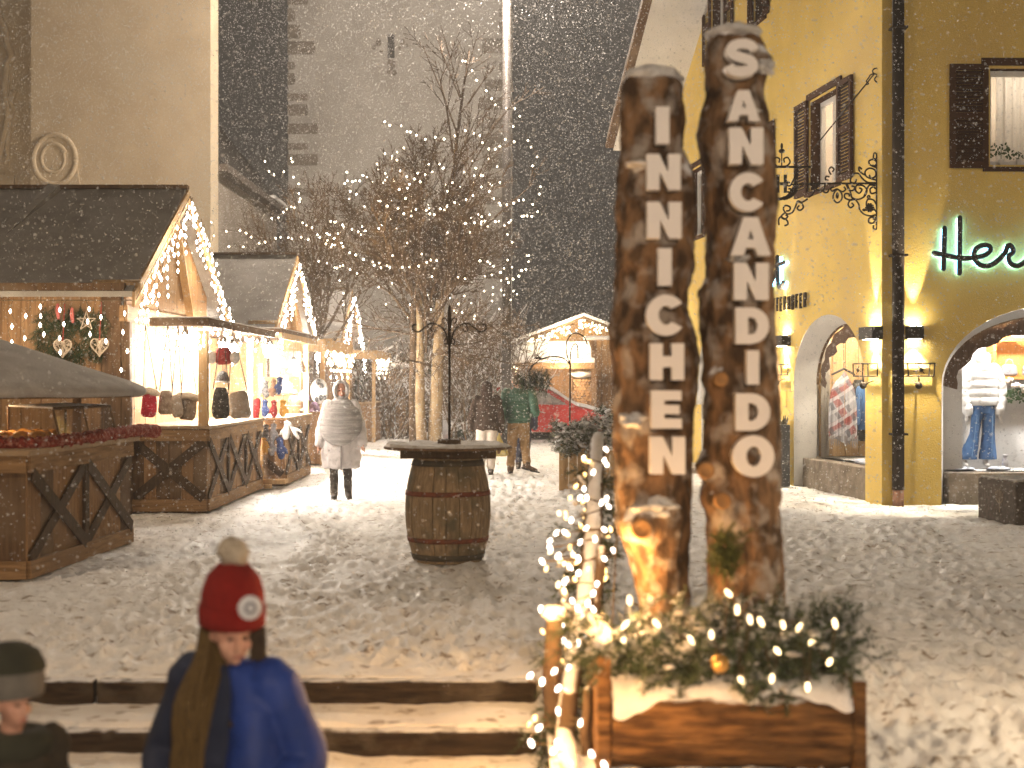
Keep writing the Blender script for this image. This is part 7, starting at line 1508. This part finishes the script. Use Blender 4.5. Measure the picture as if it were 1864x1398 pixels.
for q in range(120):          # long hair falling from under the hat over the shoulder and chest
    a = random.uniform(-.35, 1.0); r0 = random.uniform(.075, .105); x0, y0 = -r0*math.cos(a), r0*math.sin(a)*.9-.01
    sx = random.uniform(-.035, .035); L_ = random.uniform(.55, .80)
    P_ = smoothpts([hd+Vector((x0, y0, .05)), hd+Vector((x0*1.12, y0-.01, -.08)), hd+Vector((x0*.95+sx-.01, min(y0, .0)-.11-.02*random.random(), -.24)), hd+Vector((-.085+sx*1.6, -.165-.02*random.random(), -.45)), hd+Vector((-.085+sx*2.0, -.185-.02*random.random(), -L_))], 4)
    b.tube(P_, [.010+.006*math.sin(PI*min(1, k_/12)) for k_ in range(len(P_))], 5)
b.build('hair', M_hairl, w5, True, world=False)
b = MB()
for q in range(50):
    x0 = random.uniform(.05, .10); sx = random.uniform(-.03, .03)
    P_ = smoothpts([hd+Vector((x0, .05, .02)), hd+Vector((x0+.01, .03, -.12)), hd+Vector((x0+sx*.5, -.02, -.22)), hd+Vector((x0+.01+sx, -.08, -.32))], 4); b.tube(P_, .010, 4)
b.build('hair_shaded_side', mat('shaded_brown_hair', (.055, .036, .022), (.035, .024, .016), 20, .7), w5, True, world=False)  # far side of the same hair, its shade put into a darker brown
Rh = Matrix.Rotation(.75, 3, 'Z') @ Matrix.Rotation(.12, 3, 'X'); PH = lambda x, y, z: hd+Rh @ Vector((x, y, z))
b = MB(); b.lathe([(.108, .0), (.115, .05), (.112, .10), (.095, .155), (.060, .195), (.0, .212)], 28)
for v_ in b.v: v_ *= 1+.0*v_.z
b.v = [PH(v.x, v.y*1.06+.015, v.z+.055) for v in b.v]; M_hat = mat('red_knit_hat', (.30, .016, .012), (.21, .012, .010), 26, .95, .8, 30, (8, 8, 1)); hat = b.build('bobble_hat', M_hat, w5, True, world=False)
b = MB(); b.lathe([(.108, -.055), (.120, -.05), (.122, .015), (.112, .02)], 28); b.v = [PH(v.x, v.y*1.06+.015, v.z+.085) for v in b.v]; b.build('cuff', M_hat, hat, True, world=False)
b = MB(); b.ell(PH(-.0, .03, .295), .058, seg=18, rings=12, noise_=.25); b.build('pompom', mat('pale_pompom', (.50, .43, .34), (.38, .32, .25), 40, .95, .9, 50), hat, True, world=False)
b = MB(); Rp = (Vector((0, -1, .12))).to_track_quat('Z', 'Y').to_matrix(); b.lathe([(0, .006), (.040, .006), (.044, .003), (.044, -.004)], 24); b.v = [PH(*(Vector((.028, -.118, .125))+Rp @ v)) for v in b.v]; b.build('patch', mat('white_patch', (.62, .62, .64), (.5, .5, .55), 10), hat, True, world=False)
b = MB(); b.lathe([(.012, .008), (.022, .0085), (.022, .0065)], 18); b.v = [PH(*(Vector((.028, -.118, .125))+Rp @ v)) for v in b.v]; b.build('patch_print', mat('grey_print', (.25, .25, .3)), hat, True, world=False)
trousers(w5, J, H, M_dark, 1.0); boots(w5, J, H, MATS['dark_boots'])
# ---- 6. near child with grey hood at the left edge
w6 = thing('person', 'blurred child in grey hood at the lower left corner', 'person', ((22-932)/2600*5.1, 5.1, -.62), .55); WL.pop(w6.name)
H = (EYE-(1278-692)/2600*5.1+.62)/.925; J = joints(H); P = body(w6, J, H, dict(), .45, .1, .009); hd = J['head']; k = H/1.7
M_hood = mat('grey_hood', (.17, .155, .135), (.11, .10, .088), 8, .9, .4, 20); M_hoodd = mat('dark_green_hood', (.045, .045, .03), (.03, .03, .022), 8, .9)
b = MB(); b.lathe([(.112, -.015), (.118, .03), (.114, .075), (.095, .125), (.05, .155), (0, .162)], 26, hd+Vector((0, .015, .04))); b.build('hat', M_hood, w6, True, world=False); b = MB(); b.lathe([(.123, .075), (.117, .10), (.098, .14), (.05, .168), (0, .176)], 26, hd+Vector((0, .02, .04))); b.build('hat_crown', M_hoodd, w6, True, world=False)
b = MB(); b.tube([hd+Vector((.10*math.cos(a), .09*math.sin(a)+.01, -.15)) for a in np.linspace(0, 2*PI, 18)], .055, 10); b.build('neck_warmer', M_hoodd, w6, True, world=False)
b = MB(); b.loft([(0, 0, .42*H, .21*k, .17*k), (0, 0, .62*H, .22*k, .17*k), (0, 0, .76*H, .21*k, .15*k), (0, 0, .84*H, .10*k, .09*k)], 26)
for n in 'lr': sleeve(b, J, n, k, .085, .06)
o = b.build('jacket', mat('dark_brown_jacket', (.035, .028, .02), (.05, .04, .028), 8, .8, .3, 14), w6, True, world=False); remesh(o, .012, 1); wrinkle(o, .05, .11); trousers(w6, J, H, M_dark, 1.0); boots(w6, J, H, MATS['dark_boots'])
# ================================================================== FALLING SNOW
def snowfall(n):
    u = rng.random(n); Yf = np.sqrt(7.5**2+(46.0**2-7.5**2)*u); Xf = (rng.random(n)*2-1)*.46*Yf; Zf = EYE+(rng.random(n)*.64-.30)*Yf
    k = Zf > .05; Xf, Yf, Zf = Xf[k], Yf[k], Zf[k]; m = len(Xf)
    inside = ((Xf > 5.0-.128*(Yf-19.3)) & (Yf > 19.2)) | ((Xf < -4.85) & (Yf > 17.9) & (Yf < 46) & (Zf < 4.4)) | ((Xf < -8.0) & (Yf > 37.9))
    Xf, Yf, Zf = Xf[~inside], Yf[~inside], Zf[~inside]; m = len(Xf)
    r = (.0038+.0068*rng.random(m)**3)*(.65+Yf/45); T = np.array([[1, 1, 1], [1, -1, -1], [-1, 1, -1], [-1, -1, 1]])*.75
    q = rng.normal(size=(m, 4)); q /= np.linalg.norm(q, axis=1)[:, None]; w_, x, y, z = q.T
    Rm = np.stack([1-2*(y*y+z*z), 2*(x*y-z*w_), 2*(x*z+y*w_), 2*(x*y+z*w_), 1-2*(x*x+z*z), 2*(y*z-x*w_), 2*(x*z-y*w_), 2*(y*z+x*w_), 1-2*(x*x+y*y)], -1).reshape(m, 3, 3)
    V = np.einsum('mij,kj->mki', Rm, T)*r[:, None, None]+np.stack([Xf, Yf, Zf], -1)[:, None, :]
    F = (np.array([[0, 1, 2], [0, 3, 1], [0, 2, 3], [1, 3, 2]])[None]+(np.arange(m)*4)[:, None, None]).reshape(-1, 3)
    me = bpy.data.meshes.new('falling_snow'); V = V.reshape(-1, 3).astype(np.float32)
    me.vertices.add(len(V)); me.vertices.foreach_set('co', V.ravel()); me.loops.add(F.size); me.loops.foreach_set('vertex_index', F.ravel().astype(np.int32)); me.polygons.add(len(F)); me.polygons.foreach_set('loop_start', np.arange(0, F.size, 3, dtype=np.int32)); me.update(); me.validate()
    m_ = mat('snowflake', (.85, .85, .86), (.85, .85, .86), 1, .8); _t = m_.node_tree; _a = _t.nodes.new('ShaderNodeBsdfTranslucent'); _a.inputs[0].default_value = (.9, .9, .9, 1); _x = _t.nodes.new('ShaderNodeMixShader'); _x.inputs[0].default_value = .5; _y = _t.nodes.new('ShaderNodeBsdfTransparent'); _z = _t.nodes.new('ShaderNodeMixShader'); _z.inputs[0].default_value = .4
    _t.links.new(_t.nodes['Principled BSDF'].outputs[0], _x.inputs[1]); _t.links.new(_a.outputs[0], _x.inputs[2]); _t.links.new(_x.outputs[0], _z.inputs[1]); _t.links.new(_y.outputs[0], _z.inputs[2]); _t.links.new(_z.outputs[0], _t.nodes['Material Output'].inputs[0])
    me.materials.append(m_)
    o = bpy.data.objects.new('falling_snow', me); C.objects.link(o); tag(o, 'fine snow falling through the air of the square', 'falling snow', None, 'stuff')
snowfall(430000)
# ================================================================== SNOW-FILLED AIR
def haze(density):
    b = MB(); b.box(-190, 190, -14, 125, -2.0, 18.6)
    m = bpy.data.materials.new('snowy_air'); m.use_nodes = True; t = m.node_tree; t.nodes.clear()
    o = t.nodes.new('ShaderNodeOutputMaterial'); v = t.nodes.new('ShaderNodeVolumePrincipled'); v.inputs['Color'].default_value = (.92, .91, .90, 1); v.inputs['Density'].default_value = density; v.inputs['Anisotropy'].default_value = .35
    t.links.new(v.outputs[0], o.inputs['Volume'])
    ob = b.build('haze', m); tag(ob, 'pale haze of fine snow hanging over the square', None, None, 'stuff')
haze(.0023)
